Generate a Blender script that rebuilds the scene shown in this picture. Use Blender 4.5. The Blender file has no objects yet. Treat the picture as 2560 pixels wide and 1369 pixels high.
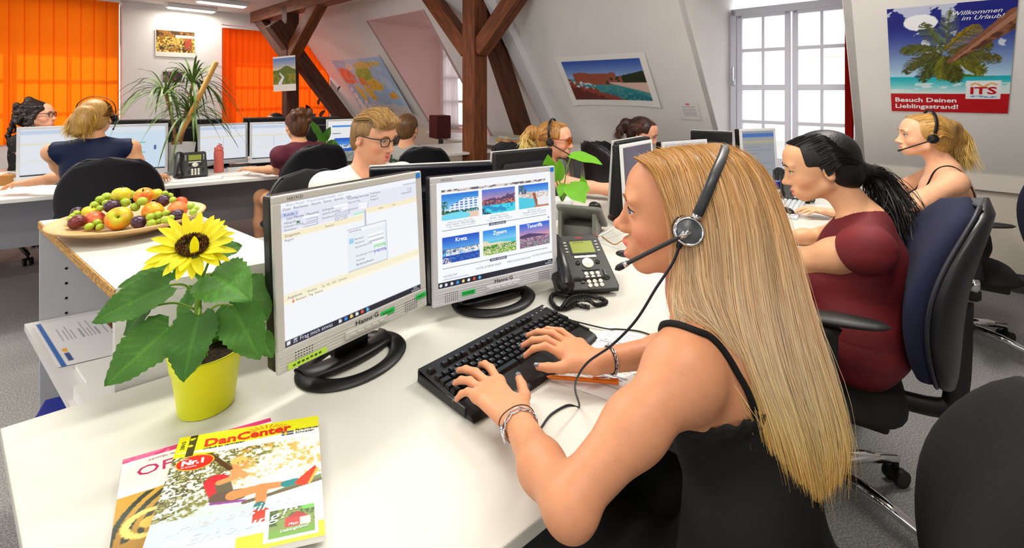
import bpy, bmesh, math, random
import numpy as np
from mathutils import Vector, Matrix, Quaternion, Euler

C = bpy.context.scene.collection
sc = bpy.context.scene
PI = math.pi
random.seed(7)
RNG = np.random.default_rng(7)

# ------------------------------------------------------------------ camera, sky, sun, exposure
EYE, HOR, FOC = 1.38, 225.0, 1150.0          # eye height, horizon row, focal length in px of the 2560 x 1369 frame
cd = bpy.data.cameras.new('camera')
cam = bpy.data.objects.new('camera', cd); C.objects.link(cam)
cam.location = (0, 0, EYE); cam.rotation_euler = (PI / 2, 0, 0)
cd.sensor_width = 36; cd.lens = 36 * FOC / 2560
cd.shift_y = -(684.5 - HOR) / 2560
cd.clip_start = 0.02; cd.clip_end = 200
sc.camera = cam

w = bpy.data.worlds.new('daylight'); sc.world = w; w.use_nodes = True
bg = w.node_tree.nodes['Background']
bg.inputs['Color'].default_value = (0.93, 0.96, 1.0, 1); bg.inputs['Strength'].default_value = 1.9

sd = bpy.data.lights.new('sun', 'SUN'); sd.energy = 2.6; sd.angle = math.radians(1.5); sd.color = (1, .95, .86)
sun = bpy.data.objects.new('sun', sd); C.objects.link(sun)
sun.rotation_euler = Vector((0.80, -0.42, -0.62)).to_track_quat('-Z', 'Y').to_euler()

sc.view_settings.view_transform = 'Standard'
sc.view_settings.look = 'None'
sc.view_settings.exposure = 0.52
sc.view_settings.gamma = 1.0
sc.view_settings.use_curve_mapping = False
sc.cycles.max_bounces = 7
sc.cycles.diffuse_bounces = 3
sc.cycles.transparent_max_bounces = 12
sc.cycles.sample_clamp_indirect = 8.0

# ------------------------------------------------------------------ helpers
def ray(px, py, Y):                     # pixel of the photograph + depth -> point
    return Vector(((px - 1280) / FOC * Y, Y, EYE - (py - HOR) / FOC * Y))
def onz(px, py, z):                     # pixel on a horizontal plane
    Y = FOC * (EYE - z) / (py - HOR)
    return Vector(((px - 1280) / FOC * Y, Y, z))
def lin(c):
    if isinstance(c, str):
        c = [int(c[i:i + 2], 16) / 255 for i in (0, 2, 4)]
    return tuple((x / 12.92 if x <= .04045 else ((x + .055) / 1.055) ** 2.4) for x in c[:3])
def lin_np(a):
    a = np.clip(a, 0, 1)
    return np.where(a <= .04045, a / 12.92, ((a + .055) / 1.055) ** 2.4)

MATS = {}
def mat(name, col, rough=.5, metal=0., noise=0., nscale=20., bump=0., bscale=60., emit=0., spec=.5, trans=0., stretch=None, attr=False, coat=0., alpha=1., sss=0., col2=None, ramp=(.35, .65), ior=1.45):
    if name in MATS: return MATS[name]
    m = bpy.data.materials.new(name); m.use_nodes = True; nt = m.node_tree
    b = nt.nodes['Principled BSDF']; L = nt.links.new
    c = (*lin(col), 1)
    b.inputs['Base Color'].default_value = c
    b.inputs['Roughness'].default_value = rough
    b.inputs['Metallic'].default_value = metal
    b.inputs['Specular IOR Level'].default_value = spec
    b.inputs['IOR'].default_value = ior
    b.inputs['Transmission Weight'].default_value = trans
    b.inputs['Coat Weight'].default_value = coat
    b.inputs['Alpha'].default_value = alpha
    if sss:
        b.inputs['Subsurface Weight'].default_value = sss
        b.inputs['Subsurface Radius'].default_value = (.012, .005, .003)
        b.inputs['Subsurface Scale'].default_value = 1.0
    src = None
    if attr:
        a = nt.nodes.new('ShaderNodeVertexColor'); a.layer_name = 'Col'; src = a.outputs['Color']
    co = nt.nodes.new('ShaderNodeTexCoord'); vec = co.outputs['Object']
    if stretch:
        mp = nt.nodes.new('ShaderNodeMapping'); mp.inputs['Scale'].default_value = stretch
        L(vec, mp.inputs['Vector']); vec = mp.outputs['Vector']
    if noise or col2:
        n = nt.nodes.new('ShaderNodeTexNoise'); n.inputs['Scale'].default_value = nscale; n.inputs['Detail'].default_value = 4
        L(vec, n.inputs['Vector'])
        mx = nt.nodes.new('ShaderNodeMix'); mx.data_type = 'RGBA'
        if col2:
            r = nt.nodes.new('ShaderNodeValToRGB'); r.color_ramp.elements[0].position = ramp[0]; r.color_ramp.elements[1].position = ramp[1]
            L(n.outputs['Fac'], r.inputs['Fac']); L(r.outputs['Color'], mx.inputs['Factor'])
            mx.inputs['A'].default_value = c; mx.inputs['B'].default_value = (*lin(col2), 1)
        else:
            mx.blend_type = 'MULTIPLY'; mx.inputs['Factor'].default_value = 1
            r = nt.nodes.new('ShaderNodeMapRange'); r.inputs['From Min'].default_value = .3; r.inputs['From Max'].default_value = .7
            r.inputs['To Min'].default_value = 1 - noise; r.inputs['To Max'].default_value = 1 + noise * .4
            L(n.outputs['Fac'], r.inputs['Value'])
            mx.inputs['A'].default_value = c; L(r.outputs['Result'], mx.inputs['B'])
            if src is not None: L(src, mx.inputs['A'])
        src = mx.outputs['Result']
    if src is not None: L(src, b.inputs['Base Color'])
    if bump:
        n2 = nt.nodes.new('ShaderNodeTexNoise'); n2.inputs['Scale'].default_value = bscale; n2.inputs['Detail'].default_value = 3
        L(vec, n2.inputs['Vector'])
        bp = nt.nodes.new('ShaderNodeBump'); bp.inputs['Strength'].default_value = bump; bp.inputs['Distance'].default_value = .002
        L(n2.outputs['Fac'], bp.inputs['Height']); L(bp.outputs['Normal'], b.inputs['Normal'])
    if emit:
        if src is not None: L(src, b.inputs['Emission Color'])
        else: b.inputs['Emission Color'].default_value = c
        b.inputs['Emission Strength'].default_value = emit
    MATS[name] = m
    return m

def thin_glass(name, tint=(1, 1, 1), gloss=.08):
    if name in MATS: return MATS[name]
    m = bpy.data.materials.new(name); m.use_nodes = True; nt = m.node_tree; nt.nodes.clear()
    o = nt.nodes.new('ShaderNodeOutputMaterial'); t = nt.nodes.new('ShaderNodeBsdfTransparent'); g = nt.nodes.new('ShaderNodeBsdfGlossy'); x = nt.nodes.new('ShaderNodeMixShader')
    t.inputs['Color'].default_value = (*lin(tint), 1); g.inputs['Roughness'].default_value = .03; x.inputs['Fac'].default_value = gloss
    nt.links.new(t.outputs[0], x.inputs[1]); nt.links.new(g.outputs[0], x.inputs[2]); nt.links.new(x.outputs[0], o.inputs['Surface'])
    MATS[name] = m; return m

def screen_mat(name, strength):         # a lit screen: emission from its printed colours under a little gloss
    if name in MATS: return MATS[name]
    m = mat(name, (0, 0, 0), .35, attr=True)
    nt = m.node_tree; b = nt.nodes['Principled BSDF']
    a = [n for n in nt.nodes if n.type == 'VERTEX_COLOR'][0]
    for l in list(b.inputs['Base Color'].links): nt.links.remove(l)
    b.inputs['Base Color'].default_value = (.02, .02, .02, 1)
    nt.links.new(a.outputs['Color'], b.inputs['Emission Color'])
    b.inputs['Emission Strength'].default_value = strength
    return m

class MB:
    """collects shapes into one mesh"""
    def __init__(self): self.v = []; self.f = []; self.m = []; self.s = []; self.c = {}
    def add(self, verts, faces, mi=0, smooth=False, T=None, col=None):
        o = len(self.v)
        if T is not None: verts = [T @ Vector(p) for p in verts]
        self.v.extend([tuple(p) for p in verts])
        for f in faces:
            self.f.append(tuple(o + i for i in f)); self.m.append(mi); self.s.append(smooth)
        if col is not None:
            for i in range(o, len(self.v)): self.c[i] = col
        return self
    def bm(self, b, mi=0, smooth=False, T=None, col=None):
        b.verts.index_update()
        self.add([v.co.copy() for v in b.verts], [[v.index for v in f.verts] for f in b.faces], mi, smooth, T, col); b.free(); return self
    def box(self, c, s, bev=0, mi=0, T=None, seg=2, smooth=False, col=None):
        b = bmesh.new(); bmesh.ops.create_cube(b, size=1)
        for v in b.verts: v.co = Vector((v.co.x * s[0] + c[0], v.co.y * s[1] + c[1], v.co.z * s[2] + c[2]))
        if bev: bmesh.ops.bevel(b, geom=list(b.edges), offset=min(bev, min(s) * .49), segments=seg, affect='EDGES', profile=.5)
        return self.bm(b, mi, smooth or bev > 0 and seg > 2, T, col)
    def bar(self, p0, p1, wx, wy, up=(0, 0, 1), bev=0, mi=0):    # square timber from p0 to p1
        p0 = Vector(p0); p1 = Vector(p1); d = p1 - p0; L = d.length; d.normalize()
        u = Vector(up); x = u.cross(d)
        if x.length < 1e-4: x = Vector((1, 0, 0)).cross(d)
        x.normalize(); y = d.cross(x)
        T = Matrix((x, y, d)).transposed().to_4x4(); T.translation = (p0 + p1) / 2
        return self.box((0, 0, 0), (wx, wy, L), bev, mi, T)
    def cyl(self, p0, p1, r0, r1=None, n=16, mi=0, smooth=True, caps=True, T=None, col=None):
        r1 = r0 if r1 is None else r1
        p0 = Vector(p0); p1 = Vector(p1); d = (p1 - p0).normalized()
        x = d.orthogonal().normalized(); y = d.cross(x)
        vs = []; fs = []
        for p, r in ((p0, r0), (p1, r1)):
            for i in range(n):
                a = 2 * PI * i / n; vs.append(p + x * (r * math.cos(a)) + y * (r * math.sin(a)))
        for i in range(n): j = (i + 1) % n; fs.append((i, j, n + j, n + i))
        self.add(vs, fs, mi, smooth, T, col)
        if caps: self.add(vs, [tuple(range(n - 1, -1, -1)), tuple(range(n, 2 * n))], mi, False, T, col)
        return self
    def tube(self, pts, r, n=8, mi=0, T=None, closed=False, flat=None, up=None, col=None):
        P = [Vector(p) for p in pts]; N = len(P)
        R = r if isinstance(r, (list, tuple)) else [r] * N
        vs = []; fs = []; ref = Vector(up) if up else None
        for i in range(N):
            t = (P[(i + 1) % N] - P[i - 1]) if (closed or 0 < i < N - 1) else (P[1] - P[0] if i == 0 else P[-1] - P[-2])
            t.normalize()
            if up: x = Vector(up) - t * t.dot(Vector(up)); x.normalize()
            else:
                if ref is None: ref = t.orthogonal()
                x = ref - t * ref.dot(t)
                if x.length < 1e-6: x = t.orthogonal()
                x.normalize(); ref = x
            y = t.cross(x)
            for k in range(n):
                a = 2 * PI * (k + .5) / n
                fx = flat or 1
                vs.append(P[i] + x * (R[i] * fx * math.cos(a)) + y * (R[i] * math.sin(a)))
        M_ = N if closed else N - 1
        for i in range(M_):
            for k in range(n):
                a = i * n + k; b = i * n + (k + 1) % n; j = (i + 1) % N
                fs.append((a, b, j * n + (k + 1) % n, j * n + k))
        if not closed:
            fs.append(tuple(range(n - 1, -1, -1))); fs.append(tuple((N - 1) * n + k for k in range(n)))
        return self.add(vs, fs, mi, True, T, col)
    def lathe(self, prof, n=32, mi=0, T=None, smooth=True, sx=1, sy=1, col=None):
        vs = []; fs = []
        for (r, z) in prof:
            for i in range(n):
                a = 2 * PI * i / n; vs.append((r * sx * math.cos(a), r * sy * math.sin(a), z))
        for k in range(len(prof) - 1):
            for i in range(n):
                j = (i + 1) % n; fs.append((k * n + i, k * n + j, (k + 1) * n + j, (k + 1) * n + i))
        if prof[0][0] > 1e-5: fs.append(tuple(range(n - 1, -1, -1)))
        if prof[-1][0] > 1e-5: fs.append(tuple((len(prof) - 1) * n + i for i in range(n)))
        return self.add(vs, fs, mi, smooth, T, col)
    def ball(self, c, r, n=16, m=10, mi=0, T=None, col=None):
        rr = (r, r, r) if not hasattr(r, '__len__') else r
        prof = []
        vs = []; fs = []
        for k in range(m + 1):
            th = PI * k / m
            for i in range(n):
                a = 2 * PI * i / n
                vs.append((c[0] + rr[0] * math.sin(th) * math.cos(a), c[1] + rr[1] * math.sin(th) * math.sin(a), c[2] - rr[2] * math.cos(th)))
        for k in range(m):
            for i in range(n):
                j = (i + 1) % n; fs.append((k * n + i, k * n + j, (k + 1) * n + j, (k + 1) * n + i))
        return self.add(vs, fs, mi, True, T, col)
    def prism(self, poly, z0, z1, mi=0, T=None, bev=0, smooth=False, col=None):
        if bev:
            b = bmesh.new(); vs = [b.verts.new((p[0], p[1], z0)) for p in poly]; f = b.faces.new(vs)
            r = bmesh.ops.extrude_face_region(b, geom=[f])
            for v in [g for g in r['geom'] if isinstance(g, bmesh.types.BMVert)]: v.co.z = z1
            bmesh.ops.recalc_face_normals(b, faces=b.faces)
            ed = [e for e in b.edges if len(e.link_faces) == 2 and abs(e.link_faces[0].normal.dot(e.link_faces[1].normal)) < .8 and abs(e.verts[0].co.z - e.verts[1].co.z) < 1e-6]
            bmesh.ops.bevel(b, geom=ed, offset=bev, segments=2, affect='EDGES', profile=.5)
            return self.bm(b, mi, smooth, T, col)
        n = len(poly)
        vs = [(p[0], p[1], z0) for p in poly] + [(p[0], p[1], z1) for p in poly]
        fs = [tuple(range(n - 1, -1, -1)), tuple(range(n, 2 * n))] + [(i, (i + 1) % n, n + (i + 1) % n, n + i) for i in range(n)]
        return self.add(vs, fs, mi, smooth, T, col)
    def grid(self, fn, nu, nv, mi=0, smooth=True, T=None, thick=0, col=None):
        P = [[Vector(fn(i / nu, j / nv)) for i in range(nu + 1)] for j in range(nv + 1)]
        vs = [p for row in P for p in row]
        fs = [(j * (nu + 1) + i, j * (nu + 1) + i + 1, (j + 1) * (nu + 1) + i + 1, (j + 1) * (nu + 1) + i) for j in range(nv) for i in range(nu)]
        if thick:
            o = len(vs); W = nu + 1
            for j in range(nv + 1):
                for i in range(nu + 1):
                    a = P[j][min(i + 1, nu)] - P[j][max(i - 1, 0)]; b = P[min(j + 1, nv)][i] - P[max(j - 1, 0)][i]
                    nrm = a.cross(b)
                    if nrm.length > 1e-12: nrm.normalize()
                    vs.append(P[j][i] - nrm * thick)
            fs += [tuple(reversed([o + q for q in f])) for f in fs]
            for i in range(nu):
                fs.append((i + 1, i, o + i, o + i + 1)); k = nv * W + i; fs.append((k, k + 1, o + k + 1, o + k))
            for j in range(nv):
                k = j * W; fs.append((k, k + W, o + k + W, o + k)); k = j * W + nu; fs.append((k + W, k, o + k, o + k + W))
        return self.add(vs, fs, mi, smooth, T, col)
    def text(self, s, size, T, mi=0, align='LEFT', shear=0, sx=1, bold=0, depth=.0002, spacing=1., col=None):
        cu = bpy.data.curves.new('t', 'FONT'); cu.body = s; cu.size = size; cu.align_x = align; cu.shear = shear; cu.offset = bold; cu.extrude = depth; cu.resolution_u = 2; cu.space_character = spacing
        ob = bpy.data.objects.new('t', cu); C.objects.link(ob)
        dg = bpy.context.evaluated_depsgraph_get(); me = ob.evaluated_get(dg).to_mesh()
        vs = [Vector((v.co.x * sx, v.co.y, v.co.z)) for v in me.vertices]; fs = [tuple(p.vertices) for p in me.polygons]
        self.add(vs, fs, mi, False, T, col)
        bpy.data.objects.remove(ob, do_unlink=True); bpy.data.curves.remove(cu)
        return self
    def build(self, name, mats, parent=None, loc=None, rot=None, auto=None, col0=None):
        me = bpy.data.meshes.new(name)
        me.from_pydata(self.v, [], self.f)
        if not isinstance(mats, (list, tuple)): mats = [mats]
        for m in mats: me.materials.append(m)
        me.polygons.foreach_set('material_index', self.m); me.polygons.foreach_set('use_smooth', self.s)
        if self.c or col0 is not None:
            a = me.color_attributes.new('Col', 'FLOAT_COLOR', 'POINT'); base = (*lin(col0 or (1, 1, 1)), 1)
            arr = np.tile(np.array(base, dtype=np.float32), (len(self.v), 1))
            for i, c in self.c.items(): arr[i, :3] = lin(c)
            a.data.foreach_set('color', arr.ravel())
        me.update()
        o = bpy.data.objects.new(name, me); C.objects.link(o)
        if parent is not None: o.parent = parent
        if loc is not None: o.location = loc
        if rot is not None: o.rotation_euler = rot
        return o

def np_mesh(name, V, F, mats, parent=None, smooth=True, col=None, loc=None):
    me = bpy.data.meshes.new(name); V = np.asarray(V, np.float32); F = np.asarray(F, np.int32); k = F.shape[1]
    me.vertices.add(len(V)); me.vertices.foreach_set('co', V.ravel())
    me.loops.add(F.size); me.loops.foreach_set('vertex_index', F.ravel())
    me.polygons.add(len(F)); me.polygons.foreach_set('loop_start', np.arange(0, F.size, k, dtype=np.int32))
    me.polygons.foreach_set('use_smooth', np.full(len(F), smooth))
    if not isinstance(mats, (list, tuple)): mats = [mats]
    for m in mats: me.materials.append(m)
    if col is not None:
        a = me.color_attributes.new('Col', 'FLOAT_COLOR', 'POINT')
        c4 = np.ones((len(V), 4), np.float32); c4[:, :3] = lin_np(np.asarray(col)); a.data.foreach_set('color', c4.ravel())
    me.update(calc_edges=True); me.validate()
    o = bpy.data.objects.new(name, me); C.objects.link(o)
    if parent is not None: o.parent = parent
    if loc is not None: o.location = loc
    return o

def tag(o, label=None, cat=None, group=None, kind=None):
    if label: o['label'] = label
    if cat: o['category'] = cat
    if group: o['group'] = group
    if kind: o['kind'] = kind
    return o
def thing(name, label, cat, loc=(0, 0, 0), rz=0, group=None):
    o = bpy.data.objects.new(name, None); C.objects.link(o); o.empty_display_size = .05
    o.location = loc; o.rotation_euler = (0, 0, rz)
    return tag(o, label, cat, group)
def struct(o): o['kind'] = 'structure'; return o
KIDS = {}
def dup(root, loc=None, rz=None, label=None, group=None, scale=None):
    def cp(o, par):
        c = o.copy(); C.objects.link(c)
        if par is not None: c.parent = par
        for ch in o.children: cp(ch, c)
        return c
    r = cp(root, None)
    if loc is not None: r.location = loc
    if rz is not None: r.rotation_euler = (0, 0, rz)
    if label: r['label'] = label
    if group: r['group'] = group
    if scale: r.scale = scale if hasattr(scale, '__len__') else (scale,) * 3
    return r
def rotz(a): return Matrix.Rotation(a, 4, 'Z')
def frame(o, x, y, z=None):                       # matrix from origin and axes
    x = Vector(x).normalized(); y = Vector(y); y = (y - x * y.dot(x)).normalized(); z = x.cross(y)
    T = Matrix((x, y, z)).transposed().to_4x4(); T.translation = Vector(o); return T
def smoothpath(pts, n=8, closed=False):           # Catmull-Rom
    P = [Vector(p) for p in pts]; out = []; N = len(P)
    for i in range(N if closed else N - 1):
        p0 = P[i - 1] if (i > 0 or closed) else P[0]; p1 = P[i]; p2 = P[(i + 1) % N]
        p3 = P[(i + 2) % N] if (closed or i + 2 < N) else P[-1]
        for k in range(n):
            t = k / n
            out.append(.5 * ((2 * p1) + (p2 - p0) * t + (2 * p0 - 5 * p1 + 4 * p2 - p3) * t * t + (3 * p1 - p0 - 3 * p2 + p3) * t ** 3))
    if not closed: out.append(P[-1])
    return out

# ---- flat prints painted with numpy onto a fine grid
def hash2(ix, iy, seed):
    h = np.sin(ix * 127.1 + iy * 311.7 + seed * 74.7) * 43758.5453
    return h - np.floor(h)
def vnoise(x, y, seed=0):
    ix = np.floor(x); iy = np.floor(y); fx = x - ix; fy = y - iy
    fx = fx * fx * (3 - 2 * fx); fy = fy * fy * (3 - 2 * fy)
    a = hash2(ix, iy, seed); b = hash2(ix + 1, iy, seed); c = hash2(ix, iy + 1, seed); d = hash2(ix + 1, iy + 1, seed)
    return (a * (1 - fx) + b * fx) * (1 - fy) + (c * (1 - fx) + d * fx) * fy
def fbm(x, y, seed=0, o=4):
    s = 0; a = .5; t = 0
    for i in range(o): s = s + a * vnoise(x * 2 ** i, y * 2 ** i, seed + i); t += a; a *= .5
    return s / t
class Paint:
    def __init__(self, nx, ny, base=(1, 1, 1), asp=1.):
        self.nx, self.ny = nx, ny
        u, v = np.meshgrid(np.linspace(0, 1, nx + 1), np.linspace(0, 1, ny + 1))
        self.u, self.v = u, v; self.a = asp                       # v up; asp = width / height
        self.c = np.zeros(u.shape + (3,)); self.c[:] = self.col(base)
    def col(self, c):
        if isinstance(c, str): return np.array([int(c[i:i + 2], 16) / 255 for i in (0, 2, 4)])
        return np.array(c, float)
    def put(self, mask, c, al=1.):
        c = c if isinstance(c, np.ndarray) and c.ndim == 3 else self.col(c)
        m = (np.asarray(mask, float) * al)[..., None]; self.c = self.c * (1 - m) + c * m; return self
    def rect(self, x0, y0, x1, y1): return (self.u >= x0) & (self.u <= x1) & (self.v >= y0) & (self.v <= y1)
    def ell(self, cx, cy, rx, ry): return ((self.u - cx) / rx) ** 2 + ((self.v - cy) / ry) ** 2 < 1
    def poly(self, pts):
        m = np.zeros(self.u.shape, bool); n = len(pts)
        for i in range(n):
            x0, y0 = pts[i]; x1, y1 = pts[(i + 1) % n]
            if y0 == y1: continue
            k = ((y0 > self.v) != (y1 > self.v)) & (self.u < (x1 - x0) * (self.v - y0) / (y1 - y0) + x0); m ^= k
        return m
    def seg(self, x0, y0, x1, y1, r, r1=None):
        a = self.a; dx = (x1 - x0) * a; dy = y1 - y0; t = np.clip((((self.u - x0) * a) * dx + (self.v - y0) * dy) / (dx * dx + dy * dy + 1e-12), 0, 1)
        d = np.hypot((self.u - x0) * a - t * dx, self.v - y0 - t * dy); r1 = r if r1 is None else r1
        return d < r + (r1 - r) * t
    def grad(self, c0, c1, y0=0, y1=1):
        t = np.clip((self.v - y0) / (y1 - y0), 0, 1)[..., None]; return self.col(c0) * (1 - t) + self.col(c1) * t
    def n(self, s, seed=0, o=4, sy=1.): return fbm(self.u * s * self.a, self.v * s * sy, seed, o)
    def build(self, name, fn, material, parent=None):               # fn(u,v) arrays -> xyz arrays
        X = fn(self.u, self.v); V = np.stack(X, -1).reshape(-1, 3)
        W = self.nx + 1; i, j = np.meshgrid(np.arange(self.nx), np.arange(self.ny)); k = (j * W + i).ravel()
        F = np.stack([k, k + 1, k + 1 + W, k + W], 1)
        return np_mesh(name, V, F, material, parent, smooth=True, col=self.c.reshape(-1, 3))
# ------------------------------------------------------------------ the room: gable wall, mansard wall, floor, ceiling
NX = Vector((.674, .738, 0)); BX = Vector((.738, -.674, 0))           # outward normal and run of the mansard wall
KD, KZ, LEAN, RC = 4.656, .75, .733, -8.3                             # knee wall distance, knee height, lean, gable corner
CEIL = 2.62
def W(d, r, z): return NX * d + BX * r + Vector((0, 0, z))
def sl(z): return KD - LEAN * max(0, z - KZ)                          # distance of the slope at height z
wallm = mat('wall paint', (.92, .905, .89), .85, noise=.03, nscale=3, bump=.12, bscale=260)
whitem = mat('white lacquer', (.93, .93, .94), .35)
pinklitm = mat('pink-lit wall paint', (.92, .77, .76), .8, bump=.1, bscale=200)  # pink light from a red curtain, put into the dormer wall colour
carpet = mat('carpet', (.49, .49, .49), .95, bump=.8, bscale=420, col2=(.68, .67, .65), nscale=190, ramp=(.42, .62))
woodm = mat('old timber', (.36, .17, .07), .55, stretch=(9, 9, 1.2), nscale=3.5, col2=(.53, .29, .13), bump=.5, bscale=9)
darkwood = mat('dark timber', (.25, .12, .06), .6, stretch=(9, 9, 1.2), nscale=3.5, col2=(.36, .19, .1), bump=.5, bscale=9)
skirtm = mat('skirting', (.25, .24, .24), .7)

struct(MB().box((-1.5, 3.5, -.05), (24, 18, .1)).build('floor', carpet))
# ceiling over the flat part of the room
q = [W(sl(CEIL) + .1, 4, 0), W(sl(CEIL) + .1, RC - .1, 0), W(-5, RC - .1, 0), W(-5, 4, 0)]
struct(MB().prism([(p.x, p.y) for p in q], CEIL, CEIL + .12).build('ceiling', wallm))
# gable wall with two blinded windows: pieces around the openings (d along NX at r = RC)
def gable_piece(name, d0, d1, z0, z1, th=.3, m=None):
    poly = [W(d0, RC, 0), W(d1, RC, 0), W(d1, RC - th, 0), W(d0, RC - th, 0)]
    return MB().prism([(p.x, p.y) for p in poly], z0, z1).build(name, m or wallm)
G1 = (-2.2, 1.07); G2 = (2.28, 4.05)
gw = MB()
for d0, d1, z0, z1 in ((-5, G1[0], 0, CEIL), (G1[0], G1[1], 0, .74), (G1[0], G1[1], 2.6, CEIL), (G1[1], G2[0], 0, CEIL), (G2[0], G2[1], 0, .8), (G2[0], G2[1], 2.42, CEIL), (G2[1], 5.2, 0, CEIL)):
    poly = [W(d0, RC, 0), W(d1, RC, 0), W(d1, RC - .3, 0), W(d0, RC - .3, 0)]
    gw.prism([(p.x, p.y) for p in poly], z0, z1)
bw_ = MB(); bw_.prism([tuple(W(d, r, 0)[:2]) for d, r in ((-5, 4), (5.2, 4), (5.2, 4.2), (-5, 4.2))], 0, CEIL); struct(bw_.build('wall_back_added', wallm))  # unseen wall added to shut out sky light from the right
bw_ = MB()  # unseen wall added, with an open band that lets fill light in
for z0, z1 in ((0, .85), (2.15, CEIL)): bw_.prism([tuple(W(d, r, 0)[:2]) for d, r in ((-5, 4.2), (-5.2, 4.2), (-5.2, RC - .3), (-5, RC - .3))], z0, z1)
struct(bw_.build('wall_front_added', wallm))
gable = struct(gw.build('wall_left', wallm))

def muntin_window(name, o, x, zdir, sash, rows, rail, depth=.05, m=None, par=None):
    """o: lower-left corner, x: unit run; sash = list of (x0,x1); rows = pane bands; -> window empty with frame, sashes, panes"""
    t = bpy.data.objects.new(name, None); C.objects.link(t); struct(t)
    z = Vector(zdir); n = Vector(x).cross(z)
    T = frame(o, x, z)
    glass = thin_glass('window glass', (1, 1, 1), .05)
    fm = m or whitem
    x0, x1 = sash[0][0] - .06, sash[-1][1] + .06; h = rows[-1][1] + .09
    f = MB()
    f.box(((x0 + x1) / 2, .035, 0), (x1 - x0, .07, .08), .006).box(((x0 + x1) / 2, h - .03, 0), (x1 - x0, .07, .08), .006)
    f.box((x0 + .025, h / 2, 0), (.05, h, .08), .006).box((x1 - .025, h / 2, 0), (.05, h, .08), .006)
    f.build('window_frame', fm, t).matrix_world = T
    for (a, b) in sash:
        s = MB()
        lo, hi = rows[0][0] - .04, rows[-1][1] + .04
        s.box((a + .02, (lo + hi) / 2, .01), (.045, hi - lo, .05), .005).box((b - .02, (lo + hi) / 2, .01), (.045, hi - lo, .05), .005)
        s.box(((a + b) / 2, lo + .02, .01), (b - a, .045, .05), .005).box(((a + b) / 2, hi - .02, .01), (b - a, .045, .05), .005)
        for i in range(len(rows) - 1):
            c = (rows[i][1] + rows[i + 1][0]) / 2; th = max(.02, rows[i + 1][0] - rows[i][1])
            s.box(((a + b) / 2, c, .01), (b - a - .04, th, .04), .004)
        s.box(((a + b) / 2, (lo + hi) / 2, .01), (.022, hi - lo - .03, .036), .004)
        so = s.build('sash', fm, t); so.matrix_world = T
        for (p, q) in rows:
            for k in (0, 1):
                c = a + (b - a) * (.27 if k == 0 else .73)
                g = MB().box((0, 0, 0), ((b - a) * .5, q - p + .02, .004)).build('pane', glass, so)
                g.location = (c, (p + q) / 2, .01)
    return t, T

# windows behind the blinds on the gable
gfm = mat('window frame grey white', (.8, .78, .76), .5)
for nm, (d0, d1), z0, z1 in (('window_1', G1, .74, 2.6), ('window_2', G2, .8, 2.42)):
    n = 3 if nm == 'window_1' else 2; L = (d1 - d0)
    sash = [(.06 + i * (L - .12) / n, .06 + (i + 1) * (L - .12) / n - .02) for i in range(n)]
    H = z1 - z0; rows = [(.1 + i * (H - .2) / 4, .1 + (i + 1) * (H - .2) / 4 - .03) for i in range(4)]
    muntin_window(nm, W(d0, RC - .2, z0), NX, (0, 0, 1), sash, rows, 0, m=gfm)

ev = MB(); ev.prism([tuple(W(d, r, 0)[:2]) for d, r in ((-5, RC - .31), (5.4, RC - .31), (5.4, RC - 1.15), (-5, RC - 1.15))], 2.66, 2.74); struct(ev.build('roof_eave', whitem))
# vertical blinds: translucent slats, each one a part
def translucent(name, col, tcol, fac=.6):
    m = bpy.data.materials.new(name); m.use_nodes = True; nt = m.node_tree; nt.nodes.clear()
    out = nt.nodes.new('ShaderNodeOutputMaterial'); d = nt.nodes.new('ShaderNodeBsdfDiffuse'); t = nt.nodes.new('ShaderNodeBsdfTranslucent'); mx = nt.nodes.new('ShaderNodeMixShader')
    d.inputs['Color'].default_value = (*lin(col), 1); t.inputs['Color'].default_value = (*lin(tcol), 1); mx.inputs['Fac'].default_value = fac
    nt.links.new(d.outputs[0], mx.inputs[1]); nt.links.new(t.outputs[0], mx.inputs[2]); nt.links.new(mx.outputs[0], out.inputs['Surface'])
    return m
orange = translucent('orange slat cloth', (.95, .42, .10), (1., .47, .06), .62)
redor = translucent('red orange slat cloth', (.93, .27, .08), (1., .36, .05), .62)
def blind(name, label, d0, d1, z0, z1, r, m, pitch, group):
    t = thing(name, label, 'blind', W(d0, r, z0), 0, group)
    H = z1 - z0
    rl = MB(); rl.bar(W(d0, r, z1 + .015) - W(d0, r, z0), W(d1, r, z1 + .015) - W(d0, r, z0), .05, .035)
    rl.build('head_rail', whitem, t)
    n = int((d1 - d0) / pitch); ws = pitch * 1.06
    def f(u, v): return (-.012 * math.sin(PI * u), (u - .5) * ws, v * H)
    proto = None
    ang = math.atan2(NX.y, NX.x) - PI / 2 + .10
    for i in range(n):
        p = NX * ((i + .5) * pitch)
        if proto is None:
            proto = MB().grid(f, 4, 1).build('slat', m, t); o = proto
        else:
            o = proto.copy(); C.objects.link(o); o.parent = t
        o.location = p; o.rotation_euler = (0, 0, ang + random.uniform(-.05, .05))
    return t
blind('vertical_blind', 'wide orange vertical blind at the far left behind the curly-haired woman', -1.9, 1.04, .72, 2.58, RC + .06, orange, .127, 'window blinds')
blind('vertical_blind', 'red-orange vertical blind left of the timber post with the landscape calendar', 2.27, 3.32, .80, 2.36, RC + .07, redor, .089, 'window blinds')
blind('vertical_blind', 'narrow red-orange vertical blind behind the slanting strut', 3.38, 4.05, .80, 2.36, RC + .07, redor, .089, 'window blinds')

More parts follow.
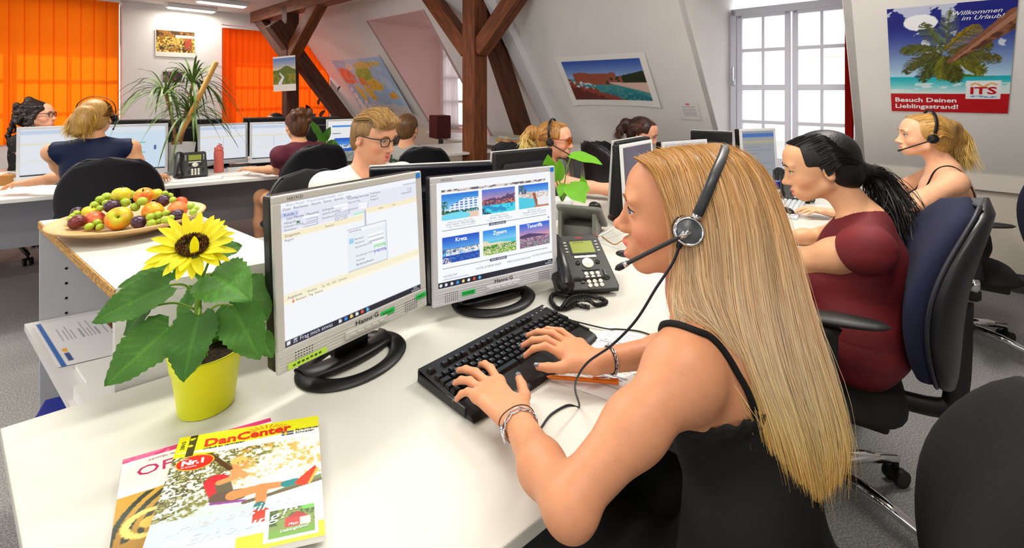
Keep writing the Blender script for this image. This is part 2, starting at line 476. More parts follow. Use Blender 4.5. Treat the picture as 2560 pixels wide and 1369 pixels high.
# mansard wall: knee wall plus slope, cut by two dormers
D1 = (-5.96, -4.68, 2.374, .70); D2 = (-1.475, -.44, 2.30, .66)        # r0, r1, top z, sill z
DW = 4.80                                                              # distance of the dormer windows
def slope_quad(mb, r0, r1, z0, z1, mi=0):
    th = .02
    a, b, c, d = W(sl(z0), r0, z0), W(sl(z0), r1, z0), W(sl(z1), r1, z1), W(sl(z1), r0, z1)
    o = NX * .14
    mb.add([a, b, c, d, a + o, b + o, c + o, d + o], [(0, 1, 2, 3), (7, 6, 5, 4), (0, 4, 5, 1), (2, 6, 7, 3), (1, 5, 6, 2), (0, 3, 7, 4)], mi)
ms = MB()
for r0, r1 in ((RC - .05, D1[0]), (D1[1], D2[0]), (D2[1], 4.0)):
    slope_quad(ms, r0, r1, KZ, CEIL + .1)
for D in (D1, D2):
    slope_quad(ms, D[0], D[1], D[2], CEIL + .1)
struct(ms.build('wall_right', wallm))
kn = MB()
for r0, r1, z1 in ((RC - .05, D1[0], KZ), (D1[0], D1[1], D1[3]), (D1[1], D2[0], KZ), (D2[0], D2[1], D2[3]), (D2[1], 4.0, KZ)):
    poly = [W(KD, r0, 0), W(KD, r1, 0), W(KD + .25, r1, 0), W(KD + .25, r0, 0)]
    kn.prism([(p.x, p.y) for p in poly], 0, z1)
struct(kn.build('wall_knee', mat('knee wall paint', (.84, .80, .74), .8)))
sk = MB(); sk.bar(W(KD - .012, RC, .05), W(KD - .012, 4, .05), .02, .1)
struct(sk.build('baseboard_right', skirtm))
lg = MB(); lg.bar(W(KD - .03, D2[1] + .02, KZ - .02), W(KD - .03, 4, KZ - .02), .035, .10)
struct(lg.build('trim_1', mat('ledge paint', (.86, .83, .79), .6)))
# dormer cheeks and roofs
for D, m in ((D1, pinklitm), (D2, wallm)):
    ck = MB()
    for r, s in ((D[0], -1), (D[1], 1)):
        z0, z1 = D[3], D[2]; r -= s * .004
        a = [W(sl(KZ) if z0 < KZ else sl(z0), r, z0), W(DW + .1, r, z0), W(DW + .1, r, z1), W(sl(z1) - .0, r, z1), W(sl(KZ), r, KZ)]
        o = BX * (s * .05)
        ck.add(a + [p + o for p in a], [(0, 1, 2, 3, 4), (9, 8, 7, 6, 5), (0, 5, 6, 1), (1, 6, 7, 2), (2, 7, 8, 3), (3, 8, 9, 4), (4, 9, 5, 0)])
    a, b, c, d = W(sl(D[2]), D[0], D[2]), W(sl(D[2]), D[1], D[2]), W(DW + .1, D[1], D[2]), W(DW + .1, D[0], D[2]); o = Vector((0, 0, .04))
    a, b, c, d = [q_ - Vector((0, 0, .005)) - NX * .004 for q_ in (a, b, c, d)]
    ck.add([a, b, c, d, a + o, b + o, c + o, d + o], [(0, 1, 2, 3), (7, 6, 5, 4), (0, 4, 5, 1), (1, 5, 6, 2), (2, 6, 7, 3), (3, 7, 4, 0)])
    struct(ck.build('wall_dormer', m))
    sill = MB(); sill.bar(W((KD + DW) / 2 - .05, D[0], D[3] + .012), W((KD + DW) / 2 - .05, D[1], D[3] + .012), DW - KD + .22, .03)
    so = struct(sill.build('trim_2', whitem))
rz_ = [(.754, 1.063), (1.095, 1.378), (1.43, 1.744), (1.774, 2.07)]
w2, T2 = muntin_window('window_3', W(DW, D2[0] + .01, .66), BX, (0, 0, 1), [(.07, .515), (.535, .975)], [(a - .66, b - .66) for a, b in rz_], 0, m=mat('window lacquer', (.86, .86, .9), .4))
hd = MB(); hd.box((.045, .80, .06), (.03, .07, .014), .006).box((.045, .875, .085), (.018, .15, .016), .007)
h = hd.build('window_handle', mat('steel', (.8, .8, .82), .25, 1), w2); h.matrix_world = T2
w1, T1 = muntin_window('window_4', W(DW, D1[0] + .02, .72), BX, (0, 0, 1), [(.07, .6), (.64, 1.17)], [(.12, .46), (.5, .84), (.88, 1.2), (1.24, 1.5)], 0, m=mat('pink-lit lacquer', (.93, .80, .76), .4))  # frame colour carries the same pink curtain light
hd = MB(); hd.box((.62, .86, .06), (.03, .07, .014), .006).box((.62, .92, .085), (.018, .15, .016), .007)
h = hd.build('window_handle', whitem, w1); h.matrix_world = T1

# white boxed rib next to the strut
rb = MB(); rb.bar(W(sl(.78) - .05, -3.42, .78), W(sl(2.6) - .05, -3.42, 2.6), .10, .16, up=BX); struct(rb.build('trim_3', whitem))

# ---- timber frame
def timber(name, label, parts, loc):
    t = thing(name, label, 'beam', loc)
    t['kind'] = 'structure'
    for nm, p0, p1, a, b, m in parts:
        L = Vector(p1) - Vector(p0)
        q = Vector(p1)-Vector(p0)
        mbx = MB().box((0, 0, q.length / 2), (a, b, q.length), .008)
        o = mbx.build(nm, m, t)
        zz = q.normalized(); up = BX if abs(zz.dot(BX)) < .9 else NX
        x = up.cross(zz).normalized(); y = zz.cross(x)
        Mx = Matrix((x, y, zz)).transposed().to_4x4(); Mx.translation = Vector(p0) - Vector(loc); o.matrix_local = Mx
    return t
PF = Vector((-.397, 4.9, 0)); PL = Vector((-3.13, 6.5, 0))
timber('timber_post', 'thick brown timber post with two braces in the middle of the office', [
    ('post', PF, PF + Vector((0, 0, 2.62)), .19, .19, woodm),
    ('brace', PF + Vector((0, 0, 1.80)) + BX * .08, PF + BX * .92 + Vector((0, 0, 2.60)), .15, .17, woodm),
    ('brace', PF + Vector((0, 0, 1.80)) - BX * .08, PF - BX * .90 + Vector((0, 0, 2.62)), .15, .17, woodm),
    ('strut', W(4.59, -3.62, 0), W(3.42, -3.62, 2.42), .17, .17, darkwood),
    ('purlin', PF - BX * 1.5 + Vector((0, 0, 2.72)), PF + BX * 4 + Vector((0, 0, 2.72)), .18, .16, woodm)], PF)
timber('timber_post', 'brown timber post with braces carrying the landscape calendar', [
    ('post', PL, PL + Vector((0, 0, 2.56)), .17, .17, darkwood),
    ('brace', PL + Vector((0, 0, 1.88)) + BX * .06, PL + BX * .98 + Vector((0, 0, 2.56)), .15, .17, woodm),
    ('brace', PL + Vector((0, 0, 1.84)) - BX * .06, PL - BX * 1.2 + Vector((0, 0, 2.52)), .14, .16, darkwood),
    ('strut', W(4.2, -6.69, 0), W(2.45, -6.69, 2.3), .19, .19, darkwood),
    ('purlin', PL - BX * 1.35 + Vector((0, 0, 2.54)), PL + BX * 1.75 + Vector((0, 0, 2.54)), .18, .17, woodm)], PL)

# ---- ceiling lights (area lamps in long fixtures; only the two slim ones are in view)
lampglow = mat('lamp diffuser', (1, .97, .9), .5, emit=6)
def ceiling_light(x, y, ang, label, L=1.15, energy=30):
    t = thing('ceiling_light', label, 'ceiling light', (x, y, CEIL), ang, 'long ceiling lights')
    MB().box((0, 0, -.03), (L, .17, .06), .01).build('housing', whitem, t)
    MB().box((0, 0, -.064), (L - .06, .13, .012), .004).build('diffuser', lampglow, t)
    ld = bpy.data.lights.new('lamp', 'AREA'); ld.shape = 'RECTANGLE'; ld.size = L - .06; ld.size_y = .13; ld.energy = energy; ld.color = (1, .96, .90)
    lo = bpy.data.objects.new('lamp', ld); C.objects.link(lo); lo.parent = t; lo.location = (0, 0, -.08)
an = math.atan2(NX.y, NX.x)
ceiling_light(-4.72, 6.78, an, 'slim ceiling light washing the wall above the night-market calendar', .62, 5)
ceiling_light(-4.0, 6.35, an, 'second slim ceiling light nearer to the timber post', .62, 6)
for (x, y, e, l) in ((-2.9, 3.4, 26, 'over the far white desks'), (-.9, 1.9, 22, 'over the man in the white T-shirt'), (.4, .2, 11, 'over the front chair'), (1.3, 1.9, 26, 'over the woman in burgundy'), (-1.9, .3, 11, 'over the open shelf cabinet'), (-4.8, 2.6, 22, 'at the far left'), (-.6, -1.2, 8, 'behind the front desk')):
    ceiling_light(x, y, math.radians(39), 'unseen added ceiling light ' + l, 1.2, e)  # unseen lamps added to fill the room with light
# ------------------------------------------------------------------ desks and cabinet
DZ = .73
desktop = mat('white desk laminate', (.84, .83, .79), .38, noise=.02, nscale=4, bump=.05, bscale=700, spec=.4)
desktop2 = mat('far desk laminate', (.91, .90, .88), .42)
edgem = mat('desk edge band', (.80, .79, .75), .5)
greym = mat('grey steel', (.40, .40, .41), .45, .3)
panelm = mat('grey panel', (.62, .62, .64), .6)
blackm = mat('black plastic', (.045, .045, .05), .42)
blackm2 = mat('black matt plastic', (.06, .06, .065), .6)
silverm = mat('silver plastic', (.78, .78, .76), .35, .12)
silver2 = mat('cool silver plastic', (.83, .84, .86), .35, .1)
chrome = mat('chrome', (.85, .85, .85), .08, 1)
paperm = mat('paper', (.95, .94, .92), .7)
E1 = Vector((.777, .629, 0)); E2 = Vector((-.629, .777, 0)); N0 = Vector((.0426, .699, 0))
def RW(s, t, z=0): return N0 + E1 * s + E2 * t + Vector((0, 0, z))

def desk(label, poly, legs, group='white office desks', m=None, panels=()):
    c = sum((Vector((p[0], p[1], 0)) for p in poly), Vector()) / len(poly)
    t = thing('desk', label, 'desk', (c.x, c.y, 0), 0, group)
    pl = [(p[0] - c.x, p[1] - c.y) for p in poly]
    MB().prism(pl, DZ - .025, DZ, bev=.003).build('desk_top', m or desktop, t)
    for p in legs:
        q = (p[0] - c.x, p[1] - c.y)
        l = MB().box((q[0], q[1], .36), (.06, .06, .69), .006); l.build('leg', greym, t)
        d = (Vector((-q[0], -q[1], 0))).normalized() * .0
    for (a, b) in panels:
        a = Vector(a) - c; b = Vector(b) - c
        MB().bar((a.x, a.y, .52), (b.x, b.y, .52), .02, .36).build('modesty_panel', panelm, t)
    return t
P = lambda v: (v.x, v.y)
A0 = Vector((-.985, .885, 0)); C0 = Vector((-.353, .379, 0))
desk('large white desk in front holding sunflower, keyboard and two monitors', [P(A0), P(C0), P(RW(1.05, 0)), P(RW(1.05, .79))], [P(RW(.95, .1)), P(RW(.95, .7)), P(A0 + (C0 - A0) * .15 + E1 * .1), P(A0 + (C0 - A0) * .85 + E1 * .1)])
desk('white desk where the woman in burgundy types', [P(RW(1.055, .075)), P(RW(2.55, .075)), P(RW(2.55, .79)), P(RW(1.055, .79))], [P(RW(1.15, .2)), P(RW(1.15, .7)), P(RW(2.45, .2)), P(RW(2.45, .7))])
desk('white desk in front of the blonde woman under the palm poster', [P(RW(2.555, .075)), P(RW(3.6, .075)), P(RW(3.6, .79)), P(RW(2.555, .79))], [P(RW(2.65, .2)), P(RW(3.5, .2)), P(RW(2.65, .7)), P(RW(3.5, .7))])
desk('white desk of the man in the white T-shirt', [P(RW(.0, .795)), P(RW(1.30, .795)), P(RW(1.30, 1.5)), P(RW(.0, 1.5))], [P(RW(.1, .9)), P(RW(1.2, .9)), P(RW(.1, 1.4)), P(RW(1.2, 1.4))])
desk('white desk of the woman with orange glasses', [P(RW(1.305, .795)), P(RW(2.55, .795)), P(RW(2.55, 1.5)), P(RW(1.305, 1.5))], [P(RW(1.4, .9)), P(RW(2.45, .9)), P(RW(1.4, 1.4)), P(RW(2.45, 1.4))])
desk('white desk under the dark-haired woman by the beach poster', [P(RW(2.555, .795)), P(RW(3.6, .795)), P(RW(3.6, 1.5)), P(RW(2.555, 1.5))], [P(RW(2.65, .9)), P(RW(3.5, .9)), P(RW(2.65, 1.4)), P(RW(3.5, 1.4))])
# cable holes in the desk tops
for (px, py) in ((1417, 572), (1563, 634)):
    p = onz(px, py, DZ + .002)
    tag(MB().lathe([(.036, -.001), (.036, .002), (.03, .003), (.029, .0005), (0, .0005)], 20).build('cable_grommet', blackm, loc=p), 'round black cable hole cover ' + ('behind the right-hand monitor' if px < 1500 else 'beside the mouth of the front woman'), 'grommet')
# far row on the left
F0 = Vector((-3.03, 2.72, 0)); FD = Vector((.855, .519, 0)); FN = Vector((-.519, .855, 0))
def FW(s, t, z=0): return F0 + FD * s + FN * t + Vector((0, 0, z))
desk('far white desk of the woman in the navy top', [P(FW(-1.2, 0)), P(FW(.72, 0)), P(FW(.72, .78)), P(FW(-1.2, .78))], [P(FW(-1.1, .6)), P(FW(.62, .35))], 'far white desks', desktop2, [(FW(-1.15, .4), FW(.45, .4))])
desk('far white desk with the pink bottle and twin monitors', [P(FW(.725, 0)), P(FW(1.75, 0)), P(FW(1.75, .78)), P(FW(.725, .78))], [P(FW(.80, .35)), P(FW(1.65, .5))], 'far white desks', desktop2, [(FW(.8, .4), FW(1.7, .4))])
desk('far white desk behind the twin monitors by the blinds', [P(FW(-1.2, .79)), P(FW(1.75, .79)), P(FW(1.75, 1.57)), P(FW(-1.2, 1.57))], [P(FW(-1.1, 1.2)), P(FW(1.65, 1.2))], 'far white desks', desktop2)
desk('far white desk below the world map', [P(FW(1.76, .45)), P(FW(3.6, .45)), P(FW(3.6, 1.3)), P(FW(1.76, 1.3))], [P(FW(1.86, .9)), P(FW(3.5, .9))], 'far white desks', desktop2)
# window desk beyond the post (papers and boxes)
desk('low white side desk by the knee wall behind the woman with orange glasses', [P(W(4.0, -5.2, 0)), P(W(4.0, -2.7, 0)), P(W(4.62, -2.7, 0)), P(W(4.62, -5.2, 0))], [P(W(4.1, -5.1, 0)), P(W(4.1, -2.8, 0))], 'far white desks', desktop2)

# ---- open cabinet with a chipboard edge
CT = .945
NL = onz(287, 722, CT); FL = onz(97, 552, CT); NR = onz(753, 641, CT); FR = FL + (NR - NL)
chip = mat('raw chipboard', (.62, .42, .20), .9, nscale=160, col2=(.86, .68, .40), bump=.6, bscale=200, ramp=(.4, .6))
cabin = mat('grey cabinet board', (.70, .70, .71), .55)
cabw = mat('cabinet front white', (.88, .87, .86), .45)
cab = thing('cabinet', 'open shelf cabinet with raw chipboard top edge under the fruit bowl', 'cabinet', (NL.x, NL.y, 0))
o0 = Vector((NL.x, NL.y, 0)); ax = (NR - NL); ay = (FL - NL); ax.z = ay.z = 0
def cq(mb, x0, x1, y0, y1, z0, z1, mi=0):     # skewed box in the cabinet's own axes (fractions)
    mb.prism([tuple((ax * x + ay * y)[:2]) for x, y in ((x0, y0), (x1, y0), (x1, y1), (x0, y1))], z0, z1, mi); return mb
tp = MB(); cq(tp, 0.004, 1, 0, 1, CT - .026, CT); tp.build('cabinet_top', desktop, cab)
ed = MB(); cq(ed, -.006, .003, 0, 1, CT - .026, CT - .0015); ed.build('chipboard_edge', chip, cab)
s = MB(); cq(s, 0, 1, 0, .02, 0, CT - .027); s.build('side_panel', cabw, cab)
s = MB(); cq(s, 0, 1, .975, .995, 0, CT - .027); far_side = s.build('side_panel', cabin, cab)
s = MB(); cq(s, .97, .99, .02, .975, 0, CT - .027); s.build('back_panel', cabin, cab)
hole = mat('drilled hole', (.05, .05, .05), .9)
d = ay.normalized()
hn = (ax.normalized() - d * ax.normalized().dot(d)).normalized()
hp = None
for i in range(11):
    z = .88 - i * .05
    p = ax * .17 + ay * .9745
    b = MB().cyl((0, 0, 0), tuple(-d * .002), .004, n=10) if hp is None else None
    if hp is None: hp = b.build('shelf_hole', hole, far_side); hp.location = (p.x, p.y, z)
    else:
        c = hp.copy(); C.objects.link(c); c.parent = far_side; c.location = (p.x, p.y, z)
for z in (.62, .10):
    s = MB(); cq(s, -.10 if z > .5 else .0, .965, .022, .972, z - .022, z); s.build('shelf', cabw, cab)
# things on the shelf, and the blue box file below
def sheet(name, label, cat, pts, z, th, m, group=None, bev=0):
    c = sum((Vector((p[0], p[1], 0)) for p in pts), Vector()) / len(pts)
    o = MB().prism([(p[0] - c.x, p[1] - c.y) for p in pts], 0, th).build(name, m, loc=(c.x, c.y, z))
    return tag(o, label, cat, group)
def cpt(x, y): q = o0 + ax * x + ay * y; return (q.x, q.y)
pr = Paint(60, 90, (.93, .92, .92), .7)
for i in range(22):
    y = .92 - i * .036
    if i % 6 == 5: continue
    pr.put(pr.rect(.08 + .42 * (i > 9), y, .40 + .1 * math.sin(i * 3) + .42 * (i > 9) * .9, y + .012), (.66, .66, .69))
pr.put(pr.rect(.55, .62, 1, 1), (.48, .28, .16)); pr.put(pr.rect(.6, .70, .95, .95) & (pr.n(9, 3) > .5), (.88, .76, .6)); pr.put(pr.poly([(.62, .7), (.8, .95), (.95, .7)]), (.3, .12, .08))
pr.put(pr.rect(0, .03, 1, .07), (.18, .42, .72)); pr.put(pr.ell(.3, .13, .05, .025), (.95, .7, .2)); pr.put(pr.rect(.08, .11, .24, .15), (.2, .3, .55))
printm = mat('printed paper', (1, 1, 1), .5, attr=True)
glossm = mat('glossy print', (1, 1, 1), .38, attr=True, spec=.5)
def flat_quad(c00, c10, c11, c01, z):           # corners bottom-left, bottom-right, top-right, top-left
    c = [np.array(p)[:2] for p in (c00, c10, c11, c01)]
    def fn(u, v):
        x = (1 - u) * (1 - v) * c[0][0] + u * (1 - v) * c[1][0] + u * v * c[2][0] + (1 - u) * v * c[3][0]
        y = (1 - u) * (1 - v) * c[0][1] + u * (1 - v) * c[1][1] + u * v * c[2][1] + (1 - u) * v * c[3][1]
        return x, y, np.full_like(x, z)
    return fn
tag(pr.build('brochure', flat_quad(cpt(-.06, .50), cpt(-.06, .93), cpt(.62, .93), cpt(.62, .50), .6225), printm), 'printed leaflet with a small brown photo lying on the cabinet shelf', 'leaflet')
sheet('paper_pad', 'white paper pad at the near end of the cabinet shelf', 'paper', [cpt(-.07, .05), cpt(.75, .05), cpt(.75, .27), cpt(-.07, .27)], .621, .03, paperm)
sheet('paper_stack', 'loose white papers in the middle of the cabinet shelf', 'paper', [cpt(.02, .28), cpt(.8, .30), cpt(.7, .48), cpt(.02, .46)], .621, .012, paperm)
bx = thing('box_file', 'blue box file standing in the lower cabinet compartment', 'file', (*cpt(.1, .80), .101))
bl = mat('blue card', (.07, .16, .62), .5)
MB().box((.07, 0, .15), (.26, .10, .30), .004, T=rotz(math.atan2(ax.y, ax.x))).build('case', bl, bx)
MB().box((-.062, 0, .13), (.003, .06, .16), 0, T=rotz(math.atan2(ax.y, ax.x))).build('label_card', paperm, bx)
# ------------------------------------------------------------------ fruit bowl
bc = onz(328, 572, CT); bc.z = CT
bowl = thing('fruit_bowl', 'shallow wooden fruit bowl on the cabinet', 'bowl', bc)
bwood = mat('pale turned wood', (.78, .60, .38), .5, nscale=6, col2=(.86, .70, .48), stretch=(1, 1, 12))
MB().lathe([(0, .004), (.085, .0), (.09, .006), (.16, .022), (.193, .036), (.196, .041), (.190, .043), (.15, .028), (.08, .014), (0, .012)], 48).build('dish', bwood, bowl)
MB().lathe([(.10, 0), (.104, .003), (.104, .011), (.09, .012)], 40).build('foot_ring', bwood, bowl)
FR_ = []
def frt(zx, zy, ry, kind): FR_.append([zx * .4383, 440 + zy * .4383, ry * .4383, kind])
for a in ((680, 243, 60, 'apple'), (535, 252, 50, 'nect'), (868, 205, 50, 'apple2'), (1012, 193, 47, 'peach'), (1033, 148, 30, 'red'), (692, 108, 42, 'apple3'), (822, 116, 45, 'apple2'), (888, 104, 30, 'apple3'), (505, 208, 32, 'apple3'),
          (640, 172, 36, 'plum'), (930, 142, 34, 'plum'), (790, 262, 35, 'plum'), (437, 262, 37, 'plumred'), (440, 205, 28, 'plum'), (1010, 222, 32, 'plum')): frt(*a)
GR = [(0, 508, 288, 20), (0, 555, 265, 19), (0, 570, 290, 18), (1, 437, 212, 17), (1, 400, 246, 15), (1, 412, 226, 14), (2, 540, 165, 22), (2, 570, 185, 18), (2, 607, 120, 25), (2, 570, 133, 19), (2, 602, 152, 16), (3, 715, 150, 24), (3, 740, 105, 24), (3, 772, 176, 23), (3, 812, 143, 23), (3, 712, 98, 18),
      (4, 940, 99, 15), (4, 968, 112, 16), (4, 986, 136, 17), (5, 857, 232, 20), (5, 865, 269, 22), (5, 902, 222, 21), (5, 903, 260, 17), (5, 947, 210, 17), (5, 948, 250, 21), (5, 975, 238, 16), (6, 1088, 172, 19), (6, 1102, 205, 19), (6, 1116, 186, 15)]
for g in GR: FR_.append([g[1] * .4383, 440 + g[2] * .4383, g[3] * .4383, 'g%d' % g[0]])
pos = []
for f in FR_:
    t = (f[1] - 440) / .4383
    Y = 1.475 - .11 * (t - 100) / 190
    pos.append(Y)
for it in range(30):                            # settle along the line of sight so that no two fruits share room
    for i in range(len(FR_)):
        for j in range(i):
            a = ray(FR_[i][0], FR_[i][1], pos[i]); b = ray(FR_[j][0], FR_[j][1], pos[j])
            r = (FR_[i][2] * pos[i] + FR_[j][2] * pos[j]) / FOC * 1.03
            dd = (a - b).length
            if dd < r:
                s = 1 if pos[i] > pos[j] else -1; e = (r - dd) * .35
                ki = .35 if FR_[i][3][0] != 'g' else .65
                pos[i] += s * e * ki; pos[j] -= s * e * (1 - ki)
def fruit_mat(name, c1, c2, sc_=4, rough=.35):
    return mat(name, c1, rough, nscale=sc_ * 6, col2=c2, ramp=(.38, .66), spec=.5, coat=.15)
fmats = {'apple': fruit_mat('apple skin', (.76, .80, .16), (.90, .46, .12)), 'apple2': fruit_mat('ripe apple skin', (.95, .72, .16), (.90, .34, .10)), 'apple3': fruit_mat('yellow apple skin', (.93, .85, .22), (.86, .80, .2)),
         'nect': fruit_mat('nectarine skin', (.80, .26, .20), (.90, .52, .26)), 'peach': fruit_mat('peach skin', (.93, .42, .24), (.95, .62, .3), rough=.6), 'red': fruit_mat('red nectarine skin', (.85, .16, .10), (.93, .42, .16)),
         'plum': fruit_mat('plum skin', (.20, .09, .16), (.34, .22, .32)), 'plumred': fruit_mat('red plum skin', (.36, .09, .12), (.5, .2, .2)), 'grape': mat('grape skin', (.66, .76, .22), .22, spec=.6, noise=.15, nscale=60, sss=.2)}
fnames = {'apple': 'apple', 'apple2': 'apple', 'apple3': 'apple', 'nect': 'nectarine', 'peach': 'peach', 'red': 'nectarine', 'plum': 'plum', 'plumred': 'plum'}
flab = ['green-yellow apple with orange blush at the front of the fruit bowl', 'dark red nectarine at the left front of the fruit bowl', 'orange-yellow apple right of the big green apple', 'orange peach at the right of the fruit bowl', 'small red nectarine behind the orange peach', 'yellow apple on top left of the fruit heap', 'orange-red apple on top of the fruit heap', 'yellow apple at the back right of the fruit heap', 'small yellow apple behind the dark red nectarine',
        'dark plum in the middle between the grapes', 'dark plum on top beside the orange-red apple', 'dark plum at the front right of the green apple', 'red plum at the left rim of the bowl', 'dark plum at the far left behind the grapes', 'dark plum beneath the orange peach']
stem_m = mat('fruit stem', (.25, .16, .08), .8)
k = 0; bunch = {}
for f, Y in zip(FR_, pos):
    p = ray(f[0], f[1], Y); r = f[2] * Y / FOC * 1.06
    kd = f[3]
    if kd[0] == 'g':
        if kd not in bunch:
            bunch[kd] = thing('grape_bunch', ['green grapes before the dark red nectarine', 'green grapes on the far left rim of the bowl', 'green grapes climbing the left of the fruit heap', 'green grapes on top in the centre of the heap', 'green grapes on top right beside the plum', 'green grapes at the front right above the sunflower', 'green grapes on the far right of the bowl'][int(kd[1])], 'grapes', p, 0, 'bunches of green grapes')
        g = MB().ball((0, 0, 0), (r * 1.12, r * .98, r * .98), 14, 10).build('grape', fmats['grape'], bunch[kd])
        g.location = p - bunch[kd].location; g.rotation_euler = (0, random.uniform(-.5, .5), random.uniform(0, 6))
        continue
    nm = fnames[kd]
    t = thing(nm, flab[k], nm, p, random.uniform(0, 6), {'plum': 'plums in the bowl', 'apple': 'apples in the bowl', 'nectarine': 'nectarines in the bowl', 'peach': None}[nm]); k += 1
    if nm == 'apple':
        prof = [(0, -.80 * r), (.25 * r, -.88 * r), (.6 * r, -.74 * r), (.92 * r, -.3 * r), (1.02 * r, .12 * r), (.92 * r, .55 * r), (.62 * r, .84 * r), (.3 * r, .90 * r), (.1 * r, .78 * r), (0, .62 * r)]
        prof = [(max(0, x.x), x.z) for x in smoothpath([(a, 0, b) for a, b in prof], 3)]; prof[0] = (0, prof[0][1]); prof[-1] = (0, prof[-1][1])
        tilt = Matrix.Rotation(random.uniform(-1.4, 1.4), 4, 'X')
        if k == 1: tilt = rotz(-t.rotation_euler.z) @ rotz(.55) @ Matrix.Rotation(1.15, 4, 'X')
        MB().lathe(prof, 28, T=tilt).build('flesh', fmats[kd], t)
        MB().tube([tilt @ Vector((0, 0, .6 * r)), tilt @ Vector((.05 * r, 0, .85 * r)), tilt @ Vector((.16 * r, 0, 1.12 * r))], .0016, 6).build('stem', stem_m, t)
    else:
        s = (1.12, .96, .95) if nm == 'plum' else (1.04, 1., .95)
        def sk_(u, v, r=r, s=s):
            a = 2 * PI * u; th = PI * v; cr = 1 - .07 * math.exp(-(min(u, 1 - u) * 14) ** 2) * math.sin(th)
            return (r * s[0] * cr * math.sin(th) * math.cos(a), r * s[1] * math.sin(th) * math.sin(a), r * s[2] * -math.cos(th))
        MB().grid(sk_, 30, 16).build('flesh', fmats[kd], t, rot=(random.uniform(-.6, .6), random.uniform(-.6, .6), 0))
        MB().cyl((0, 0, .93 * r * s[2]), (0, 0, 1.02 * r * s[2]), .0018, n=6).build('stem', stem_m, t)

# ------------------------------------------------------------------ sunflower in a yellow pot
pc = onz(517, 1012, DZ); pc.z = DZ
pot = thing('potted_sunflower', 'blooming sunflower in a bright yellow plastic pot on the front desk', 'plant', pc)
yel = mat('yellow pot plastic', (.96, .98, .07), .35, spec=.4)
prof = [(0, .004), (.044, .004), (.047, .0), (.050, .002), (.0605, .088), (.0635, .090), (.0665, .114), (.0672, .117), (.0655, .1185), (.063, .117), (.060, .098), (.056, .09), (0, .088)]
MB().lathe(prof, 40).build('pot', yel, pot)
soil = MB()
def so(u, v):
    a = 2 * PI * u; r = .0595 * v
    x, y = r * math.cos(a), r * math.sin(a)
    return (x, y, .100 + .008 * float(fbm(np.array(x * 160 + 9), np.array(y * 160 + 9), 3)) - .004 * v)
soil.grid(so, 40, 14); soil.build('soil', mat('potting soil', (.13, .09, .06), .95, bump=1., bscale=180, col2=(.26, .18, .11), nscale=140), pot)
stemm = mat('sunflower stem', (.50, .66, .22), .6, bump=.2, bscale=200)
def L_(px, py, Y): return ray(px, py, Y) - pc
top = L_(492, 660, .925)
st = [Vector((0, 0, .095)), L_(500, 860, .94), L_(495, 760, .93), L_(505, 700, .93), top]
MB().tube(smoothpath(st, 5), [.0062] * 21, 10).build('stem', stemm, pot)
leafm = bpy.data.materials.new('sunflower leaf'); leafm.use_nodes = True
def leaf_material(m, c1, c2, tr=.35):
    nt = m.node_tree; nt.nodes.clear(); out = nt.nodes.new('ShaderNodeOutputMaterial'); p = nt.nodes.new('ShaderNodeBsdfPrincipled'); t = nt.nodes.new('ShaderNodeBsdfTranslucent'); mx = nt.nodes.new('ShaderNodeMixShader')
    a = nt.nodes.new('ShaderNodeVertexColor'); a.layer_name = 'Col'; n = nt.nodes.new('ShaderNodeTexNoise'); n.inputs['Scale'].default_value = 45; n.inputs['Detail'].default_value = 5
    mi = nt.nodes.new('ShaderNodeMix'); mi.data_type = 'RGBA'; mi.inputs['A'].default_value = (*lin(c1), 1); mi.inputs['B'].default_value = (*lin(c2), 1)
    nt.links.new(n.outputs['Fac'], mi.inputs['Factor'])
    mu = nt.nodes.new('ShaderNodeMix'); mu.data_type = 'RGBA'; mu.blend_type = 'MULTIPLY'; mu.inputs['Factor'].default_value = 1
    nt.links.new(mi.outputs['Result'], mu.inputs['A']); nt.links.new(a.outputs['Color'], mu.inputs['B'])
    nt.links.new(mu.outputs['Result'], p.inputs['Base Color']); nt.links.new(mu.outputs['Result'], t.inputs['Color']); p.inputs['Roughness'].default_value = .5
    b = nt.nodes.new('ShaderNodeBump'); b.inputs['Strength'].default_value = .35; b.inputs['Distance'].default_value = .003; nt.links.new(n.outputs['Fac'], b.inputs['Height']); nt.links.new(b.outputs['Normal'], p.inputs['Normal'])
    mx.inputs['Fac'].default_value = tr; nt.links.new(p.outputs[0], mx.inputs[1]); nt.links.new(t.outputs[0], mx.inputs[2]); nt.links.new(mx.outputs[0], out.inputs['Surface'])
leaf_material(leafm, (.17, .38, .11), (.36, .58, .18))
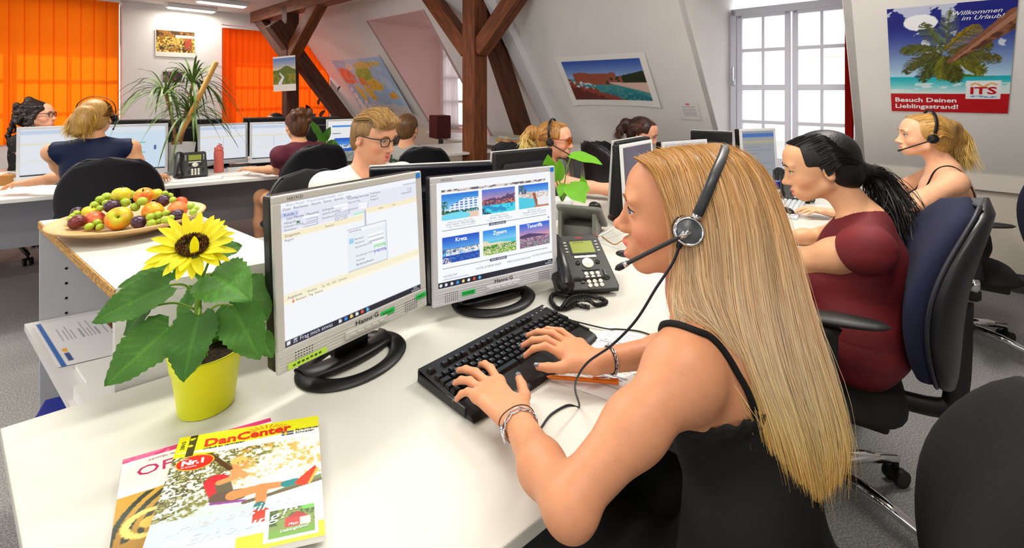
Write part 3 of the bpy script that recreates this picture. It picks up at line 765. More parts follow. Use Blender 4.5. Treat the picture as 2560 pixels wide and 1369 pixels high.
def leaf(parent, base, tip, width, nrm, droop=.15, cup=.12, serr=.05, shape='heart', m=None, nu=14, nv=22, wav=.03, name='leaf', vein=True, tint=(1, 1, 1)):
    """blade from base to tip, curved along nrm; heart shape with toothed margin and lighter veins"""
    base = Vector(base); tip = Vector(tip); d = tip - base; L = d.length; d.normalize(); n = Vector(nrm); n = (n - d * n.dot(d)).normalized(); s = d.cross(n)
    V = []; COL = []
    ph = random.uniform(0, 6)
    for j in range(nv + 1):
        v = j / nv
        if shape == 'heart': wd = 2.05 * (v + .012) ** .40 * (1 - v) ** .85
        elif shape == 'strap': wd = (v + .02) ** .3 * (1 - v) ** .6
        elif shape == 'petal': wd = 1.85 * (v + .03) ** .5 * (1 - v) ** .72
        else: wd = 1.55 * (v + .004) ** .5 * (1 - v) ** .9
        wd *= 1 + serr * (1 if j % 2 else -1)
        for i in range(nu + 1):
            u = i / nu * 2 - 1
            x = u * wd * width / 2
            back = -.10 * L * (abs(u) ** 1.6) * (1 - v) ** 3 if shape in ('heart', 'round') else 0
            h = -droop * L * (v - v * v * .1) * v * 1.0 + cup * width * abs(u) ** 1.3 * wd - wav * width * math.sin(v * 13 + ph + 2.2 * abs(u)) * abs(u)
            if vein: h += -.02 * width * math.exp(-(u / .07) ** 2) + .012 * width * math.sin((v * 1.0 - abs(u) * .35) * 42) * (1 - abs(u)) * min(1, abs(u) * 4)
            V.append(base + d * (v * L + back) + s * x + n * (h + droop * L * .35 * v))
            vn = 1 + (1.1 * math.exp(-(u / .05) ** 2) if vein else 0) + (.35 * max(0, math.cos((v - abs(u) * .35) * 42)) ** 10 if vein else 0)
            COL.append((min(1.6, vn) * tint[0], min(1.5, vn) * tint[1], min(1.4, vn) * tint[2]))
    W_ = nu + 1
    F = [(j * W_ + i, j * W_ + i + 1, (j + 1) * W_ + i + 1, (j + 1) * W_ + i) for j in range(nv) for i in range(nu)]
    me = bpy.data.meshes.new(name); me.from_pydata([tuple(p) for p in V], [], F); me.materials.append(m or leafm)
    a = me.color_attributes.new('Col', 'FLOAT_COLOR', 'POINT'); a.data.foreach_set('color', np.array([(*c, 1) for c in COL], np.float32).ravel())
    me.polygons.foreach_set('use_smooth', [True] * len(F)); me.update()
    o = bpy.data.objects.new(name, me); C.objects.link(o); o.parent = parent
    return o
def sun_leaf(st_, b, bY, t, tY, width, nrm, droop=.25, tint=(1, 1, 1), cup=.08):
    B = L_(*b, bY); T_ = L_(*t, tY)
    lf = leaf(pot, B, T_, width, nrm, droop, cup, tint=tint, wav=.035)
    s0 = st[1] * (1 - st_) + st[3] * st_
    mid = (s0 + B) / 2 + Vector((0, 0, .014))
    MB().tube(smoothpath([s0, mid, B], 5), .0024, 6).build('leaf_stalk', stemm, lf)
cv = Vector((.45, -.75, .45))
sun_leaf(.35, (424, 818), .885, (258, 962), .80, .098, (.2, -.75, .75), .12)
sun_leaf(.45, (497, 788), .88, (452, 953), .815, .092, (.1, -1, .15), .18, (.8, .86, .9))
sun_leaf(.4, (582, 764), .90, (648, 897), .86, .085, (.35, -.8, .45), .2)
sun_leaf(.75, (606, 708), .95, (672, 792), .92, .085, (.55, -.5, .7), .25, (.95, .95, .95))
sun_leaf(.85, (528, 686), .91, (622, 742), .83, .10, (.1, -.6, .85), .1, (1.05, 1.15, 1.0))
sun_leaf(.7, (422, 712), .90, (222, 803), .85, .082, (.1, -.75, .7), .10)
sun_leaf(.95, (436, 662), .93, (290, 716), .92, .055, (0, -.55, .8), .08)
sun_leaf(1.0, (545, 628), .97, (606, 612), 1.0, .05, (.2, -.6, .8), .15)
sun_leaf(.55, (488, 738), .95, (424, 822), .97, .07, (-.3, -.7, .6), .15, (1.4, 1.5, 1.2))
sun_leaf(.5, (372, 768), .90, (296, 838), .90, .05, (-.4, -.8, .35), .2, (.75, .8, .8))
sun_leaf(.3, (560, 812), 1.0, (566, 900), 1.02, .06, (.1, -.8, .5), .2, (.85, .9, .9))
sun_leaf(.35, (650, 838), .93, (682, 892), .91, .04, (.4, -.7, .5), .2)
# flower head: looks at the viewer, up and a little to the left
hc = L_(481, 618, .895); fdir = Vector((.40, -.58, .98)).normalized()
up_ = Vector((0, 0, 1)); fx = up_.cross(fdir).normalized(); fy = fdir.cross(fx)
HT = Matrix((fx, fy, fdir)).transposed().to_4x4(); HT.translation = hc
MB().tube(smoothpath([top, hc - fdir * .035 + Vector((0, 0, -.01)), hc - fdir * .012], 5), .006, 8).build('flower_stalk', stemm, pot)
head = MB().lathe([(0, -.014), (.018, -.012), (.028, -.004), (.029, .003), (.0, .004)], 28, T=HT).build('flower_head', mat('sepal green', (.36, .5, .14), .6), pot)
petm = bpy.data.materials.new('sunflower petal'); petm.use_nodes = True; leaf_material(petm, (1., .93, .03), (1., .97, .12), .3)
for ring, (n, r0, ln, wd, el) in enumerate(((19, .024, .054, .020, .10), (16, .023, .049, .019, .36))):
    for i in range(n):
        a = 2 * PI * (i + ring * .5) / n + random.uniform(-.12, .12); e = el + random.uniform(-.12, .22)
        l = ln * random.uniform(.86, 1.12)
        if ring == 1 and i == 12: e = 1.7
        d = Vector((math.cos(a) * math.cos(e), math.sin(a) * math.cos(e), math.sin(e)))
        b = Vector((r0 * math.cos(a), r0 * math.sin(a), .002 * ring)); nn = Vector((-math.cos(a) * math.sin(e), -math.sin(a) * math.sin(e), math.cos(e)))
        R3 = HT.to_3x3()
        leaf(head, HT @ b, HT @ (b + d * l), wd * random.uniform(.9, 1.15), R3 @ nn, random.uniform(.02, .25), .12, 0, 'petal', petm, 4, 8, .02, 'petal', False)
for i in range(9):
    a = 2 * PI * i / 9; d = Vector((math.cos(a), math.sin(a), -.35)); b = Vector((.028 * math.cos(a), .028 * math.sin(a), -.006)); R3 = HT.to_3x3()
    leaf(head, HT @ b, HT @ (b + d * .034), .018, R3 @ Vector((0, 0, 1)), .1, .1, 0, 'petal', leafm, 4, 6, .02, 'sepal', False, tint=(1.5, 1.5, 1.2))
# seeds of the disc: too many to pick apart
dv = MB()
for i in range(520):
    r = .0272 * math.sqrt((i + .5) / 520); a = i * 2.39996; z = .006 - .004 * math.cos(r / .0272 * PI * .9)
    c = (.30, .16, .03) if r > .018 else ((.20, .10, .04) if r > .009 else (.26, .15, .04))
    if random.random() < .22: c = (.62, .40, .04)
    dv.cyl((r * math.cos(a), r * math.sin(a), z - .003), (r * math.cos(a), r * math.sin(a), z + .0025 + random.uniform(0, .001)), .0011, .0005, 5, T=HT, col=c)
dv.lathe([(0, .003), (.028, .003)], 24, T=HT, col=(.15, .08, .03))
tag(dv.build('disc_florets', mat('disc florets', (1, 1, 1), .8, attr=True), head), kind='stuff')

# ------------------------------------------------------------------ magazines
def T_on(mb_T): return mb_T
def uvT(tl, tr, br, z):            # matrix: x right, y down->up in page units (page 1 wide), keeps skew
    tl = Vector(tl); X = Vector(tr) - tl; Yv = tl - (Vector(br) - X); 
    T = Matrix(((X.x, Yv.x, 0, 0), (X.y, Yv.y, 0, 0), (0, 0, 1, z), (0, 0, 0, 1)))
    o = tl - Yv; T[0][3] = o.x; T[1][3] = o.y
    return T
def magazine(name, label, tl, tr, br, th, z0, paint, texts, group):
    T = uvT(tl, tr, br, 0)
    c = T @ Vector((.5, .5, 0)); T = Matrix.Translation(-c) @ T
    t = thing(name, label, 'magazine', (c.x, c.y, z0), 0, group)
    MB().prism([tuple((T @ Vector((x, y, 0)))[:2]) for x, y in ((.004, .003), (.997, .003), (.997, .997), (.004, .997))], 0, th - .0008).build('pages', paperm, t)
    co = [T @ Vector((x, y, 0)) for x, y in ((0, 0), (1, 0), (1, 1), (0, 1))]
    cv_ = paint.build('cover', flat_quad(co[0], co[1], co[2], co[3], th), glossm, t)
    tx = MB()
    asp = (T.to_3x3() @ Vector((1, 0, 0))).length / (T.to_3x3() @ Vector((0, 1, 0))).length
    for (s, x, y, size, rot, col, kw) in texts:
        # size in page-heights
        M_ = T @ Matrix.Translation((x, y, th + .0005)) @ Matrix.Diagonal((1 / asp, 1, 1, 1)) @ Matrix.Rotation(rot, 4, 'Z')
        tx.text(s, size, M_, col=col, **kw)
    if texts: tx.build('lettering', printm, cv_)['kind'] = 'stuff'
    return t
m = Paint(230, 325, (.95, .95, .92), .707)
# photo: tree, sky, child on a swing, lake
m.put(m.rect(0, .12, 1, .80), m.grad((.72, .85, .88), (.97, .96, .90), .1, .6))
lf_ = m.n(26, 1) * .6 + m.n(60, 5) * .4
tree = np.clip((.62 - m.u) * 1.3 + (m.v - .52) * 1.5, -.3, .62) + lf_ - .5
l2 = m.n(44, 11) * .5 + m.n(90, 13) * .5
for th, c, nn in ((.10, (.62, .62, .30), .50), (.20, (.42, .42, .14), .50), (.34, (.26, .24, .08), .52), (.5, (.15, .13, .05), .50), (.3, (.80, .80, .55), .60)): m.put(np.clip((tree - th) * 6, 0, 1) * (m.v > .30) * (m.v < .815) * np.clip((l2 - nn + .04) * 9, 0, 1), c, .9)
m.put(np.clip((m.n(14, 9) * .5 + m.n(60, 2) * .5 - .52) * 9, 0, 1) * (m.u > .42) * (m.v > .46) * (m.v < .80), (.86, .66, .24), .8)
m.put(m.seg(.23, .80, .40, .62, .014), (.35, .22, .10))
m.put(m.rect(0, .13, 1, .30) & (m.n(8, 4) > .5), (.80, .90, .90), .6)
m.put(m.seg(.52, .33, 1.0, .40, .012), (.45, .40, .30)); m.put(m.poly([(.66, .36), (1, .44), (1, .41)]), (.45, .55, .35))
sk_c = (.93, .62, .38)
m.put(m.seg(.33, .53, .38, .40, .058, .05), (.86, .16, .22)); m.put(m.seg(.37, .51, .40, .42, .035), (.42, .38, .28))
m.put(m.ell(.46, .655, .055, .05), sk_c); m.put(m.ell(.45, .68, .058, .035), (.93, .78, .42))
m.put(m.ell(.475, .665, .006, .005) | m.ell(.445, .66, .006, .005), (.35, .2, .12)); m.put(m.ell(.47, .635, .016, .006), (.98, .93, .9)); m.put(m.seg(.35, .52, .44, .54, .02), sk_c); m.put(m.seg(.44, .54, .43, .60, .018), sk_c); m.put(m.seg(.5, .54, .44, .60, .018), sk_c)
m.put(m.seg(.36, .40, .48, .40, .042), (.42, .34, .28))
m.put(m.seg(.45, .40, .64, .42, .035, .026), (.94, .60, .35)); m.put(m.seg(.62, .42, .80, .41, .026, .02), (.94, .58, .33)); m.put(m.seg(.62, .42, .62, .27, .028, .02), (.92, .58, .34))
m.put(m.seg(.77, .41, .83, .415, .024), (.15, .55, .56)); m.put(m.poly([(.82, .40), (.86, .44), (.96, .52), (.975, .49), (.93, .39), (.88, .37)]), (.82, .24, .10))
m.put(m.seg(.92, .385, .975, .49, .007), (.9, .7, .3))
m.put(m.seg(.615, .29, .62, .25, .024), (.2, .5, .5)); m.put(m.poly([(.58, .26), (.66, .26), (.74, .19), (.72, .165), (.58, .175)]), (.76, .22, .12))
m.put(m.seg(.32, .365, .52, .345, .008), (.6, .3, .65))
# yellow title bar, white band
m.put(m.rect(0, .845, 1, 1), (.87, .86, .06)); m.put(m.rect(.0, .80, 1, .845), (.96, .96, .93)); m.put(m.poly([(.3, .845), (1, .845), (1, .885)]), (.96, .96, .93)); m.put(m.poly([(0, .80), (.30, .80), (.0, .845)]), (.87, .86, .06))
m.put(m.rect(.075, .80, .13, 1) & (m.n(30, 3) > .3), (.22, .19, .08))
m.put(m.rect(0, 0, 1, .10), (.87, .86, .06)); m.put(m.rect(0, 0, .5, .12), (.80, .90, .90))
m.put(m.rect(.655, .025, .965, .245), (.97, .97, .95)); ins = m.rect(.68, .045, .945, .225)
m.put(ins, (.45, .55, .25)); m.put(ins & (m.n(40, 7) > .5) & (m.v > .12), (.22, .33, .10)); m.put(m.rect(.77, .10, .90, .16), (.72, .18, .16)); m.put(m.poly([(.78, .16), (.84, .195), (.90, .16)]), (.62, .12, .12)); m.put(m.rect(.86, .10, .92, .15), (.85, .83, .75)); m.put(ins & (m.v < .09), (.40, .60, .18)); m.put(m.rect(.87, .2, .945, .225), (.4, .7, .3))
m.put(m.ell(.155, .735, .125, .068), (.95, .75, .2)); m.put(m.ell(.155, .735, .118, .062), (.86, .10, .08))
m.put(m.rect(.73, .845, .815, .885), (.13, .25, .55)); m.put(m.rect(.75, .845, .762, .885) | m.rect(.73, .861, .815, .868), (.95, .78, .15))
for i in range(11):
    a = math.radians(168 - i * 15); cx, cy = .62, .925
    m.put(m.seg(cx + .065 * math.cos(a) / .7, cy + .03 * math.sin(a) - .0, cx + .115 * math.cos(a) / .7, cy + .062 * math.sin(a), .0032), (.82, .42, .05))
red = (.83, .13, .04); wht = (.98, .98, .98); drk = (.12, .12, .14)
M1 = (onz(450, 1094, .748), onz(795, 1038, .748), onz(813, 1336, .748))
M2 = (onz(307, 1148, .738), onz(676, 1043, .738), None)
dl = (onz(274, 1369, .738) - M2[0]).normalized() * .285
M2 = (M2[0], M2[1], M2[1] + dl)
m2 = Paint(110, 150, (.93, .93, .90), .72)
m2.put(m2.rect(0, .955, 1, 1), (.80, .16, .42)); m2.put(m2.rect(.0, .955, 1, 1) & (m2.n(12, 3) > .58), (.88, .4, .58))
m2.put(m2.rect(0, 0, 1, .66), m2.grad((.55, .38, .06), (.80, .62, .2), 0, .66))
for i in range(7):
    m2.put((np.abs(np.hypot((m2.u - .62) * .72, m2.v - .33) - (.12 + i * .055)) < .014) & (m2.v > .33) & (m2.v < .66), (.16, .20, .12))
m2.put(m2.rect(0, 0, 1, .30) & (m2.n(22, 6) > .5), (.72, .50, .10)); m2.put(m2.rect(0, 0, 1, .2) & (m2.n(30, 8) > .6), (.93, .86, .7))
m2.put(m2.ell(.20, .42, .16, .1) & ~m2.ell(.20, .42, .11, .07), (.95, .84, .45)); m2.put(m2.ell(.2, .42, .06, .04), (.90, .74, .3))
magazine('magazine', 'magazine with crimson edge and OFT lettering lying beneath the yellow one', *M2, .007, DZ + .0006, m2, [
    ('OFT', .09, .80, .115, 0, (.74, .12, .36), dict(sx=1.25)), ('DER', .40, .735, .035, 0, (.6, .6, .62), {}), ('AGYPTEN  MAROKKO  INDIEN', .16, .915, .022, 0, (.7, .5, .6), {})], 'magazines on the front desk')
magazine('magazine', 'yellow holiday-home magazine with a child on a swing lying on top', *M1, .0095, DZ + .0084, m, [
    ('DanCenter', .185, .868, .098, .035, red, dict(bold=.003, sx=1.2)), ('2015', .055, .87, .034, PI / 2, drk, dict(sx=1.2)), ('Urlaub zu vermieten', .185, .838, .026, .03, drk, dict(sx=1.15, shear=.2)), ('Ferienhäuser', .825, .872, .030, 0, drk, dict(shear=.15)), ('Schweden', .825, .845, .030, 0, drk, dict(shear=.15)),
    ('Nr.1', .07, .715, .058, .06, wht, dict(bold=.003, sx=1.25)), ('Unser', .06, .765, .018, .06, wht, {}), ('für Schweden', .075, .692, .016, .06, wht, {}),
    ('„Hier beginnt', .10, .20, .075, .10, wht, dict(shear=.3, sx=1.5)), ('Erholung!“', .22, .115, .085, .10, wht, dict(shear=.3, sx=1.5)), ('Mein', .79, .105, .026, 0, wht, dict(shear=.25)), ('Lieblingshaus!', .745, .07, .026, .06, wht, dict(shear=.25))], 'magazines on the front desk')
# ------------------------------------------------------------------ monitors
scr1 = screen_mat('lit screen', .68)
SW, SH = .376, .300
def bar_text(mb, items, w, h, z, printcol=(.25, .25, .3)):
    """items: (text, u, v, size, colour, kw) in screen fractions, laid on the xz-plane facing -y"""
    for (s, u, v, size, col, kw) in items:
        T = Matrix(((1, 0, 0, (u - .5) * w), (0, 0, -1, z), (0, 1, 0, (v - .5) * h), (0, 0, 0, 1)))
        mb.text(s, size, T, col=col, depth=0, **kw)
def screen(parent, w, h, zc, paint, texts, y=0, material=None):
    so = paint.build('screen', lambda u, v: ((u - .5) * w, np.full_like(u, y), zc + (v - .5) * h), material or scr1, parent)
    if texts:
        mb = MB(); bar_text(mb, [(s, u, v, sz, c, k) for (s, u, v, sz, c, k) in texts], w, h, y - .0006)
        for i in range(len(mb.v)): mb.v[i] = (mb.v[i][0], mb.v[i][1], mb.v[i][2] + zc)
        o = mb.build('screen_text', material or scr1, so); o['kind'] = 'stuff'
    return so
def monitor(label, loc, face_deg, w=.415, h=.36, z0=.075, tilt=4, paint=None, texts=(), bez=None, tape=(), ring=True, detail=True, group='flat monitors', text=True, bottom=.048, side=.018, top=.017, material=None, back=.045, baseoff=.05, base_r=(.135, .105), shell=None):
    """face_deg: heading of the viewer-facing normal (screen looks along it). Local: x right seen by the viewer, -y towards the viewer"""
    t = thing('monitor', label, 'monitor', loc, math.radians(face_deg) + PI / 2, group)
    bez = bez or silverm; shell = shell or blackm
    body = bpy.data.objects.new('display', None); C.objects.link(body); body.parent = t
    body.location = (0, 0, z0); body.rotation_euler = (math.radians(-tilt), 0, 0)
    sw, sh = w - 2 * side, h - bottom - top; zc = bottom + sh / 2
    f = MB()
    for c, s in (((0, .011, bottom / 2), (w, .026, bottom)), ((0, .011, h - top / 2), (w, .026, top)), ((-w / 2 + side / 2, .011, zc), (side, .026, sh + .004)), ((w / 2 - side / 2, .011, zc), (side, .026, sh + .004))):
        f.box((c[0], -.002 + .006, c[2]), (s[0], .012, s[2]), .003)
    if detail:
        for k in range(5): f.box((0, -.0022, .008 + k * .0065), (w - .01, .0016, .0022), .0006)
        f.box((.01, -.004, .018), (.115, .006, .018), .003)
    f.build('bezel', bez, body)
    b = MB(); b.box((0, .011 + .02, h / 2), (w - .001, .036, h - .001), .006); b.box((0, .024 + back / 2, h / 2 - .01), (w * .78, back, h * .72), .016)
    if not detail:
        for k in range(9): b.box((0, .025 + back + .001, h * .72 - k * .008), (w * .5, .004, .003), .001)
    b.build('back_shell', shell, body)
    if paint is not None: screen(body, sw, sh, zc, paint, texts, -.0005 if not detail else .001, material)
    else: MB().box((0, .002, zc), (sw, .004, sh)).build('screen', mat('dark screen', (.12, .13, .17), .15), body)
    if detail:
        for k in range(5): MB().box((-.03 + k * .02, -.0078, .0175), (.014, .0025, .0055), .001).build('button', bez, body)
        g = MB()
        for sx in (-1, 1):
            for i in range(7):
                for j in range(5): g.cyl((sx * (w / 2 - .055) + (i - 3) * .006, -.0033, .010 + j * .0056), (sx * (w / 2 - .055) + (i - 3) * .006, -.0026, .010 + j * .0056), .0013, n=6)
        go = g.build('speaker_holes', hole, body); go['kind'] = 'stuff'
        l = MB(); bar_text(l, [('Hanns·G', .5, .5, .0145, (.1, .1, .12), dict(align='CENTER', sx=1.25, bold=.0002))], 1, 1, -.0035)
        for i in range(len(l.v)): l.v[i] = (l.v[i][0] + .012, l.v[i][1], l.v[i][2] + .031)
        l.build('logo', printm, body)
        l = MB(); bar_text(l, [('HX191D', 0, 0, .0095, (.25, .25, .28), {})], 0, 0, -.0025)
        for i in range(len(l.v)): l.v[i] = (l.v[i][0] - w / 2 + .03, l.v[i][1], l.v[i][2] + h - .0125)
        l.build('model_lettering', printm, body)
        MB().box((w / 2 - .012, -.0026, h - .011), (.013, .001, .013)).build('energy_sticker', mat('sticker blue', (.1, .5, .85), .4), body)
        for (x, z, L, col) in tape:
            to = MB().box((x, -.0042, z), (L, .0012, .0125)).build('tape_strip', mat('tape ' + col, {'g': (.10, .75, .32), 'y': (.72, .88, .25)}[col], .45), body)
            k = MB()
            for q in range(7): k.box((x - L * .35 + q * L * .11, -.0050, z + random.uniform(-.001, .001)), (L * .07, .0003, .003 + .002 * random.random()))
            k.build('handwriting', mat('ink', (.2, .35, .15), .6), to)['kind'] = 'stuff'
    # neck and foot
    n = MB(); n.prism([(-.045, baseoff - .005), (.045, baseoff - .005), (.036, baseoff + .03), (-.036, baseoff + .03)], .012, z0 + h * .45, bev=.004); n.build('neck', shell, t)
    if ring:
        def ringf(u, v):
            a = 2 * PI * u; k = 2 * PI * v
            rr = .83 + .17 * math.cos(k); z = .008 + .009 * math.sin(k)
            return (base_r[0] * rr * math.cos(a), baseoff - .012 + base_r[1] * rr * math.sin(a), max(0, z))
        rg = MB().grid(ringf, 56, 10)
        def arm(u, v):
            a = PI * (u - .5) * .95; x = .115 * math.sin(a) * 1.0
            y0 = baseoff + .014 + .055 * (1 - math.cos(a)) * .2; k = 2 * PI * v
            return (x, y0 - .035 * math.cos(a) + .030 * math.cos(k), .010 + .011 * math.cos(a) + .010 * math.sin(k))
        rg.grid(arm, 24, 8); rg.build('foot', shell, t)
    else:
        fo = MB().lathe([(0, 0), (.11, 0), (.112, .004), (.10, .010), (.03, .016), (0, .016)], 36, sx=1.1); o = fo.build('foot', shell, t); o.location = (0, baseoff + .01, 0)
    return t

S1 = Paint(150, 120, (.955, .965, .98))
S1.put(S1.rect(0, .80, 1, .965), (.90, .91, .96)); S1.put(S1.rect(0, .955, 1, 1), (.95, .96, .99))
S1.put(S1.rect(.0, .895, .10, .93), (.78, .82, .94))
for (x, y, w_, h_) in ((.13, .86, .10, .022), (.15, .83, .07, .02), (.13, .80, .09, .02), (.33, .885, .10, .02), (.39, .86, .04, .02), (.34, .825, .10, .02), (.51, .86, .07, .02), (.51, .835, .07, .02), (.915, .90, .04, .02), (.34, .79, .02, .02), (.37, .79, .02, .02), (.40, .79, .02, .02)):
    S1.put(S1.rect(x, y, x + w_, y + h_), (.70, .72, .80)); S1.put(S1.rect(x + .003, y + .004, x + w_ - .003, y + h_ - .004), (.99, .99, 1))
S1.put(S1.rect(.47, .795, .56, .815), (.72, .93, .80))
S1.put(S1.rect(0, .745, .54, .785), (.97, .93, .80)); S1.put(S1.rect(.56, .79, 1, .825), (.97, .93, .80)); S1.put(S1.rect(.553, .36, .565, .82), (.72, .74, .82))
S1.put(S1.rect(0, .315, 1, .365), (.97, .94, .82)); S1.put(S1.rect(0, .385, 1, .39), (.75, .77, .85)); S1.put(S1.rect(0, .29, 1, .315), (.99, .97, .90))
S1.put(S1.rect(.415, .365, .725, .695), (.74, .78, .84)); S1.put(S1.rect(.42, .37, .72, .69), (.91, .945, .965)); S1.put(S1.rect(.42, .66, .72, .69), (.96, .97, .98))
for k in range(3): S1.put(S1.rect(.575, .59 - k * .032, .70, .615 - k * .032), (.75, .77, .82)); S1.put(S1.rect(.577, .593 - k * .032, .698, .612 - k * .032), (1, 1, 1))
S1.put(S1.rect(.62, .485, .71, .51), (.45, .85, .55)); S1.put(S1.rect(.625, .49, .705, .505), (.93, 1, .95)); S1.put(S1.rect(.62, .445, .71, .47), (.5, .5, .85)); S1.put(S1.rect(.625, .45, .705, .465), (.95, .95, 1)); S1.put(S1.rect(.43, .58, .46, .62), (.62, .82, .95))
S1.put(S1.rect(0, 0, 1, .048), (.07, .08, .16)); S1.put(S1.rect(.04, 0, .30, .048), (.11, .12, .22))
for x, c in ((.345, (.9, .9, .95)), (.385, (.2, .55, .95)), (.425, (.95, .85, .5)), (.465, (.95, .95, .95)), (.505, (.9, .35, .2)), (.545, (.35, .75, .95))): S1.put(S1.ell(x, .024, .011, .013), c)
S1.put(S1.rect(.535, .0, .56, .004), (.5, .8, 1)); S1.put(S1.rect(.012, .014, .028, .034), (.9, .92, .98))
S1.put(S1.ell(.06, .024, .011, .013) & ~S1.ell(.06, .024, .007, .009), (.95, .95, 1)); S1.put(S1.ell(.10, .845, .012, .008), (.1, .5, .3)); S1.put(S1.ell(.055, .30, .008, .01), (.9, .3, .2))
tc = (.35, .36, .45); tb = (.1, .15, .45); tl_ = (.62, .64, .7)
tx1 = [('Kunde 1', .015, .905, .0085, tb, {}), ('Last Minute / Pauschal', .03, .878, .008, tb, {}), ('Datei   Bearbeiten   Ansicht   Extras   Sprache   Hilfe', .01, .945, .0075, tc, {}), ('Bistro Portal - TravelContent GmbH - 3.0.1', .03, .972, .0075, tl_, {}),
       ('Abflughafen', .015, .85, .006, tc, {}), ('frühester Hinflug', .015, .825, .006, tc, {}), ('Reisedauer', .015, .80, .006, tc, {}), ('Zielflughafen', .25, .885, .006, tc, {}), ('spätester Rückflug', .25, .857, .006, tc, {}), ('Erwachsene', .25, .825, .006, tc, {}),
       ('Direktflüge bevorzugt', .43, .93, .0065, (.1, .1, .15), {}), ('Zug zum Flug', .43, .90, .006, tc, {}), ('Hotelname', .43, .845, .006, tc, {}), ('Verpflegung', .60, .935, .006, tc, {}), ('Zimmer', .60, .91, .006, tc, {}), ('Kategorie', .60, .885, .006, tc, {}), ('Erweiterte Suche', .88, .955, .006, (.1, .1, .15), {}), ('Volltextsuche', .86, .88, .006, tb, {}),
       ('Zielgebiete', .015, .758, .0075, tc, {}), ('Reiseziel', .27, .758, .006, tc, {}), ('Region', .015, .728, .007, tc, {}), ('Hotel', .66, .80, .006, tc, {}), ('Ziel', .78, .80, .006, tc, {}),
       ('Anmeldung', .43, .668, .007, tc, {}), ('Benutzer:', .47, .60, .0065, tc, {}), ('Passwort:', .47, .568, .0065, tc, {}), ('Spracherkennung:', .47, .535, .0065, tc, {}), ('Einstellungen merken', .475, .465, .006, tc, {}), ('Autologin', .475, .43, .006, tc, {}), ('Bediensoftware', .475, .395, .0075, tb, {}),
       ('Anmelden', .635, .49, .0065, (.1, .6, .3), {}), ('Abbrechen', .635, .45, .0065, (.2, .2, .7), {}),
       ('Angebote', .02, .325, .008, tc, {}), ('Notizen', .14, .325, .0065, tc, {}), ('Reiseart  Tag  Datum', .07, .295, .007, (.4, .2, .1), {}), ('Tg   Ab   Ziel   Zimmer', .23, .325, .0065, tc, {}), ('Frag mich etwas', .085, .014, .0115, (.85, .86, .92), {}), ('14:03', .93, .027, .006, (.9, .9, .95), {}), ('09.08.2016', .915, .008, .006, (.9, .9, .95), {})]
mon1 = monitor('silver monitor showing a white booking form, beside the sunflower', (-.352, 1.085, DZ - .004), math.degrees(math.atan2(-.2403, .305)), w=.395, paint=S1, texts=tx1, tape=((-.135, .010, .085, 'y'), (.07, .030, .04, 'g'), (.176, .033, .034, 'g')), group='silver monitors of the front desk')

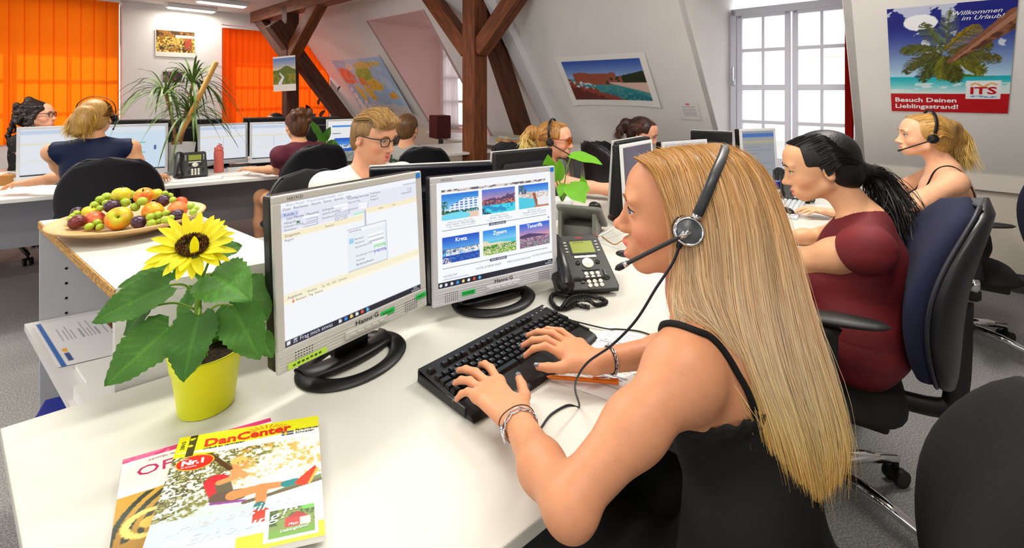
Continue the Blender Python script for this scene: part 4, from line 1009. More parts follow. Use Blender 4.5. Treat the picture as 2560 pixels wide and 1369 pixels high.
S2 = Paint(270, 212, (.975, .98, .99))
def pic(p, x0, y0, x1, y1, kind):
    r = p.rect(x0, y0, x1, y1); u = (p.u - x0) / (x1 - x0); v = (p.v - y0) / (y1 - y0)
    n1 = fbm(u * 9, v * 7, len(kind)); n2 = fbm(u * 34, v * 30, 5)
    sky = lambda a, b: p.grad(a, b, y0 + (y1 - y0) * .4, y1)
    if kind == 'hotel':
        p.put(r, sky((.55, .85, .97), (.08, .45, .85))); b = r & (v > .30) & (v < .40 + .38 * np.minimum(1, u * 1.6) * (u > .22)) & (v < .86 - .25 * np.maximum(0, u - .55))
        p.put(b, (.92, .95, .97)); p.put(b & (np.sin(v * 62) > .1) & (np.sin(u * 50) > -.3), (.12, .45, .75)); p.put(r & (v < .34) & (n2 > .42), (.12, .38, .20)); p.put(r & (u < .16) & (v < .72) & (n2 > .5), (.10, .32, .12))
        p.put(r & (v < .22), (.92, .80, .72)); p.put(r & (((u - .36) / .40) ** 2 + ((v - .10) / .16) ** 2 < 1), (.45, .86, .95))
    elif kind == 'dusk':
        p.put(r, sky((.95, .62, .62), (.28, .45, .85))); p.put(r & (v < .48 + .30 * u * n1 + .12 * n1) & (v > .2), (.35, .25, .42)); p.put(r & (v < .52) & (v > .3) & (n2 > .58), (.93, .55, .30)); p.put(r & (v < .36), (.10, .58, .80)); p.put(r & (v < .34) & (n1 > .5), (.25, .85, .92)); p.put(r & (u + v < .28) & (n2 > .4), (.10, .16, .2))
    elif kind == 'pier':
        p.put(r, sky((.62, .85, .97), (.10, .42, .85))); p.put(r & (v < .72 - .1 * u), (.80, .70, .66)); p.put(r & (v < .68) & (n2 > .55), (.95, .95, .96)); p.put(r & (v < .5 - .25 * u) & (u < .62), (.30, .80, .90)); p.put(r & (np.abs(u - .52 - .2 * (.5 - v)) < .05) & (v < .62), (.62, .36, .24)); p.put(r & (u > .62) & (v < .42) & (v > .1), (.93, .93, .95)); p.put(r & (v < .07) & (u > .5), (.75, .5, .35))
        p.put(r & (v > .62) & (u < .25) & (n1 > .5), (.3, .4, .45))
    elif kind == 'town':
        p.put(r, sky((.40, .72, .95), (.03, .30, .78))); p.put(r & (v < .52) & (v > .38) & (n1 > .35), (.25, .42, .55)); p.put(r & (v < .5) & (v > .22) & (u > .1) & (n2 > .47), (.95, .93, .92)); p.put(r & (v < .28), (.02, .28, .66)); p.put(r & (v < .26) & (n2 > .62), (.25, .5, .85)); p.put(r & (v < .2) & (u < .22) & (n2 > .45), (.92, .85, .8))
    elif kind == 'bay':
        p.put(r, sky((.62, .90, .98), (.12, .52, .90))); p.put(r & (v < .55) & (v > .35), (.30, .78, .88)); p.put(r & (v < .46 - .2 * u + .15 * n1), (.90, .86, .72)); p.put(r & (v < .38) & (n2 > .45), (.25, .55, .16)); p.put(r & (v < .2) & (n2 > .5), (.45, .70, .20))
    else:
        p.put(r, sky((.95, .62, .66), (.12, .38, .90))); p.put(r & (v < .58 - .25 * np.abs(u - .3)), (.28, .22, .42)); p.put(r & (v < .42), (.48, .34, .48)); p.put(r & (v < .40) & (n2 > .52), (.75, .62, .68)); p.put(r & (v < .3) & (n2 > .66), (.2, .7, .45))
S2.put(S2.rect(0, .94, 1, 1), (.96, .97, .99)); S2.put(S2.rect(.035, .905, .955, .925), (.42, .38, .42)); S2.put(S2.rect(.035, .905, .955, .925) & (S2.n(40, 2) > .5), (.85, .82, .80))
for i, k in enumerate(('hotel', 'dusk', 'pier')): pic(S2, .035 + i * .328, .635, .335 + i * .322, .885, k)
for i, k in enumerate(('town', 'bay', 'vol')): pic(S2, .035 + i * .328, .225, .335 + i * .322, .475, k)
S2.put(S2.rect(.035, .535, .955, .538), (.2, .22, .4)); S2.put(S2.rect(.42, .515, .57, .543), (.14, .17, .38)); S2.put(S2.rect(.035, .178, .955, .181), (.2, .22, .4)); S2.put(S2.rect(.42, .158, .57, .187), (.14, .17, .38))
S2.put(S2.rect(0, 0, 1, .052), (.07, .09, .17)); S2.put(S2.rect(.035, .072, .24, .08), (.3, .55, .85))
for x, c in ((.02, (.9, .92, .98)), (.06, (.9, .9, .95)), (.105, (.9, .9, .95)), (.15, (.2, .6, .95)), (.195, (.95, .85, .5)), (.24, (.95, .95, .95)), (.285, (.9, .35, .2)), (.33, (.35, .75, .95))): S2.put(S2.ell(x, .026, .011, .014), c)
for y in (.47, .505, .43, .395): S2.put(S2.ell(.972, y, .007, .009), (.35, .5, .8))
w_ = (1, 1, 1)
tx2 = [('MEHR ANZEIGEN', .495, .522, .0066, w_, dict(align='CENTER')), ('MEHR ANZEIGEN', .495, .165, .0066, w_, dict(align='CENTER')), ('Kreta', .185, .42, .016, w_, dict(align='CENTER', bold=.0003)), ('Zypern', .513, .42, .016, w_, dict(align='CENTER', bold=.0003)), ('Teneriffa', .835, .425, .016, w_, dict(align='CENTER', bold=.0003)),
       ('HOTELTYP', .04, .095, .0085, tc, {}), ('HOTEL & MEHR PAKET', .30, .108, .0085, tc, {}), ('MEIN SCHAUINSLAND', .57, .108, .0085, tc, {}), ('HOTEL KATEGORIEN', .80, .118, .0085, tc, {}),
       ('Appartementos Maya Playa', .185, .605, .0075, (.55, .6, .75), dict(align='CENTER')), ('Gran Canaria - Playa del Ingles', .185, .583, .0075, tc, dict(align='CENTER')), ('7 Tage, Halbpension  ab 423 €', .185, .56, .0075, tl_, dict(align='CENTER')), ('Hotel Beach Resort', .513, .605, .0075, (.55, .6, .75), dict(align='CENTER')), ('Rhodos - Kato Lindos', .513, .583, .0075, tc, dict(align='CENTER')), ('7 Tage, all inclusive  ab 567 €', .513, .56, .0075, tl_, dict(align='CENTER')), ('Aparthotel Casa', .835, .605, .0075, (.55, .6, .75), dict(align='CENTER')), ('Teneriffa - Puerto de la Cruz', .835, .583, .0075, tc, dict(align='CENTER')), ('7 Tage, Frühstück  ab 394 €', .835, .56, .0075, tl_, dict(align='CENTER')), ('14:03', .95, .03, .0065, (.9, .9, .95), {}), ('09.08.2016', .925, .01, .0065, (.9, .9, .95), {})]
mon2 = monitor('silver monitor showing six holiday photos, left of the desk phone', (-.036, 1.385, DZ), math.degrees(math.atan2(-.3765, .2160)) + 0, w=.425, paint=S2, texts=tx2, tape=((-.105, .022, .042, 'g'),), bez=silver2, group='silver monitors of the front desk', z0=.043, tilt=3)

# ------------------------------------------------------------------ keyboard
kb = thing('keyboard', 'black keyboard under the hands of the woman in the black top', 'keyboard', (0, 0, DZ + .002))
kBL = onz(1044, 928, .757); kBR = onz(1362, 762, .757)
kx = (kBR - kBL); kx.z = 0; KL = kx.length * .975; kx.normalize(); ky = Vector((-kx.y, kx.x, 0))
kD = .188
KO = kBL - ky * kD; KO.z = DZ + .002                                  # front-left corner
kb.location = KO; kb.rotation_euler = (0, 0, math.atan2(kx.y, kx.x))
kbm = mat('keyboard black', (.075, .072, .065), .38, bump=.15, bscale=900, spec=.5)
kbg = mat('key black', (.035, .035, .04), .32, spec=.6)
body = MB()
def kbf(u, v):                       # top surface profile, v 0 front .. 1 back
    x = u * KL; y = v * kD
    z = .010 + .006 * min(1, v * 6) + .014 * max(0, v - .2) / .8
    if v < .02: z = .004
    return (x, y + (.014 * math.sin(PI * u) * -(1 - v) if v < .25 else 0), z)
body.grid(kbf, 40, 24, thick=0)
body.prism([(0.002, .004), (KL - .002, .004), (KL, kD), (0, kD)], 0, .010, bev=.003)
body.box((KL / 2, kD - .002, .014), (KL, .006, .027), .002); body.box((.002, kD / 2 + .01, .011), (.006, kD - .03, .020), .003); body.box((KL - .002, kD / 2 + .01, .011), (.006, kD - .03, .020), .003)
body.build('case', kbm, kb)
U = KL / 23.3; keyc = {}
def key(x, y, wk, dk=1., legend='', v=None, hgt=.0085):
    yy = .052 + (y + dk / 2) * U * .985; xx = .0085 + (x + wk / 2) * U
    z = kbf(xx / KL, yy / kD)[2] - .001
    k = (round(wk, 2), round(dk, 2), legend)
    if k not in keyc:
        a, b = wk * U / 2 - .0007, dk * U / 2 - .0007; a2, b2 = a - .0028, b - .0026
        mb = MB(); mb.add([(-a, -b, 0), (a, -b, 0), (a, b, 0), (-a, b, 0), (-a2, -b2 + .001, hgt), (a2, -b2 + .001, hgt), (a2, b2 + .001, hgt), (-a2, b2 + .001, hgt)], [(0, 1, 5, 4), (1, 2, 6, 5), (2, 3, 7, 6), (3, 0, 4, 7), (4, 5, 6, 7)])
        if legend: mb.text(legend, .0052 if len(legend) == 1 else .0036, Matrix.Translation((-a2 + .0012, b2 - .0046, hgt + .0002)), mi=1, depth=0)
        o = mb.build('key', [kbg, mat('key legend', (.85, .85, .85), .5)], kb); keyc[k] = o
    else:
        o = keyc[k].copy(); C.objects.link(o); o.parent = kb
    o.location = (xx, yy, z)
rows = [(4.0, 0, ['^'] + list('1234567890ß´') , 1, ('', 2)), (3.0, 1.5, list('QWERTZUIOPÜ+'), 1, ('', 1.5)), (2.0, 1.75, list('ASDFGHJKLÖÄ#'), 1, ('', 1.25)), (1.0, 2.25, ['<'] + list('YXCVBNM,.-'), 1, ('', 1.75))]
for y, x0, ks, w1_, last in rows:
    if x0: key(0, y, x0 if y != 1.0 else 1.25, 1)
    xs = x0 if y != 1.0 else 1.25
    for i, ch in enumerate(ks): key(xs + i, y, 1, 1, ch)
    key(xs + len(ks), y, 15 - xs - len(ks), 1)
for x, w1_, l in ((0, 1.5, 'Strg'), (1.5, 1.1, ''), (2.6, 1.3, 'Alt'), (3.9, 5.8, ''), (9.7, 1.4, 'Alt'), (11.1, 1.1, ''), (12.2, 1.2, ''), (13.4, 1.6, 'Strg')): key(x, 0, w1_, 1, l)
fy_ = 5.55
key(0, fy_, 1, 1, 'Esc')
for g in range(3):
    for i in range(4): key(2 + g * 4.5 + i, fy_, 1, .9, 'F%d' % (g * 4 + i + 1))
for i in range(3):
    key(15.4 + i, fy_, 1, .9, ('Dr', 'Ro', 'Pa')[i])
    key(15.4 + i, 4.0, 1, 1, ('Ei', 'Po', 'Bi')[i]); key(15.4 + i, 3.0, 1, 1, ('En', 'Ed', 'Bd')[i]); key(15.4 + i, 0, 1, 1)
key(16.4, 1, 1, 1)
for i in range(4): key(18.7 + i, 4.0, 1, 1, ('N', '÷', '×', '-')[i])
for r_ in range(3):
    for i in range(3): key(18.7 + i, 3.0 - r_, 1, 1, '789456123'[r_ * 3 + i])
key(21.7, 2.0, 1, 2, '+'); key(21.7, 0.0, 1, 2, ''); key(18.7, 0, 2, 1, '0'); key(20.7, 0, 1, 1, ',')
mb = MB()
for i in range(3): mb.box((.0085 + (19.2 + i * 1.0) * U, kD - .020, kbf(.9, .93)[2] + .0008), (.0025, .004, .001))
mb.build('status_lights', mat('key legend', (.85, .85, .85), .5), kb)
mb = MB(); z_ = kbf(.9, .95)[2] + .001
mb.lathe([(.0032, 0), (.0048, 0), (.0048, .0005), (.0032, .0005)], 14, T=Matrix.Translation((.0085 + 20.9 * U + .028, kD - .014, z_)))
for q in range(3): mb.box((.0085 + 20.9 * U + .018, kD - .018 + q * .004, z_), (.006 - q * .001, .0012, .0005))
mb.build('logo_print', mat('key legend', (.85, .85, .85), .5), kb)
def cable(name, label, pts, r, m, cat='cable', n=6):
    P_ = smoothpath(pts, n); c = P_[0].copy()
    o = MB().tube([p - c for p in P_], r, 8).build(name, m, loc=c); return tag(o, label, cat)
cable('keyboard_cable', 'thin black cable running from the keyboard towards the woman', [KO + kx * (KL - .012) + ky * (kD + .002) + Vector((0, 0, .012)), onz(1500, 818, DZ + .006), onz(1545, 822, DZ + .003), onz(1600, 828, DZ + .003), onz(1660, 850, DZ + .003)], .0019, blackm)
# sheet of paper and orange pen
p1 = onz(1362, 945, DZ); d1 = (onz(1522, 1001, DZ) - p1).normalized(); d2 = (onz(1467, 859, DZ) - p1).normalized()
ptop = p1 + d2 * .297
pp = Paint(60, 84, (.95, .95, .94), .707)
for i in range(24):
    y = .93 - i * .034
    if i % 7 == 4: continue
    pp.put(pp.rect(.07, y, .45 + .4 * vnoise(np.array([i * 1.7]), np.array([2.]), 3)[0], y + .014) & (vnoise(pp.u * 90, np.full_like(pp.u, i), 3) > .3), (.62, .62, .66))
z = DZ + .0008
tag(pp.build('printed_sheet', flat_quad(p1, p1 + d1 * .21, p1 + d1 * .21 + d2 * .297, p1 + d2 * .297, z), printm), 'printed white sheet under the orange pen', 'paper')
a = onz(1378, 942, .738); b = onz(1546, 955, .738)
pn = thing('ballpoint_pen', 'translucent orange ballpoint pen on the printed sheet', 'pen', a)
dv_ = b - a; Lp = .148; dv_.normalize()
orp = mat('orange plastic', (1., .52, .04), .2, trans=.3, spec=.5)
MB().cyl((0, 0, 0), tuple(dv_ * Lp), .0042, .0052, 14).build('barrel', orp, pn)
MB().cyl(tuple(-dv_ * .012), (0, 0, 0), .001, .0042, 14).build('tip', orp, pn)
sdn = Vector((0, 0, 1)).cross(dv_)
MB().bar(dv_ * (Lp * .62) + Vector((0, 0, .006)), dv_ * (Lp * 1.0) + Vector((0, 0, .006)), .006, .002).build('clip', orp, pn)
lb = MB(); lb.box((0, 0, 0), (.022, .006, .0008)); lb.text('CDU', .0055, Matrix.Translation((-.009, -.002, .0006)), mi=1, bold=.0002, sx=1.2)
l = lb.build('label', [paperm, mat('red print', (.8, .1, .08), .5)], pn); l.location = dv_ * (Lp * .80) + Vector((0, 0, .0078)); l.rotation_euler = (0, 0, math.atan2(dv_.y, dv_.x))

# ------------------------------------------------------------------ desk phones
phm = mat('phone anthracite', (.17, .17, .155), .5, bump=.1, bscale=900)
phb = mat('phone black', (.06, .06, .06), .4)
phk = mat('phone white key', (.90, .89, .84), .4)
lcd = mat('lcd green', (.52, .56, .22), .3, emit=.12)
redm = mat('logo red', (.8, .12, .06), .4)
def phone(label, loc, rz, tilt=28, text=True, group='desk phones', cord=True, phm=phm):
    t = thing('desk_phone', label, 'phone', loc, rz, group)
    T = Matrix.Rotation(math.radians(tilt), 4, 'X')
    def put(mb, nm, m, par=t):
        o = mb.build(nm, m, par)
        if par is t: o.matrix_local = Matrix.Translation((0, 0, .012)) @ T
        return o
    W_, H_ = .205, .222
    f = put(MB().prism([(-.10, .004), (.098, -.004), (.104, .01), (.096, H_ - .008), (.086, H_), (-.09, H_), (-.104, H_ - .012), (-.106, .012)], 0, .016, bev=.004), 'body', phm)
    MB().prism([(-.08, .02), (.08, .02), (.08, .15), (-.08, .15)], 0, .05).build('foot_stand', phm, t)
    wx = MB()
    for sx in (-.075, .075): wx.add([(sx - .008, .03, .012), (sx + .008, .03, .012), (sx + .008, .19, .012), (sx - .008, .19, .012), (sx - .008, .19, .012 + .16 * math.tan(math.radians(tilt))), (sx + .008, .19, .012 + .16 * math.tan(math.radians(tilt)))], [(0, 3, 2, 1), (0, 1, 5, 4), (2, 3, 4, 5), (0, 4, 3), (1, 2, 5)])
    wx.build('stand', phm, t)
    d = MB().box((.026, .166, .0162), (.092, .062, .003), .001); do = d.build('display_frame', phb, f)
    MB().box((.026, .166, .0175), (.080, .050, .002)).build('display', lcd, do)
    if text:
        MB().text('AVAYA', .011, Matrix.Translation((-.004, .181, .0187)), depth=0, sx=1.1, col=(.2, .22, .08)).build('display_text', printm, do)
        MB().text('AVAYA', .0062, Matrix.Translation((.012, .206, .0165)), depth=0, sx=1.3, bold=.0003, col=(.85, .12, .06)).build('logo', printm, f)
        MB().prism([(.078, H_ - .001), (.094, H_ - .006), (.096, H_ - .016), (.09, H_ - .006)], .012, .0168).build('red_corner', redm, f)
    for i in range(4):
        MB().box((-.0005 + i * .0195 - .004, .125, .0175), (.0185, .009, .003), .001).build('soft_key', phk, f)
        for sx in (-.032, .080): MB().box((sx, .187 - i * .013, .0172), (.010, .004, .003), .001).build('line_key', phk, f)
    MB().lathe([(0, .004), (.0185, .004), (.0195, .002), (.0195, 0)], 28, T=Matrix.Translation((.026, .099, .0162))).build('navigation_ring', phk, f)
    MB().lathe([(0, .0052), (.0075, .0052), (.008, .004)], 18, T=Matrix.Translation((.026, .099, .0162))).build('ok_key', phk, f)
    for sx in (-.008, .060): MB().lathe([(0, .0035), (.0075, .003), (.008, 0)], 18, T=Matrix.Translation((sx, .101, .0162))).build('round_key', phb, f)
    MB().box((.028, .073, .0172), (.058, .0065, .003), .001).build('key_bar', phb, f)
    k0 = None
    for r in range(4):
        for c in range(3):
            p = (.008 + c * .0195, .058 - r * .0148, .0162)
            mb = MB().lathe([(0, .0035), (.0062, .0033), (.007, .002), (.007, 0)], 16)
            if text: mb.text('123456789*0#'[r * 3 + c], .006, Matrix.Translation((-.0018, -.002, .0037)), mi=1, depth=0)
            elif k0: mb = None
            if mb: k0 = mb.build('dial_key', [phk, phb], f); k0.location = p
            else:
                o = k0.copy(); C.objects.link(o); o.parent = f; o.location = p
    for p in ((-.012, .044), (-.012, .028), (.070, .036)): MB().box((*p, .0172), (.012, .0095, .004), .001).build('function_key', phb, f)
    MB().box((.072, .058, .0172), (.010, .025, .004), .001).build('volume_key', phb, f)
    # handset
    hs = [(-.070, .012, .030), (-.070, .05, .043), (-.070, .10, .050), (-.070, .16, .044), (-.070, .205, .030)]
    h = MB().tube(smoothpath(hs, 5), [.021] * 4 + [.019] * 4 + [.0175] * 5 + [.019] * 4 + [.022] * 4, 14, flat=.62, up=(0, 0, 1))
    h.lathe([(0, 0), (.025, 0), (.027, .010), (.024, .022), (0, .026)], 20, T=Matrix.Translation((-.070, .022, .014))); h.lathe([(0, 0), (.025, 0), (.027, .010), (.024, .022), (0, .026)], 20, T=Matrix.Translation((-.070, .192, .014)))
    put(h, 'handset', mat('handset black', (.10, .10, .10), .32))
    return t
ph1 = phone('dark desk phone with green display beside the front right monitor', (.240, 1.447, DZ), math.atan2(.037, .205), 30)
# coiled handset cord on the desk
cp_ = [onz(1420, 742, DZ + .02), onz(1385, 735, DZ + .010), onz(1378, 752, DZ + .008), onz(1400, 772, DZ + .008), onz(1425, 745, DZ + .012), onz(1460, 738, DZ + .010), onz(1500, 745, DZ + .008), onz(1515, 755, DZ + .008), onz(1490, 762, DZ + .008), onz(1470, 750, DZ + .022), onz(1440, 752, DZ + .022), onz(1412, 770, DZ + .010), onz(1440, 762, DZ + .008), onz(1475, 768, DZ + .008)]
path = smoothpath(cp_, 40)
acc = 0; pts = []
for i in range(len(path) - 1):
    t_ = (path[i + 1] - path[i]); L = t_.length
    if L < 1e-7: continue
    t_.normalize(); x = t_.cross(Vector((0, 0, 1))).normalized(); y = t_.cross(x)
    steps = max(1, int(L / .0006))
    for k in range(steps):
        acc += L / steps / .0042 * 2 * PI
        pts.append(path[i] + t_ * (L * k / steps) + (x * math.cos(acc) + y * math.sin(acc)) * .0058)
c = pts[0].copy()
tag(MB().tube([p - c for p in pts], .0017, 5).build('coiled_cord', mat('cord black', (.06, .055, .05), .35), loc=c), 'black coiled phone cord heaped in front of the dark desk phone', 'cord')
# ------------------------------------------------------------------ organic bodies: smooth unions of tapered limbs, meshed with surface nets
class Sdf:
    def __init__(self): self.p = []
    def _a(self, f, lo, hi, k, op, c): self.p.append((f, np.array(lo, float), np.array(hi, float), k, op, c)); return self
    def cone(self, a, b, r1, r2=None, k=.012, flat=None, op='+'):
        a = np.array(a, float); b = np.array(b, float); r2 = r1 if r2 is None else r2
        w_ = None
        if flat is not None:
            w_ = np.array(flat[0], float); w_ /= np.linalg.norm(w_); s = flat[1]
        ab = b - a; L2 = max(ab @ ab, 1e-12)
        def f(P):
            q = P - a
            d_ = ab; l2 = L2
            if w_ is not None:
                q = q + np.outer(q @ w_, w_) * (1 / s - 1); d_ = ab + w_ * (ab @ w_) * (1 / s - 1); l2 = d_ @ d_
            t = np.clip(q @ d_ / l2, 0, 1); 
            return np.linalg.norm(q - t[:, None] * d_, axis=1) - (r1 + (r2 - r1) * t)
        R = max(r1, r2) * (1 if flat is None else max(1, flat[1]))
        return self._a(f, np.minimum(a, b) - R, np.maximum(a, b) + R, k, op, None)
    def chain(self, pts, rs, k=.012, flat=None, op='+'):
        for i in range(len(pts) - 1): self.cone(pts[i], pts[i + 1], rs[i], rs[i + 1], k, flat, op)
        return self
    def ell(self, c, r, R=None, k=.012, op='+'):
        c = np.array(c, float); r = np.array(r if hasattr(r, '__len__') else (r, r, r), float); R = np.eye(3) if R is None else np.array(R)
        def f(P):
            q = (P - c) @ R
            k0 = np.linalg.norm(q / r, axis=1); k1 = np.linalg.norm(q / (r * r), axis=1)
            return k0 * (k0 - 1) / np.maximum(k1, 1e-9)
        m = r.max()
        return self._a(f, c - m, c + m, k, op, None)
    def half(self, p, n, k=.004):                  # keep the side n points away from: cut off where (x-p).n > 0
        p = np.array(p, float); n = np.array(n, float); n /= np.linalg.norm(n)
        return self._a(lambda P: -((P - p) @ n), (0, 0, 0), (0, 0, 0), k, '-', None)
    def fn(self, f, lo, hi, k=.01, op='+'): return self._a(f, lo, hi, k, op, None)
def _smin(a, b, k):
    h = np.maximum(k - np.abs(a - b), 0) / k
    return np.minimum(a, b) - h * h * k * .25
def _smax(a, b, k): return -_smin(-a, -b, k)
def sdf_eval(prims, P):
    d = None
    for f, lo, hi, k, op, c in prims:
        e = f(P)
        if op == '+': d = e if d is None else _smin(d, e, k)
        elif d is not None: d = _smax(d, -e, k)
    return d if d is not None else np.full(len(P), 1.)
CORN = np.array([(i, j, k) for i in (0, 1) for j in (0, 1) for k in (0, 1)])
def sdf_mesh(S, h, B=12):
    pr = S.p
    lo = np.min([p[1] for p in pr if p[4] == '+'], 0) - 3 * h; hi = np.max([p[2] for p in pr if p[4] == '+'], 0) + 3 * h
    nb = np.maximum(1, np.ceil((hi - lo) / (B * h)).astype(int))
    g = np.stack(np.meshgrid(*[np.arange(n) for n in nb], indexing='ij'), -1).reshape(-1, 3)
    ctr = lo + (g + .5) * B * h
    hd = .5 * B * h * 1.74 + h
    D = np.stack([p[0](ctr) for p in pr], 1)
    ds = sdf_eval(pr, ctr)
    act = np.abs(ds) < hd * 1.6 + .012
    n = nb * B + 4; st = (int(n[1] * n[2]), int(n[2]), 1)
    ax = np.arange(-1, B + 1)
    loc = np.stack(np.meshgrid(ax, ax, ax, indexing='ij'), -1).reshape(-1, 3)
    VK, VV, QQ = [], [], []
    m = B + 2
    for bi in np.nonzero(act)[0]:
        sel = [p for p, d in zip(pr, D[bi]) if (d < hd * 1.6 + p[3] + .012)]
        if not any(p[4] == '+' for p in sel): continue
        base = g[bi] * B
        P = lo + (loc + base) * h
        F = sdf_eval(sel, P).reshape(m, m, m)
        s = F < 0
        if s.all() or not s.any(): continue
        c8 = np.stack([s[i:m - 1 + i, j:m - 1 + j, k:m - 1 + k] for i, j, k in CORN], 0)
        cnt = c8.sum(0); ci = np.argwhere((cnt > 0) & (cnt < 8))
        if len(ci) == 0: continue
        f8 = np.stack([F[ci[:, 0] + i, ci[:, 1] + j, ci[:, 2] + k] for i, j, k in CORN], 1)
        acc = np.zeros((len(ci), 3)); num = np.zeros(len(ci))
        for a in range(8):
            for b in range(a + 1, 8):
                df = CORN[b] - CORN[a]
                if np.abs(df).sum() != 1: continue
                fa, fb = f8[:, a], f8[:, b]; x = (fa < 0) != (fb < 0)
                t = np.where(x, fa / np.where(x, fa - fb, 1), 0)
                acc += np.where(x[:, None], CORN[a] + t[:, None] * df, 0); num += x
        pos = lo + (ci - 1 + base + acc / num[:, None]) * h
        gi = ci - 1 + base + 2
        VK.append(gi[:, 0] * st[0] + gi[:, 1] * st[1] + gi[:, 2]); VV.append(pos)
        for axn in range(3):
            d = [0, 0, 0]; d[axn] = 1
            A = s[1:m - 1, 1:m - 1, 1:m - 1]; Bq = s[1 + d[0]:m - 1 + d[0], 1 + d[1]:m - 1 + d[1], 1 + d[2]:m - 1 + d[2]]
            ei = np.argwhere(A != Bq)
            if len(ei) == 0: continue
            flip = A[ei[:, 0], ei[:, 1], ei[:, 2]]
            gi = ei + base + 2; key = gi[:, 0] * st[0] + gi[:, 1] * st[1] + gi[:, 2]
            u, v = st[(axn + 1) % 3], st[(axn + 2) % 3]
            q = np.stack([key - u - v, key - v, key, key - u], 1)
            q[~flip] = q[~flip][:, ::-1]
            QQ.append(q)
    VK = np.concatenate(VK); VV = np.concatenate(VV); QQ = np.concatenate(QQ)
    ku, ix = np.unique(VK, return_index=True); V = VV[ix]
    i_ = np.searchsorted(ku, QQ); i_ = np.minimum(i_, len(ku) - 1)
    ok = (ku[i_] == QQ).all(1)
    return V, i_[ok]
def sdf_obj(name, S, h, m, parent=None, smooth=1, colfn=None, loc=(0, 0, 0)):
    V, F = sdf_mesh(S, h)
    if name == 'body':                             # one continuous figure: drop stray crumbs
        lab = np.arange(len(V))
        for _ in range(200):
            m_ = lab[F].min(1); l2 = lab.copy(); np.minimum.at(l2, F.ravel(), np.repeat(m_, 4)); np.minimum.at(l2, lab[F].ravel(), np.repeat(m_, 4)); l2 = l2[l2]; l2 = l2[l2]
            if (l2 == lab).all(): break
            lab = l2
        k = np.bincount(lab).argmax(); keep = lab == k
        if not keep.all():
            ix = np.cumsum(keep) - 1; F = ix[F[keep[F[:, 0]]]]; V = V[keep]
    for _ in range(smooth):                        # light fairing
        acc = np.zeros_like(V); cnt = np.zeros(len(V))
        for a, b in ((0, 1), (1, 2), (2, 3), (3, 0)):
            for q, r in ((a, b), (b, a)):
                for ax in range(3): acc[:, ax] += np.bincount(F[:, q], V[F[:, r], ax], len(V))
                cnt += np.bincount(F[:, q], minlength=len(V))
        V = V * .5 + .5 * acc / np.maximum(cnt, 1)[:, None]
    col = colfn(V) if colfn else None
    return np_mesh(name, V - np.array(loc), F, m, parent, True, col)

# strands of hair: thin ribbons interpolated between guide curves
def strands(name, guides, n, m, parent=None, r=.0007, jit=.004, seg=14, colfn=None, seed=1, loc=(0, 0, 0), clump=0, fray=0., wide=None):
    """guides: array (G, K, 3) of curves side by side"""
    rg = np.random.default_rng(seed)
    G = np.array([[tuple(p) for p in (lambda q: [q[int(round(i * (len(q) - 1) / seg))] for i in range(seg + 1)])(smoothpath(g, 10))] for g in guides])
    K = seg + 1
    u = rg.random(n) * (len(G) - 1); i0 = np.minimum(u.astype(int), len(G) - 2); t = (u - i0)[:, None, None]
    C_ = G[i0] * (1 - t) + G[i0 + 1] * t
    s = np.linspace(0, 1, K)[None, :, None]
    off = rg.normal(size=(n, 1, 3)) * jit * (.45 + .55 * s) + rg.normal(size=(n, 1, 3)) * fray * s ** 2.5
    wv = np.sin(s * 2 * PI * rg.uniform(.6, 1.8, (n, 1, 1)) + rg.uniform(0, 6, (n, 1, 1))) * rg.normal(size=(n, 1, 3)) * jit * .35
    C_ = C_ + off + wv
    ln = rg.uniform(.86, 1, (n, 1, 1))                                   # shorten some
    T = np.gradient(C_, axis=1); T /= np.linalg.norm(T, axis=2, keepdims=True) + 1e-9
    ref = np.array([-.3, -.85, .35]); X = np.cross(T, ref); X /= np.linalg.norm(X, axis=2, keepdims=True) + 1e-9; Y = np.cross(T, X)
    rad = r * rg.uniform(.7, 1.4, (n, 1, 1)) * (1 - .75 * s ** 4) * (.5 + .5 * np.minimum(1, s * 8))
    tw = rg.normal(size=(n, 1, 1)) * .35; D_ = X * np.cos(tw) + Y * np.sin(tw)
    V = np.stack([C_ - D_ * rad, C_ + D_ * rad], 2).reshape(-1, 3)
    k = (np.arange(n)[:, None] * K * 2 + np.arange(K - 1)[None, :] * 2)
    F = np.stack([k, k + 1, k + 3, k + 2], -1).reshape(-1, 4)
    col = None
    if colfn:
        c = colfn(u / (len(G) - 1), np.broadcast_to(s[..., 0], (n, K)), rg)     # n,K,3
        col = np.repeat(c.reshape(-1, 3), 2, 0)
    return np_mesh(name, V - np.array(loc), F, m, parent, True, col)

